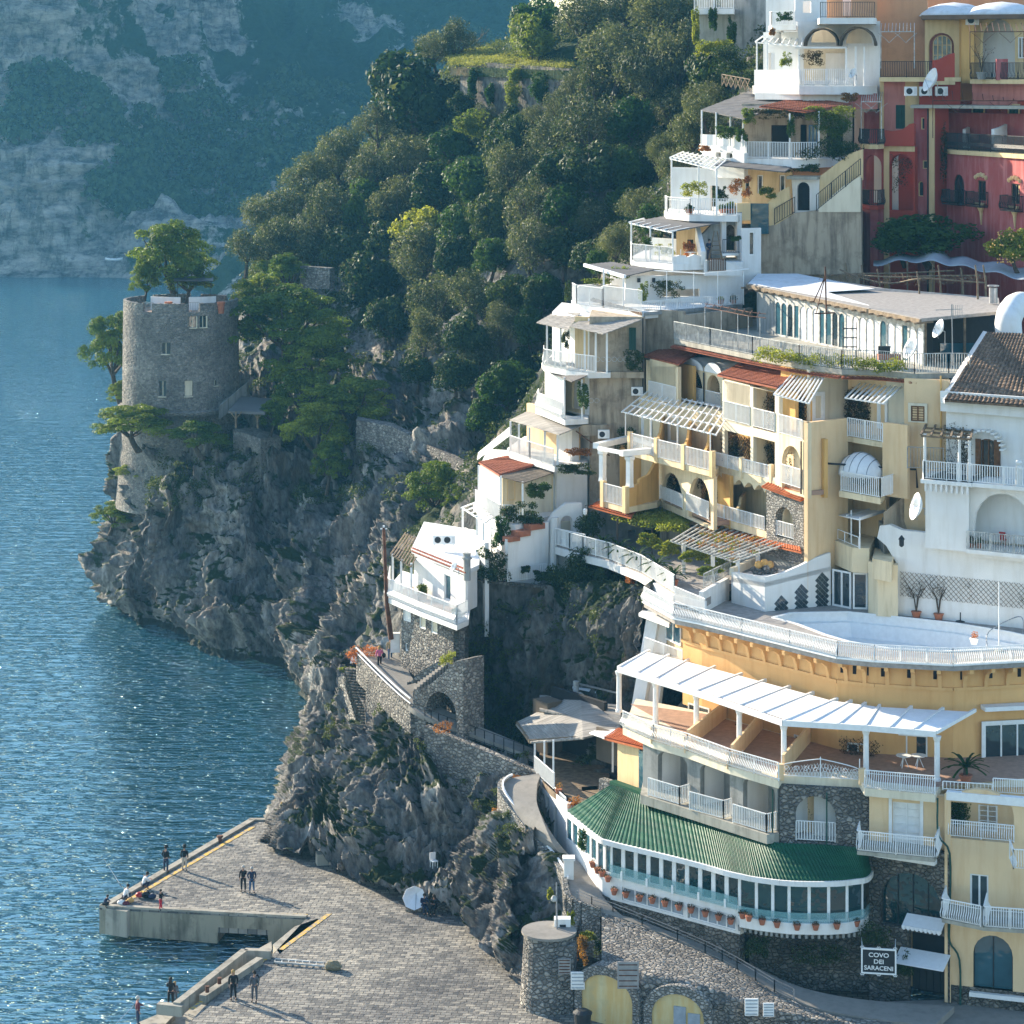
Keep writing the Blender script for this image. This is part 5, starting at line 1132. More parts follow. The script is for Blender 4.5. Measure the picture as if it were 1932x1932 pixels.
for k in range(26):
 p=Vector(crs(np.array([list(q)for q in bz]),26)[k]);mb.box((p.x,p.y+.35,6.62),(.14,.6,.24))
mb.build('bow_bracket','greyw',RS)
w=W((1383,147.6),(1652,146.8));wallp(RS,w,2.6,6.6,'rubbled',[('r',1389,1413,1768,1846)],th=.6,name='stone_base');mb=MB();w.box(mb,w.u(1386),w.u(1416),3.4,6.2,-1.4,-1.0);mb.build('doorway','dark',RS)
fl=[(1068,158.6),(1126,153.7),(1154,152.4)]
for(a,b),nb in zip(zip(fl[:-1],fl[1:]),(5,2)):
 w=W(a,b);zb_=7.9 if nb==5 else 7.6
 for k in range(nb):
  u0=w.L*k/nb;u1=w.L*(k+1)/nb;mb=MB();w.panel(mb,rect(u0,u1,zb_,zE-.15),[rect(u0+.12,u1-.12,zb_+.1,zE-.35)],.14);f=mb.build('window','whitep',RS)
  mb=MB();w.box(mb,u0+.08,u1-.08,zb_+.05,zE-.3,-.12,-.07);mb.build('pane','glassb',f)
 wallp(RS,w,6.0 if nb==5 else 5.6,zb_,'white',[],th=.3)
 wallp(RS,w,4.6,6.2,'rubble',[],th=.4,name='stone_base',o=.04)
FPX=[(1163,1682),(1185,1687),(1211,1694),(1235,1698),(1259,1704),(1285,1711),(1308,1716),(1335,1723),(1360,1730),(1383,1737),(1401,1728),(1413,1733),(1438,1740),(1466,1745),(1504,1750),(1539,1750),(1579,1748),(1616,1743),(1118,1632),(1127,1643),(1136,1649),(1147,1659)]
for k,(x,y)in enumerate(FPX):
 if k<10:D_=FW.uz(x,y);c=FW.p(D_[0],D_[1]-.15,.22);lb=f'{ordn[k]} hanging flowerpot from left under the long restaurant windows'
 elif k<18:b_=min(range(len(bow)),key=lambda q:abs(bow[q][0]-x));c=P(x,y,bp[b_].y-.45)-Vector((0,0,.15));lb=f'{ordn[k-10]} hanging flowerpot from left under the curved bow windows'
 else:c=P(x,y,[154.1,153.3,152.9,152.2][k-18])-Vector((0,0,.15));lb=f'{ordn[k-18]} hanging flowerpot from left on the restaurant wall beside the path'
 t=thing('hanging_pot',lb,'flower pot',c,'flowerpots along the restaurant');mb=MB();mb.lathe(c,[(.13,0),(.2,.26),(.22,.27),(.22,.33)],10);mb.build('pot','terra',t)
 clump('foliage',[(c.x,c.y,c.z+.38,.26,.2,.14)],70,.1,'creeper',t,seed=k)
for x,y,rx,ry,lab in((1430,1785,26,24,'dark creeper under the left end of the bow windows'),(1545,1800,62,26,'wide dark creeper hanging under the bow windows'),(1650,1765,30,30,'dark creeper between the bow and the great arch'),(1700,1820,26,26,'dark creeper round the black name sign')):
 shrub(x,y,145.8 if x<1600 else 144.6,rx,ry,lab,'darkleaf','creeper','creepers on the dark stone wall',1500,.12,'creeper')
 # ================================================================== SIGN
a,b=P(1627,1800,143.3),P(1689,1793,143.0)
t=thing('name_sign','black board sign in a white iron frame reading COVO DEI SARACENI','sign',a);w=W(tuple(a.xy),tuple(b.xy),world=True)
zc1,zc0=w.z(1627,1790),w.z(1627,1834);mb=MB();w.box(mb,0,w.L,zc0,zc1,-.06,0);mb.build('board','black',t)
mb=MB();e=.07;w.panel(mb,rect(-e,w.L+e,zc0-e,zc1+e),[rect(0.02,w.L-.02,zc0+.02,zc1-.02)],.1,.03)
for u in(0,w.L/2,w.L):
 for z,sg in((zc1+e,1),(zc0-e,-1)):mb.poly([w.p(u-.12,z,0),w.p(u-.05,z+sg*.1,0),w.p(u,z+sg*.04,0),w.p(u+.05,z+sg*.1,0),w.p(u+.12,z,0)],.03)
mb.bar(w.p(0,zc1,0),w.p(-.1,zc1+.1,-1.8),.04);mb.bar(w.p(w.L,zc1,0),w.p(w.L,zc1+.1,-1.6),.04);mb.build('frame','whitep',t)
for k,(tx,sz)in enumerate((('COVO',.36),('DEI',.34),('SARACENI',.36))):
 cu=bpy.data.curves.new('lettering','FONT');cu.body=tx;cu.align_x='CENTER';cu.size=.34;cu.extrude=.012;cu.offset=.006;cu.materials.append(M['whitep'])
 o=bpy.data.objects.new('tmp',cu);COL.objects.link(o);bpy.context.view_layer.update();me=bpy.data.meshes.new_from_object(o.evaluated_get(bpy.context.evaluated_depsgraph_get()));bpy.data.objects.remove(o)
 xs=[v.co.x for v in me.vertices];fx=min(1.15,(w.L-.22)/(max(xs)-min(xs)))
 p=w.p(w.L/2,zc1-.42-k*.37,.02);ux=Vector((w.U.x,w.U.y,0))
 for v in me.vertices:q=p+ux*v.co.x*fx+Vector((0,0,v.co.y))+Vector((w.N.x,w.N.y,0))*v.co.z;v.co=q-ORG[t.name]
 mesh_obj('lettering',me,t)
 # ================================================================== YELLOW HOTEL
zT,zL3,zL2,zL1,zG=36.3,31.8,28.5,25.0,21.7
YH=thing('terraced_hotel','yellow terraced hotel with rows of white railed loggias on the slope','hotel',V(1450,172,zG))
def loggia(t,w,z0,z1,holes,floors,mat='cream',back='ochre',depth=1.2,parts=(),th=.28):
 wallp(t,w,z0,z1,mat,holes,th=th,name='loggia_wall')
 mb=MB();w.box(mb,-.1,w.L+.1,z0,z1,-depth-.25,-depth);mb.build('back_wall',back,t)
 for f in floors:mb=MB();w.box(mb,0,w.L,f-.3,f,-depth,-th-.003);mb.build('loggia_floor','tilefloor',t)
 for x in parts:mb=MB();u=w.u(x);w.box(mb,u-.1,u+.1,z0,z1-.05,-depth,-th-.003);mb.build('partition','cream',t)
 return W(tuple(w.p(0,0,-depth+.02).xy),tuple(w.p(w.L,0,-depth+.02).xy),world=True)
def wr(t,w,x0,x1,z,h=1.1,o=.05,name='railing',**k):
 mb=MB();rail(mb,[w.p(w.u(x0),z,o),w.p(w.u(x1),z,o)],h,w=.055,sp=.17,**k);return mb.build(name,'whitep',t)
w=W((1219,188.6),(1279,184.0));ba=loggia(YH,w,zL3-.45,34.6,[('r',1226,1275,677,752)],[zL3]);wr(YH,w,1225,1276,zL3,1.3)
win(YH,ba,1240,1262,690,735,pm='glass',n=2)
sheetp(YH,[(1214,671,189.2),(1280,687,183.4),(1324,662,188),(1268,649,193)],'tile','tiled_roof',.12,.28,.05,step=.35)
creep(ba,1246,1285,690,745,'brown climber on the trellis in the top left loggia of the yellow hotel',dens=.5)
w=W((1279,187.6),(1364,181.6));bb=loggia(YH,w,29.4,34.6,[('a',1284,1326,690,757),('a',1334,1358,705,768)],[zL3+.1],parts=(1330,));wr(YH,w,1282,1327,zL3+.15,1.0);wr(YH,w,1333,1360,zL3+.15,1.0)
for x0,x1 in((1280,1329),(1331,1363)):
 u0,u1=w.u(x0),w.u(x1);mb=MB();g=[]
 for o_ in(.1,-5.5):g.append([w.p((u0+u1)/2+(u1-u0)/2*math.cos(math.pi*k/12),34.3+.75*math.sin(math.pi*k/12),o_)for k in range(13)])
 mb.grid(g);mb.slab(g[0][::-1],.3,-Vector((w.N.x,w.N.y,0)));mb.build('vaulted_roof','white',YH)
creep(bb,1290,1335,695,752,'climber in the left round headed loggia of the yellow hotel',dens=.8);creep(bb,1342,1368,700,762,'climber in the right round headed loggia of the yellow hotel',dens=.5)
for x in(1279,1330):mb=MB();mb.tube([w.p(w.u(x),29.5,.1),w.p(w.u(x),34.2,.1)],.06,6);mb.build('drain_pipe','black',YH)
w=W((1363,176.9),(1470,169.8));WC=w
bc_=loggia(YH,w,zL2-.5,34.5,[('r',1366,1415,716,794),('r',1421,1462,731,807),('r',1367,1416,811,874),('r',1421,1462,823,890)],[zL3,zL2],'pale','ochre',parts=(1418,))
wr(YH,w,1365,1415,zL3,1.3);wr(YH,w,1421,1462,zL3,1.3)
sheetp(YH,[(1353,707,178),(1465,731,169),(1513,709,172.5),(1401,683,182)],'tile','tiled_roof',.12,.28,.05,step=.35)
for k,(x0,x1,y0,y1)in enumerate(((1366,1418,722,785),(1424,1470,735,800),(1366,1418,815,880),(1424,1470,830,895))):
 creep(bc_,x0+4,x1+2,y0,y1,['brown climber in the upper left bay under the long red roof','brown climber in the upper right bay under the long red roof','thick leafy climber in the lower left bay under the long red roof','reddish climber in the lower right bay under the long red roof'][k],dens=[.6,.5,1.6,1.][k],mat='creeper')
w2=W((1348,177.2),(1460,170.6));slabp(YH,[(1345,177.6),(1460,170.4),(1470,172),(1355,180)],zL2,.4,'cream','loggia_floor')
wr(YH,w2,1350,1398,zL2,.95);wr(YH,w2,1403,1452,zL2,.95)
for x in(1347,1400,1456):mb=MB();u=w2.u(x);w2.box(mb,u-.15,u+.15,zL2-.4,zL2+1.05,-.1,.15);mb.build('pier','cream',YH)
w=W((1470,169.8),(1524,166.2));bd=loggia(YH,w,zL2-.5,zL3+.05,[('a',1475,1512,836,921)],[zL2],'cream','ochre');wr(YH,w,1474,1514,zL2,1.3);wr(YH,w,1471,1515,zL3,1.3)
creep(bd,1478,1518,840,915,'dense climber behind the tall arch of the yellow hotel corner',dens=1.5)
mb=MB();w.box(mb,w.u(1508)+.1,w.L,zL3+.05,zL3+1.2,-.28,0);mb.build('parapet','cream',YH)
mb=MB();mb.tube([w.p(w.u(1514),zL2-.3,.1),w.p(w.u(1514),zL3-.1,.1)],.06,6);mb.build('drain_pipe','black',YH)
w=W((1524,166.2),(1600,168.4));WE=w;wallp(YH,w,21.5,zL3+1.2,'peach',[],th=.35)
blk(YH,[(1473,171.9),(1524,167),(1600,169),(1640,176),(1490,178)],24.6,zL3-.05,'cream','core_wall')
slabp(YH,[(1470,170),(1524,166.6),(1600,168.8),(1600,173),(1490,175)],zL3+.02,.1,'tilefloor','terrace_floor')
wD=W((1473,173.2),(1530,170.2));wallp(YH,wD,zL3,zT-.4,'ochre',[],th=.25,name='back_wall');creep(wD,1480,1524,742,806,'brown climber behind the open corner terrace',dens=1.)
wD2=W((1527,170.2),(1600,171.6));wallp(YH,wD2,zL3,zT-.3,'pale',[],th=.3,name='back_wall');win(YH,wD2,1536,1551,745,792,pm='glass',n=1,sur='whitep',name='door')
pergola(YH,(V(1462,168,34.7),V(1527,164.3,34.6),V(1555,169.5,35.6),V(1500,173,35.6)),9,1,.09)
wF=W((1600,171.0),(1672,168.0));wallp(YH,wF,zL1,zT-.3,'peach',[],th=.3,name='back_wall')
win(YH,wF,1660,1672,750,806,pm='glassb',n=1,name='door',sur='whitep');creep(wF,1602,1640,735,796,'thick climber beside the upper side balcony of the yellow hotel',dens=1.4)
slabp(YH,[(1598,168.4),(1665,165.6),(1676,168),(1612,172)],zL3,.35,'cream');mb=MB();rail(mb,[V(1599,168.3,zL3),V(1665,165.6,zL3)],1.25,w=.055,sp=.17);mb.build('railing','whitep',YH)
pergola(YH,(V(1597,167,34.6),V(1668,164.2,34.6),V(1712,168,35.5),V(1640,172,35.5)),8,1,.09)
wG=W((1665,165.6),(1712,164.3));wallp(YH,wG,zL2-.2,zL3+1.3,'peach',[],th=.3,name='parapet_wall')
wG=W((1706,165.6),(1790,164.4));wallp(YH,wG,22,zT-.3,'peach',[],th=.4);win(YH,wG,1719,1745,765,794,fm='brown',pm='brown',n=2,bars=5,sur='pale',name='shuttered_window')
mb=MB();mb.tube(smooth_poly([wG.p(.1,zT,.15),wG.p(wG.u(1775),34,.12),wG.p(wG.u(1775),zL2,.12)],2),.06,6)if 0 else mb.tube([wG.p(wG.u(1776),24,.12),wG.p(wG.u(1776),zT,.12)],.06,6);mb.build('gas_pipe','ochre',YH)
mb=MB();mb.tube([wG.p(-5.5,30.6,.7),wG.p(-5.3,30.2,.7),wG.p(wG.u(1730),30.1,.2),wG.p(wG.u(1732),28.9,.2)],.07,6);mb.build('drain_pipe','black',YH)
wallp(YH,W((1672,168),(1712,166.6)),zL3,zT-.3,'pale',[],th=.3,name='back_wall')
slabp(YH,[(1583,166.4),(1661,163.4),(1672,166),(1600,170)],zL2,.4,'cream');mb=MB();rail(mb,[V(1587,166.3,zL2),V(1661,163.5,zL2),V(1700,166,zL2)],1.3,w=.055,sp=.17);mb.build('railing','whitep',YH)
creep(wF,1598,1640,890,920,'creeper behind the lower side balcony of the yellow hotel',dens=.8);creep(wF,1585,1600,845,900,'reddish creeper left of the domed awning',dens=.7,lat=False)
t=thing('domed_awning','white scalloped dome awning over the side balcony','awning',P(1628,865,166));mb=MB();w=W((1590,168.4),(1670,165.8));g=[]
for i in range(8):
 a=math.pi/2*i/7;row=[]
 for j in range(25):
  q=j/24;uu=w.u(1591)+(w.u(1668)-w.u(1591))*q;ww=math.sin(math.pi*q)**.45;row.append(w.p(uu,29.5+1.45*math.sin(a)*max(ww,.05)-.12*abs(math.sin(math.pi*j/2))*(i==0),.05+1.5*math.cos(a)*max(ww,.05)))
 g.append(row)
mb.grid(g);o=mb.build('awning_cloth','canvas',t,True);so=o.modifiers.new('s','SOLIDIFY');so.thickness=.02
mb=MB()
for k in range(7):q=k/6;uu=w.u(1591)+(w.u(1668)-w.u(1591))*q;mb.poly([g[i][int(q*24)]+Vector((0,0,.02))for i in range(8)],.035)
mb.build('frame','metal',t)
w=W((1187,184.2),(1347,174.3));slabp(YH,[(1187,184.2),(1347,174.3),(1362,178),(1215,188)],zL2,.4,'cream')
for a,b in((1191,1236),(1243,1288),(1294,1341)):wr(YH,w,a,b,zL2,1.3)
for x in(1189,1239.5,1291,1344):mb=MB();u=w.u(x);w.box(mb,u-.17,u+.17,zL2-.4,zL2+1.4,-.15,.15);mb.build('pier','yellow',YH)
wb=W((1205,189),(1364,179.3));wallp(YH,wb,zL1-.5,32,'cream',[],th=.3,name='back_wall')
for a,c in((1214,'a'),(1264,'b')):win(YH,wb,a,a+15,785,832,pm='glassb',n=1,sur='whitep',name='door')
for x in(1239.5,1291,1330):
 q0=w.p(w.u(x),0,-.1);q1=wb.p(wb.u(x+14),0);wpp=W(tuple(q0.xy),tuple(q1.xy),world=True);mb=MB()
 wpp.panel(mb,[(0,zL2),(wpp.L,zL2),(wpp.L,zL2+2.3),(wpp.L*.75,zL2+2.1),(wpp.L*.5,zL2+1.45),(wpp.L*.2,zL2+1.3),(0,zL2+1.3)],[],.18);mb.build('partition','ochre',YH)
pg=(V(1176,184.8,31.3),V(1352,174.4,31.1),V(1382,178.5,32.3),V(1224,188.5,32.3));pergola(YH,pg,15,3,.09)
for x in(1179,1226,1277,1339):q=w.p(w.u(x),0,-.05);mb=MB();mb.bar((q.x,q.y,zL2+1),(q.x,q.y,31.2),.08);mb.build('post','whitep',YH)
slabp(YH,[(1136,183),(1182,180.2),(1240,182.5),(1262,187.5),(1160,190)],zL1,.4,'cream')
w=W((1136,183),(1182,180.2));wr(YH,w,1141,1177,zL1,1.35)
for x in(1138,1180):mb=MB();u=w.u(x);w.box(mb,u-.2,u+.2,zL1-.4,zL1+1.5,-.2,.15);mb.build('pier','yellow',YH)
for x,D in((1137,183.3),(1188,180.6)):q=XY(x,D);mb=MB();mb.lathe((q.x,q.y,zL1+1.4),[(.32,0),(.27,.3),(.27,1.9),(.36,2.0),(.36,2.2)],4,1,1);mb.build('column','whitep',YH)
mb=MB()
for a,b in(((1124,184),(1190,188)),((1172,180.4),(1243,182)),((1130,183),(1180,180.5)),((1190,188),(1250,183.4))):p,q=V(*a,28.85),V(*b,28.85);mb.bar(p,q,.5,.4)if a[0]in(1124,1172)else mb.bar(p-Vector((0,0,.02)),q-Vector((0,0,.02)),.3,.25)
mb.build('column_beam','whitep',YH)
w=W((1182,180.2),(1243,183.6));mb=MB();w.panel(mb,[(0,zL1-.4),(w.L,zL1-.4),(w.L,28.2),(w.L*.86,27.6),(w.L*.7,27.0),(w.L*.4,26.8),(w.L*.38,26.5),(0,26.4)],[],.2);mb.build('parapet_wall','ochre',YH)
wallp(YH,W((1170,188.4),(1245,188.6)),zL1,28.2,'ochre',[],th=.2,name='back_wall',o=-.2)
w=W((1243,184.3),(1346,174.6));bf=loggia(YH,w,zL1-.6,zL2-.4,[('a',1248,1288,884,946),('a',1299,1341,893,975)],[zL1],'cream','ochre',parts=(1294,));wr(YH,w,1246,1289,zL1,1.0);wr(YH,w,1296,1338,zL1,1.25)
creep(bf,1252,1298,885,940,'thick rusty climber in the left arch of the lower hotel floor',dens=2.,mat='creeper');creep(bf,1304,1352,895,965,'thick rusty climber in the right arch of the lower hotel floor',dens=2.)
w=W((1341,177.1),(1446,171.0));slabp(YH,[(1340,177.2),(1446,171.0),(1452,172.5),(1350,181)],zL1,.5,'cream');wr(YH,w,1343,1443,zL1,.95)
wb=W((1352,181.5),(1460,174.5));wallp(YH,wb,24,zL2,'cream',[],th=.3,name='back_wall');win(YH,wb,1366,1380,905,962,pm='whitep',n=2,name='door')
for x,hh_ in((1341,1.9),(1392,1.6)):
 q0=w.p(w.u(x),0,-.1);q1=wb.p(wb.u(x+16),0);wpp=W(tuple(q0.xy),tuple(q1.xy),world=True);mb=MB();wpp.panel(mb,[(0,zL1),(wpp.L,zL1),(wpp.L,zL1+hh_),(wpp.L*.4,zL1+hh_*.95),(wpp.L*.25,zL1+1.1),(0,zL1+1.05)],[],.18);mb.build('partition','yellow',YH)
mb=MB();wS=W((1346,177.0),(1460,170.5));oo=[(0,zL2-.35),(wS.L,zL2-.35),(wS.L,zL2-1.0)]
for k in range(6):oo+=[(wS.L*(1-(k+q/6)/6),zL2-1.0+.42*math.sin(math.pi*q/6))for q in range(1,7)]
wS.panel(mb,oo,[],.5,-.1);mb.build('scalloped_eave','cream',YH)
w=W((1446,170.9),(1516,167.2));WS_=w;oo=[(0,23.4),(w.L,23.4),(w.L,27.6),(w.L*.5,28.15),(w.L*.2,28.15),(0,27.95)]
wallp(YH,w,0,0,'rubble2',[('a',1462,1497,952,1012)],out=oo,th=.6,name='stone_arch_wall');wr(YH,w,1462,1498,zL1-.1,1.0,-.1)
wbk=W(tuple(w.p(0,0,-2.2).xy),tuple(w.p(w.L,0,-2.2).xy),world=True);mb=MB();w.box(mb,0,w.L,23.4,27.4,-2.6,-2.25);w.box(mb,0,w.L,23.4,24.6,-2.2,-.62);mb.build('loggia_recess','ochre',YH);creep(wbk,1470,1505,955,1005,'thin climber on the trellis inside the pebble stone arch',dens=.4)
mb=MB();mb.corr(w.p(-.1,28.05,.35),w.p(w.L+.1,27.75,.35),w.p(w.L+.1,28.1,-.4),w.p(-.1,28.4,-.4),.28,.05,.35,3,.1);mb.build('tile_coping','tileo',YH)
blk(YH,[(1348,190.2),(1434,184.3),(1438,180),(1548,173.4),(1602,172.6),(1674,169.8),(1780,166.2),(1790,176),(1560,192),(1400,200)],23,zT-.35,'cream','core_wall')
blk(YH,[(1300,190.5),(1384,185),(1455,180.5),(1460,192),(1340,202)],22,31.2,'cream','core_wall')
tedge=[(1272,187.2),(1340,182.2),(1420,176.6),(1508,171.3),(1588,168),(1650,167.6),(1725,165.6),(1790,166)]
slabp(YH,tedge+[(1960,165.5),(1960,182),(1500,205),(1290,205)],zT,.35,'concrete','roof_terrace');
M['railw']=plain('weathered_white_iron',(.60,.60,.56),.6,.25)
railp(YH,tedge,zT,1.3,mat='railw',name='terrace_railing',sp=.17,w=.05,out=(-.3,-1,0));railp(YH,[(1790,166),(1830,165.8)],zT,1.3,mat='railw',name='terrace_railing',sp=.17,w=.05)
mb=MB()
for(a,b)in zip(tedge[:-1],tedge[1:]):
 p,q=V(*a,zT-.45),V(*b,zT-.45);nn=Vector((q.y-p.y,-(q.x-p.x),0)).normalized();mb.corr(p+nn*.35-Vector((0,0,.12)),q+nn*.35-Vector((0,0,.12)),q,p,.3,.05,.4,3,.06)
mb.build('tile_coping','tile',YH)
cen=[tuple(V(1405+300*k/70,173.5-8.5*k/70+rnd.uniform(0,1),zT+.2+rnd.random()*.5))+(.45,.35,.35)for k in range(70)]
t=thing('planter_hedge','yellow green bushes growing behind the long terrace railing','plants',V(1540,171,zT));clump('foliage',cen[6:],5200,.15,'lime',t,seed=5)
mb=MB();mb.corr(P(1110,955,183.5),P(1190,977,179.5),P(1200,965,182),P(1130,945,186),.28,.05,.35,3,.1);mb.build('lean_to_roof','tileo',YH)
mb=MB();mb.corr(P(1330,1000,176),P(1512,1042,166.5),P(1508,1028,168),P(1345,992,177.5),.28,.05,.35,3,.1);mb.build('lean_to_roof','tileo',YH)
w=W((1130,186),(1250,187));wallp(YH,w,zG-.5,zL1-.4,'greyw',[('r',1185,1200,1000,1040),('r',1215,1232,1000,1040)],th=.3,name='garden_wall')
w=W((1245,185),(1350,178.5));wallp(YH,w,zG-.5,zL1-.4,'brownw',[('a',1290,1320,985,1040)],th=.3,name='garden_wall');w=W((1340,178),(1510,167.6));wallp(YH,w,zG-1,zL1-.5,'greyw',[],th=.4,name='garden_wall')
# ================================================================== HOTEL GARDEN
GT=thing('garden_terrace','planted hotel garden terrace with a long white railing above the cliff','terrace',V(1200,178,zG))
gedge=[(1050,183.5),(1100,180.6),(1148,178.2),(1210,173.5),(1273,166.6),(1330,164.5)]
slabp(GT,gedge+[(1380,170),(1440,172),(1340,180),(1240,188),(1060,192)],zG,.5,'deck','terrace_floor');railp(GT,gedge[:5],zG,1.2,w=.06,sp=.15,out=(-1,-1,0))
mb=MB();mb.poly([V(a,D,zG-.35)for a,D in gedge],.35,.5);mb.build('terrace_edge','white',GT)
railp(GT,[(1273,166.4),(1330,162.5)],zP+.35,1.0,w=.05,sp=.15,out=(-1,-1,0));wallp(GT,W((1327,164.4),(1376,169)),zP-.1,zP+1.4,'white',[],th=.3,name='low_wall')
mb=MB();w=W((1325,165.5),(1376,170));rail(mb,[w.p(0,zP+1.45,.1),w.p(w.L,zP+1.45,.1)],.9,w=.03,sp=.22);[mb.poly([w.p(.3+k*.5+.16*math.cos(q*.9),zP+1.9+.16*math.sin(q*.9),.1)for q in range(8)],.025)for k in range(8)];mb.build('ornamental_railing','railw',GT)
pgd=(V(1268,172.5,24.1),V(1390,166.2,23.9),V(1500,169.5,24.6),V(1330,178.5,24.4));pergola(GT,pgd,16,3,.09,'railw')
for x,D in((1290,173),(1345,170),(1392,168.5),(1430,170)):q=XY(x,D);mb=MB();mb.bar((q.x,q.y,zG),(q.x,q.y,24),.25);mb.build('pergola_post','white',GT)
cen=[]
for i in range(120):
 a,b=rnd.random(),rnd.random();p=P(1165,978,181).lerp(P(1285,1000,176),a).lerp(P(1185,955,186).lerp(P(1300,978,181),a),b);cen.append((p.x,p.y,p.z,.7,.7,.35))
t=thing('vine_canopy','leafy yellow green vine covering the left of the garden pergola','vine',P(1220,970,181));clump('foliage',cen,12000,.17,'lime',t,seed=3);mb=MB()
for x,y in((1165,978),(1230,990),(1290,1000)):mb.tube([P(x,y,179),P(x,y,179)-Vector((0,0,2.2))],.07,6)
mb.build('stems','twig',t)
cen=[tuple(pgd[0].lerp(pgd[1],rnd.random()).lerp(pgd[3].lerp(pgd[2],rnd.random()),rnd.random()))+(.4,.4,.12)for k in range(60)]
t=thing('dry_vine','sparse brownish vine lying on the right of the garden pergola','vine',pgd[0]);clump('foliage',cen,1800,.13,'rustleaf',t,seed=4);clump('leaves',cen[:24],900,.13,'lime',t,seed=6)
for k,(x,y,s_)in enumerate(((1137,1030,.34),(1168,1033,.38),(1203,1045,.38),(1239,1058,.38),(1272,1082,.34))):
 pot(x,y,0,f'{ordn[k]} sago palm in a clay bowl from left along the garden railing','leaf',s_,'palm',grp='sago palms along the garden railing',base=V(x,float(np.interp(x,[1137,1278],[180.4,168.6])),zG))
for x,y,rx,ry,lab,D in((1228,1018,24,14,'clipped green bush behind the second palm bowl',176),(1262,1034,30,14,'clipped green bush behind the third palm bowl',174),(1310,1050,34,13,'long clipped hedge in the middle of the hotel garden',172),(1362,1062,36,12,'yellow green hedge beside the planter wall',170.5),(1338,1078,26,9,'brownish low bush behind the ornamental railing',168)):
 shrub(x,y,D,rx,ry,lab,'lime' if 'hedge' in lab or 'bush b' in lab else 'rustleaf',n=2600)
t=thing('lamp','small white hanging lantern at the garden entrance','lamp',P(1104,967,182));mb=MB();c=P(1104,972,182);mb.lathe(c,[(.05,0),(.13,.08),(.17,.4),(.05,.5)],8);mb.build('lantern','whitep',t);mb=MB();mb.poly([c+Vector((0,0,.5)),c+Vector((0,0,.7)),c+Vector((.6,.2,.75))],.04);mb.build('bracket','black',t)
# ================================================================== LONG ROOF BAR ON THE HOTEL ROOF
BR=thing('roof_bar','long glazed bar with a flat tarred roof on the upper terrace','building',V(1600,180,zT))
zR=39.6
mb=MB();rp=[V(1408,194.3,zR+.2),V(1736,168.8,zR),V(1888,174,zR),V(1884,184.5,zR),V(1670,189,zR+.3),V(1500,199,zR+.6),V(1430,200,zR+.5)];mb.slab(rp,.22);mb.build('roof','deck',BR)
M['tarw']=plaster('whitewashed_roof',(.7,.72,.74),.3);mb=MB();mb.slab([V(1412,194.2,zR+.26),V(1640,177.5,zR+.1),V(1560,186,zR+.3),V(1650,188,zR+.36),V(1505,198.4,zR+.66),V(1430,199,zR+.6)],.03);mb.build('whitewash_patch','tarw',BR)
mb=MB();mb.bar(rp[0]+Vector((0,-.1,-.2)),rp[1]+Vector((0,-.1,-.2)),.15,.3)
for k in range(22):p=rp[0].lerp(rp[1],k/21)-Vector((0,0,.3));mb.bar(p+Vector((-.4,-.3,0)),p+Vector((1.0,.9,0)),.12)
mb.build('eave_timber','wood',BR)
w=W((1428,192.6),(1742,169.9));pts_=[(1470,1510),(1520,1568),(1575,1612),(1614,1660)]
u_=lambda x:w.u(x)
hs=[];x=u_(1470)
cols=[(1466,1482,'glassb'),(1484,1498,'glassb'),(1500,1514,'glassb'),(1526,1546,'glassb'),(1549,1566,'glass'),(1578,1594,'glassb'),(1597,1611,'white')]
n_=22
for k in range(n_):
 u0=w.L*(.12+.88*k/n_);u1=w.L*(.12+.88*(k+1)/n_);mb=MB();hsx=[arch(u0+.09,u1-.09,zT+.12,zR-.75,.35,6)]if k%4!=3 else[rect(u0+.15,u1-.15,zT+.12,zR-.8)]
 w.panel(mb,rect(u0,u1-.002,zT,zR-.25),hsx,.1);f=mb.build('window','railw',BR);mb=MB();w.box(mb,u0+.06,u1-.06,zT+.1,zR-.7,-.1,-.06);mb.build('pane',['glassb','glassb','canvas','glass','canvas','glassb','canvas'][k*5%7]if k<14 else['canvas','glassb','canvas'][k%3],f)
wallp(BR,w,zT,zR-.25,'greyw',[],out=rect(0,w.L*.12,zT,zR-.25),th=.2,name='wall')
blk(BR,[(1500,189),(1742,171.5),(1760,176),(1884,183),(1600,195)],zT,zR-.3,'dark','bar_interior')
posts(BR,[(1746,170,zT,zR-.1),(1886,174.5,zT,zR-.1),(1820,172,zT,zR-.1)],.16,'wood')
mb=MB();a=XY(1800,172.5);mb.box((a.x+1.5,a.y,zT+.65),(5,.7,1.3));mb.build('bar_counter','glassb',BR)
t=thing('pole_pergola','crooked chestnut pole pergola standing above the tarred roof','pergola',V(1640,186,39.6));mb=MB();mc=MB()
for x,y0,y1,D in((1845,560,500,183),(1600,545,496,196),(1630,548,500,194),(1660,556,508,191),(1735,568,512,187),(1775,562,500,188),(1817,550,505,190),(1860,553,500,186)):
 a,b=P(x,y0+6,D),P(x-5,y1,D);q=MB();q.tube([a,a.lerp(b,.5)+Vector((.08,0,0)),b],[.09,.07,.06],6);q.build('pole','wood',t)
for pts in([(1585,508,196),(1625,522,194),(1680,532,191),(1740,528,188),(1800,532,187),(1860,530,186)],[(1600,516,197),(1680,523,194),(1760,520,192),(1850,522,189)],[(1550,520,200),(1620,515,198),(1700,516,196),(1800,512,193)]):
 q=MB();q.tube(smooth_poly([P(*p)+Vector((0,0,rnd.uniform(-.15,.15)))for p in pts],3),.07,6);q.build('rail','wood',t)
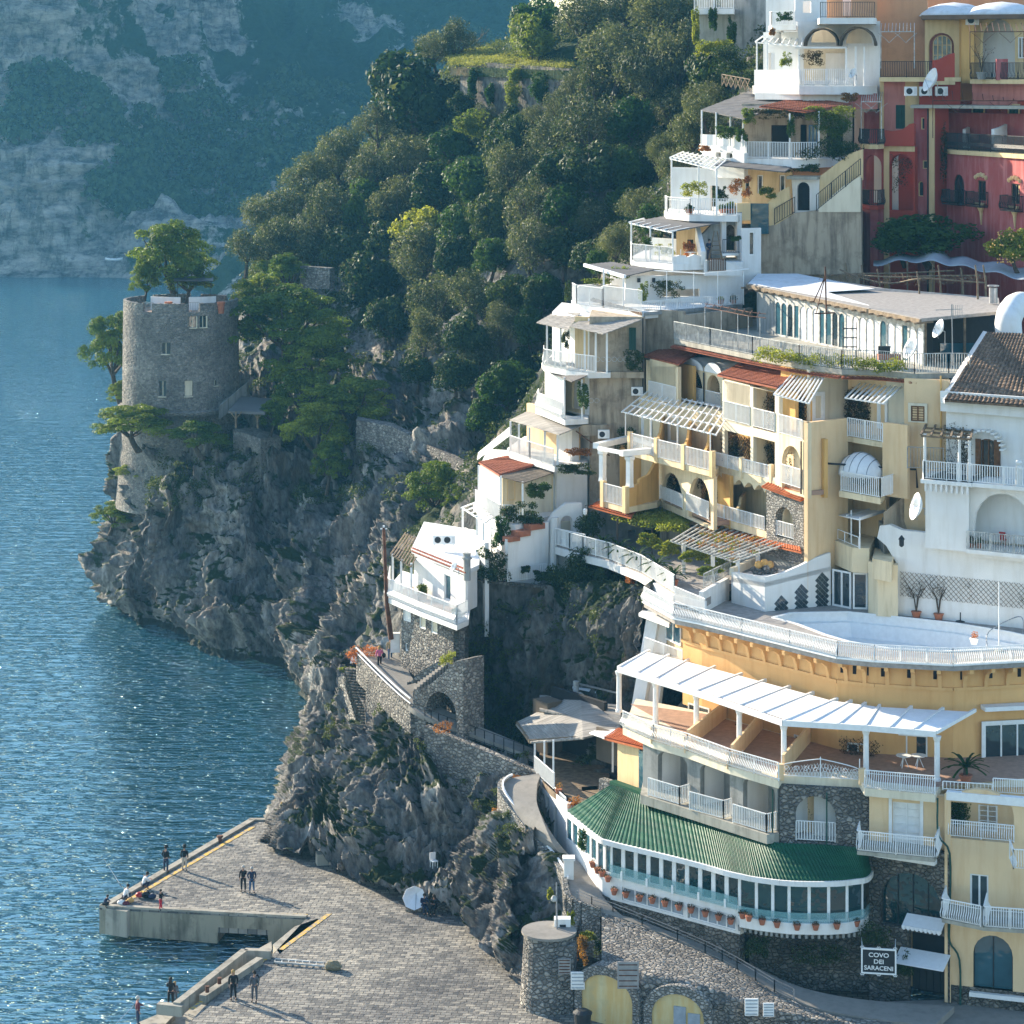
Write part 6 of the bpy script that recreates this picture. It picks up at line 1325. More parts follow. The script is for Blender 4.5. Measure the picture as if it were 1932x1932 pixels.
clump('dry_twigs',[tuple(P(1560+10*k,525+rnd.uniform(-6,8),194-.25*k))+(.7,.6,.25)for k in range(30)],1500,.3,'wood',t,seed=4,asp=.08)
t=thing('antenna_mast','rusty iron tripod mast standing in front of the bar roof','mast',P(1557,590,180));mb=MB();a=P(1559,590,178);b=P(1557,503,178)
mb.bar(a,b,.1);mb.build('mast','rust',t)
for x in(1535,1540):mb=MB();mb.bar(P(x,590 if x==1540 else 570,178.6),a.lerp(b,.8),.06);mb.build('stay','rust',t)
mb=MB();mb.bar(P(1537,592,178),P(1575,590,177.5),.1);mb.build('foot','rust',t)
t=thing('tv_antenna','comb shaped television antenna above the tarred roof edge','antenna',P(1797,600,170));mb=MB();a,b=P(1797,690,168.5),P(1796,574,168.5);mb.bar(a,b,.07);mb.build('mast','metal',t);mb=MB();mb.bar(P(1765,585,168.5),P(1815,583,168.5),.04)
for k in range(6):mb.bar(P(1795+4*k,575,168.5),P(1795+4*k,598,168.5),.035)
mb.build('array','metal',t)
dish(1777,623,168,'grey satellite dish at the corner of the bar',az=-75,r=.6);dish(1725,660,166.6,'large white satellite dish behind the terrace railing',az=-70,r=.7,foot=.5)
dish(1738,958,160,'tilted dish on the landing left of the white villa',az=-80,r=.8,el=15,foot=.4)
t=thing('chimney_duct','fat round white duct bending over the right end of the bar roof','duct',P(1900,600,172));mb=MB();mb.tube(smooth_poly([P(1950,575,178),P(1918,577,174),P(1903,602,171),P(1904,640,170.5)],5),[.9]*16,14);mb.build('duct','white',t,True)
t=thing('chimney','steel chimney pipe on the right of the tarred roof','chimney',P(1874,570,180));mb=MB();a=P(1874,572,179);mb.tube([a,a+Vector((0,0,1.1))],.3,12);mb.build('pipe','metal',t);mb=MB();mb.lathe(a+Vector((0,0,1.2)),[(.42,0),(.42,.08)],12);mb.build('cap','metal',t)
t=thing('frame_pergola','rusty pipe frame standing on the terrace left of the bar','pergola',V(1440,183,zT));
for x,D in((1330,186.5),(1361,184.2),(1392,181.7),(1412,180),(1434,179)):mb=MB();q=XY(x,D);mb.bar((q.x,q.y,zT),(q.x,q.y,zT+2.4),.06);mb.build('post','railw',t)
mb=MB();
for z,o in((2.4,0),(2.4,3)):mb.poly([V(1330,186.5+o,zT+z),V(1361,184.2+o,zT+z),V(1412,180+o,zT+z),V(1445,178.5+o,zT+z)],.05)
for k in range(8):mb.bar(V(1330+14*k,186.5-1.0*k,zT+2.42),V(1335+14*k,190-1.0*k,zT+2.42),.04)
mb.build('frame','rust',t)
for k,(x,D,rz,lab)in enumerate(((1478,176.5,.4,'white iron chair on the terrace left of the bar windows'),(1462,178.5,2.,'white chair half hidden behind the terrace railing'))):chair(V(x,D,zT),rz,lab,'railw')
t=thing('plant_stand','tall black shelf stand in front of the bar windows','shelf',V(1603,172,zT));
for k in range(4):mb=MB();q=V(1603,171.5,zT+.5+k*.62);mb.box(q,(1.0,.35,.05));mb.build('shelf','black',t)
for dx in(-.45,.45):mb=MB();q=V(1603,171.5,zT);mb.bar(q+Vector((dx,0,0)),q+Vector((dx,0,2.8)),.06);mb.build('upright','black',t)
t=thing('crate','orange wooden crate with a dark screen on the terrace','crate',V(1677,168.5,zT));mb=MB();q=V(1677,168.8,zT+.75);mb.box(q,(1.5,.8,.35));mb.build('box','terra',t);mb=MB();mb.box(q+Vector((-.3,.1,.45)),(.8,.25,.5));mb.build('screen','black',t);mb=MB();mb.box(q-Vector((0,0,.4)),(1.3,.6,.7));mb.build('stand','white',t)
t=thing('shade_net','billowing grey shade net stretched over the orchard below the red palace','net',P(1780,490,195));mb=MB();g=[]
for i in range(9):
 row=[]
 for j in range(40):
  x=1648+j*8;v=i/8;y=(492-12*math.sin(min(1,j/9)*1.57)+(max(0,j-14)**1.25)*.55)+v*(10+j*.35)-(14 if 12<j<18 else 0)*math.sin(math.pi*(j-12)/6)*(1-v);row.append(P(x,y+3*math.sin(j*.8),204-.35*j-5*v))
 g.append(row)
mb.grid(g);o=mb.build('netting','net',t,True);so=o.modifiers.new('s','SOLIDIFY');so.thickness=.02
for x,y in((1678,500),(1712,496),(1760,500),(1815,512),(1860,525)):mb=MB();a=P(x,y-4,197-.03*(x-1678));mb.tube([a-Vector((0,0,3.2)),a],.07,6);mb.build('pole','wood',t)
tree('leafy','leaf',1740,450,92,199.5,'wide dark citrus tree with small fruit at the foot of the red palace',ry=48,cat='citrus tree',k=1)
tree('leafy','leaf',1700,455,50,200.5,'dark citrus tree at the left foot of the red palace',ry=42,cat='citrus tree',k=2)
tree('leafy','lime',1912,468,48,190,'round orange tree bearing fruit at the right edge',ry=42,cat='citrus tree',k=0)
c=P(1912,468,190);mb=MB();r_=random.Random(3)
for k in range(60):a,b=r_.uniform(0,6.28),r_.uniform(-.8,.9);q=c+Vector((math.cos(a)*math.cos(b)*1.85,-abs(math.sin(a))*math.cos(b)*1.85,math.sin(b)*1.5));mb.blob(q,.07,k,(1,1,1),3,0)
o=mb.build('oranges','ochre',bpy.data.objects[-1]if 0 else None);tag(o,'small ripe oranges hanging all over the round orange tree','fruit',kind='stuff')
# ================================================================== WHITE VILLA AT THE RIGHT
RV=thing('white_villa','white villa with an old brown tiled roof and wrought balconies behind the pool wall','villa',V(1850,162,20))
z30,z26,zEv=30.1,25.8,34.7
w=W((1785,163.6),(1960,160.2));wallp(RV,w,26,zEv,'white',[('a',1840,1886,826,900,.8)],th=.4)
win(RV,w,1851,1876,828,901,fm='brown',pm='glass',off=-.2,n=2,name='window_door')
for a,b in((1841,1851),(1876,1888)):mb=MB();w.box(mb,w.u(a),w.u(b),z30+.1,z30+2.4,.02,.08);[w.box(mb,w.u(a)+.05,w.u(b)-.05,z30+.25+k*.22,z30+.33+k*.22,.08,.1)for k in range(9)];mb.build('shutter','brown',RV)
mb=MB();u0,u1=w.u(1830),w.u(1896);c_,r_=(u0+u1)/2,(u1-u0)/2
for k in range(13):a=math.pi*k/12;mb.bar(w.p(c_+r_*math.cos(a),32+r_*.95*math.sin(a),0),w.p(c_+r_*math.cos(a),32+r_*.95*math.sin(a),.7),.2,.12)
mb.build('arched_hood','white',RV)
lo_=W((1700+45,161.6),(1828,159.6));
mb=MB();mb.prism([tuple(XY(*p))for p in((1746,161.8),(1828,160.4),(1836,166),(1760,168))],25.6,z30-.05);mb.build('tower_wall','white',RV)
wT=W((1742,161.3),(1832,159.8));mb=MB();wT.box(mb,-.1,wT.L+.1,z30-.25,z30,-5,.25)
for k in range(9):u=.2+k*(wT.L-.4)/8;wT.box(mb,u-.07,u+.07,z30-.75,z30-.25,0,.15)
mb.build('balcony_cornice','white',RV)
slabp(RV,[(1742,161.2),(1960,157.6),(1960,162),(1785,165)],z30,.25,'white')
M['iron']=M['railw']
railp(RV,[(1744,161.3),(1828,159.9)],z30,1.15,w=.05,sp=.16,mat='whitep');railp(RV,[(1746,164.8),(1744,161.3)],z30,1.15,w=.05,sp=.16,mat='whitep');railp(RV,[(1830,159.9),(1958,157.8)],z30,1.15,w=.05,sp=.16,mat='whitep')
for x,D in((1745,161.5),(1810,160.3),(1829,160.2),(1790,164.6)):q=XY(x,D);mb=MB();mb.lathe((q.x,q.y,z30),[(.16,0),(.16,1.1),(.1,1.2),(.09,2.7),(.14,2.85)],8);mb.build('column','white',RV)
q=XY(1922,158.6);mb=MB();mb.box((q.x,q.y,z30+.6),(.35,.35,1.3));mb.lathe((q.x,q.y,z30+1.25),[(.1,0),(.22,.2),(.16,.35)],8);mb.build('railing_pier','white',RV)
pergola(RV,(V(1738,161,33),V(1832,159.4,33),V(1836,164,33.05),V(1750,166,33.05)),5,3,.12,'wood','timber_pergola')
creep(w,1790,1828,800,890,'tangled bare vine beside the corner pergola of the white villa',lat=False,dens=.35)
w2=W((1828,161.0),(1960,158.6));wallp(RV,w2,25.2,z30-.25,'white',[('a',1836,1950,926,1036,2.2)],th=.4,name='lower_wall')
mb=MB();w2.box(mb,w2.u(1828),w2.L,25.3,z30-.3,-2.4,-2.1);mb.build('loggia_recess','pale',RV);wr2=W(tuple(w2.p(0,0,-2.08).xy),tuple(w2.p(w2.L,0,-2.08).xy),world=True)
win(RV,wr2,1868,1910,950,1022,pm='glass',n=3,name='window_door');mb=MB();wr2.box(mb,wr2.u(1855),wr2.u(1862),26,28.4,0,.06);mb.build('shutter','brown',RV);win(RV,wr2,1926,1950,972,1000,pm='glass',n=1)
slabp(RV,[(1822,160.3),(1960,157.9),(1960,161),(1830,162.5)],z26,.25,'white');railp(RV,[(1824,160.3),(1958,158)],z26,1.15,w=.05,sp=.16,mat='railw')
mb=MB();mb.corr(V(1782,162.4,35.0),V(1975,158.8,35.0),V(1990,168,38.6),V(1862,169.5,38.6),.3,.07,.42,4,.15);mb.build('tiled_roof','tiled',RV)
mb=MB();mb.slab([V(1782,162.4,35.05),V(1862,169.5,38.65),V(1855,170.6,38.6),V(1774,163.6,35)],.3);mb.build('roof_verge','white',RV)
mb=MB();w.box(mb,-.2,w.L,zEv-.55,zEv+.15,.0,.45);w.box(mb,-.2,w.L,zEv+.15,zEv+.75,.25,.5);mb.build('cornice','white',RV)
blk(RV,[(1792,165),(1960,161.5),(1960,172),(1830,174)],20,zEv,'white','core_wall')
pot(1838,1010,0,'small clay pot with a plant on the left end of the villa balcony','leaf',.25,base=V(1832,160.8,z26));pot(1850,1012,0,'leafy pot second from the left on the villa balcony','leaf',.28,base=V(1846,160.6,z26),hs=.8)
chair(V(1893,161.2,z26),2.6,'red plastic chair on the lower villa balcony','redp')
t=thing('wall_lantern','dark iron lantern on the white wall left of the villa','lamp',P(1701,1025,162.8));mb=MB();c=P(1701,1032,162.6);mb.lathe(c,[(.05,0),(.16,.1),(.16,.45),(.22,.5),(.04,.75)],8);mb.build('lantern','black',t)
t=thing('outdoor_stair','dark weathered stair climbing between the yellow hotel and the white villa','stair',P(1700,940,166));mb=MB();a,b=P(1668,1000,165),P(1770,905,168.5)
for k in range(16):p=a.lerp(b,k/16);q=a.lerp(b,(k+1)/16);mb.hexa([p-Vector((0,0,2.5)),q-Vector((0,0,2.5)),q+Vector((0,2.5,-2.5)),p+Vector((0,2.5,-2.5)),Vector((p.x,p.y,q.z)),Vector((q.x,q.y,q.z)),Vector((q.x,q.y+2.5,q.z)),Vector((p.x,p.y+2.5,q.z))])
mb.build('flight','greyw',t);mb=MB();mb.slab([P(1668,968,164.4),P(1668,1012,164.4),P(1740,1012,166),P(1772,912,168),P(1772,880,168)],.25,Vector((0,1,0)));mb.build('parapet','brownw',t)
railp(t,[(1712,163.6),(1780,163)],30.4,1.4,mat='metal',w=.03,sp=.2)
wallp(t,W((1712,168),(1800,167)),22,33,'greyw',[],th=.4,name='side_wall')
# ================================================================== UPPER LEFT TERRACED HOUSES
def house(name,label,wl,z0,z1,depth,mat,right=None,roof=None,cat='house',**kw):
 w=W(*wl)if not isinstance(wl,W)else wl;t=thing(name,label,cat,w.p(w.L/2,z0));return t,w
def box_house(t,pts,z0,z1,mat,nm='wall'):return blk(t,pts,z0,z1,mat,nm)
def zof(py,D):return H-(py-HY)*D/F
# -- tall narrow house of four levels left of the yellow hotel
TH=thing('stacked_house','tall narrow house of stacked balconies with reed canopies and a weathered side wall','house',V(1100,192,22))
zs=[zof(y,192)for y in(1075,862,778,692,585)]
blk(TH,[(1112,189.5),(1216,189.2),(1230,200),(1120,200)],21,zof(596,190),'brownw','side_wall')
blk(TH,[(1042,196),(1112,190.5),(1125,200),(1060,204)],22,zof(600,191),'white','front_wall')
wA=W((1042,195.8),(1112,190.3))
blk(TH,[(975,197),(1050,188),(1108,189),(1112,200),(1000,203)],18,zs[1]-.02,'white','lower_wall')
slabp(TH,[(957,196.5),(962,194),(1046,187.2),(1060,187.6),(1108,189),(1110,200),(990,203)],zs[1],.4,'white');railp(TH,[(962,194.4),(1000,191),(1044,187.4)],zs[1],1.3,w=.05,sp=.16)
sheetp(TH,[(962,792,196),(1055,820,185.5),(1108,798,189.5),(1006,770,198)],'straw','reed_canopy',.06)
posts(TH,[(963,195.3,zs[1],zof(795,195.3)),(979,193.5,zs[1],zof(800,193.5)),(999,191.5,zs[1],zof(806,191.5)),(1028,189,zs[1],zof(812,189)),(1052,187.3,zs[1],zof(818,187.3))],.16)
wl=W((1000,197.5),(1095,190.5));wallp(TH,wl,zs[1],zs[2],'peach',[],th=.3,name='back_wall',o=.3);win(TH,wl,1075,1092,815,852,pm='glass',n=1,off=.35)
mb=MB();wl.box(mb,wl.u(1070),wl.L+.3,zs[1],zs[2],.3,.9);mb.build('wall_pier','white',TH)
slabp(TH,[(1010,194.5),(1066,187.8),(1110,188.6),(1112,196),(1035,199)],zs[2],.4,'white');railp(TH,[(1016,196),(1013,193.8),(1062,188)],zs[2],1.3,w=.05,sp=.15,belly=.15)
sheetp(TH,[(1036,702,193.5),(1079,720,186.8),(1121,703,188.6),(1062,677,195)],'greysheet','reed_canopy',.06,0)
posts(TH,[(1065,189,zs[2],zof(712,189)),(1098,187.8,zs[2],zof(716,187.8))],.12)
wl=W((1046,196),(1106,191.2));wallp(TH,wl,zs[2],zs[3],'cream',[('a',1086,1104,712,770)],th=.3,name='back_wall',o=.3)
slabp(TH,[(1022,194.8),(1027,192.4),(1068,189.8),(1110,188),(1152,188.3),(1155,198),(1045,200)],zs[3],.4,'white');railp(TH,[(1026,195),(1026,192.6),(1068,189.9)],zs[3],1.3,w=.05,sp=.15,belly=.1);railp(TH,[(1072,189.6),(1122,187.6)],zs[3],1.3,w=.05,sp=.15)
sheetp(TH,[(1012,608,194.5),(1072,622,189.5),(1095,590,193),(1046,589,197)],'straw','reed_canopy',.06)
sheetp(TH,[(1074,615,190),(1138,630,185.8),(1210,603,188.6),(1130,588,193)],'straw','reed_canopy',.06)
posts(TH,[(1032,193,zs[3],zof(612,193)),(1058,191,zs[3],zof(618,191)),(1103,189.2,zs[3],zof(620,189.2)),(1124,188,zs[3],zof(628,188)),(1145,187.5,zs[3],zof(628,187.5))],.14)
wl=W((1088,191.5),(1150,190.2));wallp(TH,wl,zs[3],zof(600,190),'yellow',[],th=.3,name='back_wall',o=.3);win(TH,W((1175,189.1),(1210,188.9)),1187,1200,618,660,fm='greend',pm='greend',n=2,bars=4,name='shuttered_window',off=0.)
mb=MB();wl.box(mb,wl.u(1146),wl.u(1162),zs[3],zof(605,190),-.2,.5);mb.build('doorway','dark',TH)
win(TH,W((1040,194.5),(1062,192.5)),1036,1043,700,742,n=1,pm='glass',off=.1)
blk(TH,[(1028,195),(1066,190.4),(1070,199),(1045,202)],zs[2],zs[3],'white','side_wing')
mb=MB();ws=W((1112,189.3),(1216,189));ws.box(mb,ws.u(1122),ws.u(1215),zs[3]-.45,zs[3],0,.5);mb.build('flower_shelf','brownw',TH);mb=MB();ws.box(mb,ws.u(1095),ws.u(1148),zs[2]-1.3,zs[2]-.5,0,.6);mb.build('flower_shelf','brownw',TH)
for(x0,x1,y)in((1128,1205,682),(1095,1145,760)):mb=MB();[mb.poly([ws.p(ws.u(x0)+k*.42+.18*math.cos(q*.8),zof(y,189)+.2+.18*math.sin(q*.8),.55)for q in range(9)],.03)for k in range(int((ws.u(x1)-ws.u(x0))/.42))];mb.build('scroll_railing','railw',TH)
shrub(1195,680,187.8,20,24,'dark plant hanging down the side wall of the stacked house',n=1500);shrub(1100,745,187.2,12,28,'leafy vine on the middle balcony of the stacked house','leaf',n=1400);shrub(1180,830,188.6,22,26,'dark ivy low on the weathered side wall',n=1500)
shrub(1067,640,190.5,8,20,'potted tree on the top left balcony of the stacked house','olive',n=900);shrub(1090,852,187,28,9,'row of plants along the lower balcony of the stacked house','rustleaf',n=1200);shrub(1085,885,186.4,40,12,'ivy shelf below the lower balcony of the stacked house',n=2200)
ac(1202,738,188.6,'air conditioner high on the weathered side wall');ac(1139,819,187.6,'air conditioner low on the weathered side wall')
mb=MB();mb.tube([ws.p(ws.u(1213),22,.12),ws.p(ws.u(1213),zof(600,189),.12)],.06,6);mb.build('drain_pipe','black',TH);mb=MB();mb.tube([ws.p(ws.u(1088),zof(815,188),.9),ws.p(ws.u(1150),zof(860,189),.1)],.05,6);mb.build('drain_pipe','rust',TH)
t=thing('weathered_wall','stained grey brown wall between the stacked house and the hotel roof terrace','wall',V(1250,193,30));wallp(t,W((1216,191.5),(1290,190)),27,zof(585,191),'brownw',[],th=.4);wallp(t,W((1290,190),(1420,196)),36,zof(590,192),'brownw',[],th=.4,name='upper_wall')
# -- low white house with a red tiled roof
LH=thing('low_white_house','low white house with a small red tiled roof above the cottage','house',V(950,188,20));zh=zof(962,189)
blk(LH,[(905,193),(948,186.5),(1046,188.5),(1050,200),(920,202)],17,zof(892,190),'white','wall');
sheetp(LH,[(903,872,194),(942,896,186),(1010,876,190.5),(958,860,197)],'tile','tiled_roof',.1,.28,.05,step=.35);sheetp(LH,[(941,898,185.6),(988,911,183.2),(1044,892,188),(1000,880,191)],'strawd','reed_canopy',.06)
mb=MB();mb.slab([P(900,868,195),P(962,822,195.5),P(962,806,196.5),P(902,855,196)],.3,Vector((0,1,0)));mb.build('sloping_parapet','white',LH)
w=W((948,186.4),(1044,188.4));wallp(LH,w,zh,zof(893,188),'cream',[],th=.3,name='front_wall');win(LH,w,956,972,903,945,fm='yellow',pm='glassb',n=1);mb=MB();w.box(mb,w.u(985),w.u(1040),zh,zof(900,187),.0,.03);mb.build('recess','pale',LH)
slabp(LH,[(893,191),(945,183.4),(972,182.6),(1046,187),(1046,190),(905,196)],zh,.4,'white');railp(LH,[(897,190.3),(945,183.6),(985,183.4)],zh,1.3,w=.05,sp=.16)
posts(LH,[(945,184,zh,zof(898,184)),(986,183.6,zh,zof(909,183.6)),(903,191,zh,zof(878,191))],.14)
blk(LH,[(900,191.5),(946,184),(975,183.4),(1000,190),(915,196)],15.5,zh-.3,'white','lower_wall');pergola(LH,(V(873,189,zof(957,189)),V(917,181.5,zof(985,181.5)),V(930,184,zof(975,184)),V(897,191,zof(948,191))),5,1,.09);posts(LH,[(873,189,17.5,zof(957,189)),(900,184.5,19,zof(972,184.5)),(912,182.6,19.5,zof(982,182.6))],.16)
wallp(LH,W((872,187.5),(915,181.5)),15.5,zof(998,187),'white',[],th=.3,name='terrace_wall')
GS=thing('stepped_wall','white stepped garden wall with red brick planters and an arched doorway','wall',V(1000,183,18))
w=W((958,181.5),(1035,184));wallp(GS,w,0,0,'white',[],out=[(0,17.2),(w.L,17.2),(w.L,w.z(1035,985)),w.uz(1003,990),w.uz(1003,1003),w.uz(981,1004),w.uz(981,1017),w.uz(958,1018)],th=.3)
for x0,x1,y0,y1 in((958,979,1014,1023),(974,999,1003,1014),(998,1026,990,1001)):mb=MB();w.box(mb,w.u(x0),w.u(x1),w.z(x0,y1),w.z(x0,y0),-.6,.15);mb.build('brick_planter','terra',GS)
w=W((1032,184.4),(1098,185));wallp(GS,w,0,0,'white',[('a',1058,1080,973,1045)],out=[(0,15.8),(w.L,17),(w.L,w.z(1090,950)),w.uz(1068,950),w.uz(1045,968),(0,w.z(1032,990))],th=.5,name='arched_wall')
mb=MB();mb.tube([w.p(.3,15.8,.3),w.p(.5,w.z(1045,975),.25)],.32,10);mb.build('column','white',GS);mb=MB();w.box(mb,w.u(1055),w.u(1084),16.5,23,-1.4,-1.2);mb.build('doorway','pale',GS)
mb=MB();w2=W((1048,183.4),(1104,180.8));rail(mb,[w2.p(0,w2.z(1050,1028),0),w2.p(w2.L,w2.z(1104,1040),0)],1.2,w=.05,sp=.16);mb.build('railing','whitep',GS)
slabp(GS,[(890,186),(958,181.2),(1060,183),(1060,190),(900,194)],17.0,.4,'deck','garden_floor');railp(GS,[(958,181.2),(1030,183.2)],zof(1095,182),1.0,w=.05,sp=.16)
for x,y,rx,ry,D,lab in((928,1065,34,36,181.5,'large dark bush behind the cottage chimney'),(1085,1065,62,42,180,'big rounded dark hedge above the cliff'),(1030,1085,24,12,180.5,'low dark bush left of the big rounded hedge'),(985,965,42,28,183.5,'dark shrub spilling over the stepped planters'),(945,1000,18,34,182.5,'narrow green shrub climbing the stepped wall'),(1015,925,24,20,184.5,'bush with yellow leaves beside the low white house'),(1110,990,30,26,183,'dark tangled shrub at the garden arch'),(1148,1120,26,60,178,'ivy hanging over the cliff below the garden railing'),(1195,1120,16,50,175,'dry brown creeper below the garden railing'),(990,1075,10,8,181.6,'small potted bush on the lower garden steps')):
 shrub(x,y,D,rx,ry,lab,'rustleaf' if('dry' in lab)else('leaf' if 'green' in lab or 'yellow' in lab else 'darkleaf'),n=int(1200+rx*ry*1.6),size=.16)
 # ================================================================== STONE COTTAGE
CT=thing('stone_cottage','stone cottage with a white terrace storey and oval windows beside the path','cottage',V(810,180,13))
w=W((757,183.3),(866,177));zc=zof(1150,180);zb=12.2
wallp(CT,w,zb,zc,'rubble',[('r',760,775,1133,1170),('a',791,803,1143,1184),('a',813,825,1151,1193),('r',763,769,1212,1227)],th=.5,name='stone_wall')
win(CT,w,791,803,1143,1184,n=1,arc=1,off=-.1,sur='whitep',name='oval_window',pm='pale');win(CT,w,813,825,1151,1193,n=1,arc=1,off=-.1,sur='whitep',name='oval_window',pm='pale');win(CT,w,760,775,1133,1170,n=1,off=-.1,pm='white');win(CT,w,763,769,1212,1227,n=1,off=-.15,sur='whitep')
blk(CT,[(760,184.2),(866,178),(882,180),(880,190),(785,192)],zb-.5,zc-.05,'rubbled','core_wall')
wallp(CT,W((866,177),(884,179.5)),zb-.5,zc,'rubbled',[],th=.4,name='stone_wall')
slabp(CT,[(728,187),(732,184),(790,179.5),(862,174.8),(884,176.5),(890,186),(760,194)],zc+.0,.35,'white','terrace_base');slabp(CT,[(742,186),(790,181),(860,176.6),(870,180),(780,188)],zc+.03,.025,'tilefloor','terrace_floor');railp(CT,[(736,189),(732,184.3),(790,179.7),(862,175),(882,176.6)],zc,1.35,out=(-1,-1,0),belly=.28,w=.05,sp=.15,name='terrace_railing')
zr_=zof(1055,184);wu=W((778,185.5),(880,178.8));blk(CT,[(782,186),(880,179.2),(900,181),(905,192),(800,196)],zc,zr_,'white','upper_wall')
wallp(CT,W((781,185.4),(878,178.8)),zc,zr_-.2,'white',[('r',838,850,1082,1130)],th=.2,name='front_wall');win(CT,W((781,185.4),(878,178.8)),838,850,1082,1130,n=1,pm='glassb',off=-.1,name='door')
slabp(CT,[(776,186.6),(878,178.4),(904,180.6),(908,194),(800,198)],zr_+.25,.3,'tarw','flat_roof');mb=MB();mb.corr(V(776,186.4,zr_+.12),V(878,178.2,zr_+.12),V(880,178.9,zr_+.32),V(778,187,zr_+.32),.25,.04,0,3,.05);mb.build('tile_eave','tile',CT)
pergola(CT,(V(738,186.8,zr_-.1),V(776,183.4,zr_-.35),V(800,190,zr_+.1),V(765,194,zr_+.1)),8,1,.09,'wood');posts(CT,[(741,186.5,zc,zr_-.1),(757,185,zc,zr_-.2),(776,183.6,zc,zr_-.2)],.16)
c=P(880,1100,178.4);mb=MB();mb.tube([V(881,178.6,zof(1095,178.6)),V(881,178.6,zof(1055,178.6))],.26,8);mb.lathe(V(881,178.6,zof(1055,178.6)),[(.36,0),(.36,.12),(.24,.2),(.3,.45)],8);mb.build('chimney','greyw',CT)
dish(860,1070,177.9,'small dish on the cottage roof edge',az=-70,r=.4,foot=.5)
ac(829,1018,186,'left of two air conditioners on the cottage roof',1.1);ac(847,1018,185.2,'right of two air conditioners on the cottage roof',1.1)
pot(800,1098,0,'red planter with a small plant on the cottage terrace','lime',.4,base=V(797,183.2,zc));pot(860,1137,0,'white trough of cactus on the cottage terrace corner','leaf',.4,pm='whitep',base=V(862,177,zc),hs=.5)
t=thing('utility_pole','tall leaning rusty iron pole beside the cottage','pole',P(738,1205,184));mb=MB();a,m_,b=P(738,1206,184),P(730,1140,184),P(724,995,184);mb.tube([a,m_],[.2,.16],8);mb.build('lower_pole','rust',t);mb=MB();mb.tube([m_-Vector((0,0,.3)),b],[.15,.11],8);mb.build('upper_pole','rust',t);mb=MB();mb.bar(b+Vector((-.25,0,-.1)),b+Vector((.25,0,-.1)),.08);mb.box(b,(.14,.14,.3));mb.build('insulator','whitep',t)
mb=MB();mb.poly(smooth_poly([P(727,1030,184),P(750,1036,184.5),P(778,1043,185)],4),.03);tag(mb.build('cable','black',None),'thin black cable from the rusty pole to the cottage roof','cable')
t=thing('meter_box','white meter box at the foot of the rusty pole','box',P(746,1210,185));mb=MB();c=P(746,1212,184.6);mb.box(c,(.7,.5,1.4));mb.build('cabinet','white',t);mb=MB();mb.box(c+Vector((0,-.26,.1)),(.5,.03,1.0));mb.build('door','whitep',t)
AR=thing('stone_archway','stone archway with a stair parapet spanning the upper path','archway',V(820,174,12))
w=W((779,174.6),(874,171.2));wallp(AR,w,0,0,'rubble',[('a',804,861,1299,1373)],out=[(0,10.2),(w.L,9.6),(w.L,w.z(874,1245)),w.uz(860,1247),w.uz(838,1268),w.uz(815,1289),w.uz(782,1303),(0,w.z(779,1304))],th=2.0)
w=W((768,177.5),(852,176));wallp(AR,w,0,0,'rubble',[],out=[(0,13.0),(w.L*.35,14.2),(w.L,15.5),w.uz(850,1246),w.uz(832,1260),w.uz(808,1282),(0,w.z(768,1287))],th=.4,name='stair_parapet')
mb=MB();
for k in range(12):a=V(785+5.6*k,175.6,zof(1303-4.6*k,175));mb.box((a.x,a.y+.6,a.z-.5),(.3,1.6,1.0))
mb.build('steps','path',AR)
shrub(845,1240,173,16,16,'yellow green weeds on the archway parapet','lime',n=700,size=.12);shrub(835,1372,171,20,12,'weeds at the foot of the archway','rustleaf',n=500,size=.1)
wallp(AR,W((800,178),(875,174)),9.8,13.6,'rubble',[],th=.4,name='far_side_wall')
# ================================================================== PATHS
def ribbon(name,L_,R_,mat,th=.35,kind='structure'):
 n=60;A_=crs(np.array([list(p)for p in L_]),n);B_=crs(np.array([list(p)for p in R_]),n);mb=MB();mb.grid([[tuple(a*(1-t)+b*t)for t in(0,.33,.66,1)]for a,b in zip(A_,B_)]);o=mb.build(name,mat);so=o.modifiers.new('s','SOLIDIFY');so.thickness=th;so.offset=-1;tag(o,kind=kind);return A_,B_
pa=[G(672,1246,12.9),G(715,1290,12.5),G(765,1336,12.0),G(806,1362,11.5),G(900,1398,10.7),G(1007,1438,10.0)]
pb=[G(700,1225,13.0),G(752,1250,12.7),G(800,1320,12.1),G(864,1360,11.5),G(930,1390,10.8),G(1012,1425,10.0)]
ribbon('upper_path',pa,pb,'path')
qa=[G(1010,1470,9.7),G(960,1482,9.4),G(950,1506,9.2),G(985,1556,8.2),G(1030,1610,7.2),G(1068,1662,6.5),G(1082,1708,5.9),G(1166,1740,5.3),G(1316,1802,4.6),G(1395,1842,4.1),G(1483,1893,3.5),G(1580,1925,3.2),G(1760,1950,3.0)]
qb=[G(1022,1468,9.7),G(1014,1495,9.4),G(1016,1528,9.1),G(1050,1585,8.2),G(1080,1620,7.2),G(1112,1662,6.4),G(1150,1718,5.7),G(1210,1748,5.2),G(1330,1796,4.6),G(1400,1825,4.1),G(1500,1872,3.5),G(1620,1898,3.2),G(1800,1912,3.0)]
LA,LB=ribbon('lower_path',qa,qb,'path',.4)
def para(t,pts,h,wd,mat,name='parapet',down=.3):
 mb=MB()
 for a,b in zip(pts[:-1],pts[1:]):
  a,b=Vector(a),Vector(b);d=(b-a);n_=Vector((d.y,-d.x,0)).normalized()*wd;dn=Vector((0,0,-down));u_=Vector((0,0,h));mb.hexa([a+dn,b+dn,b+n_+dn,a+n_+dn,a+u_,b+u_,b+n_+u_,a+n_+u_])
 return mb.build(name,mat,t)
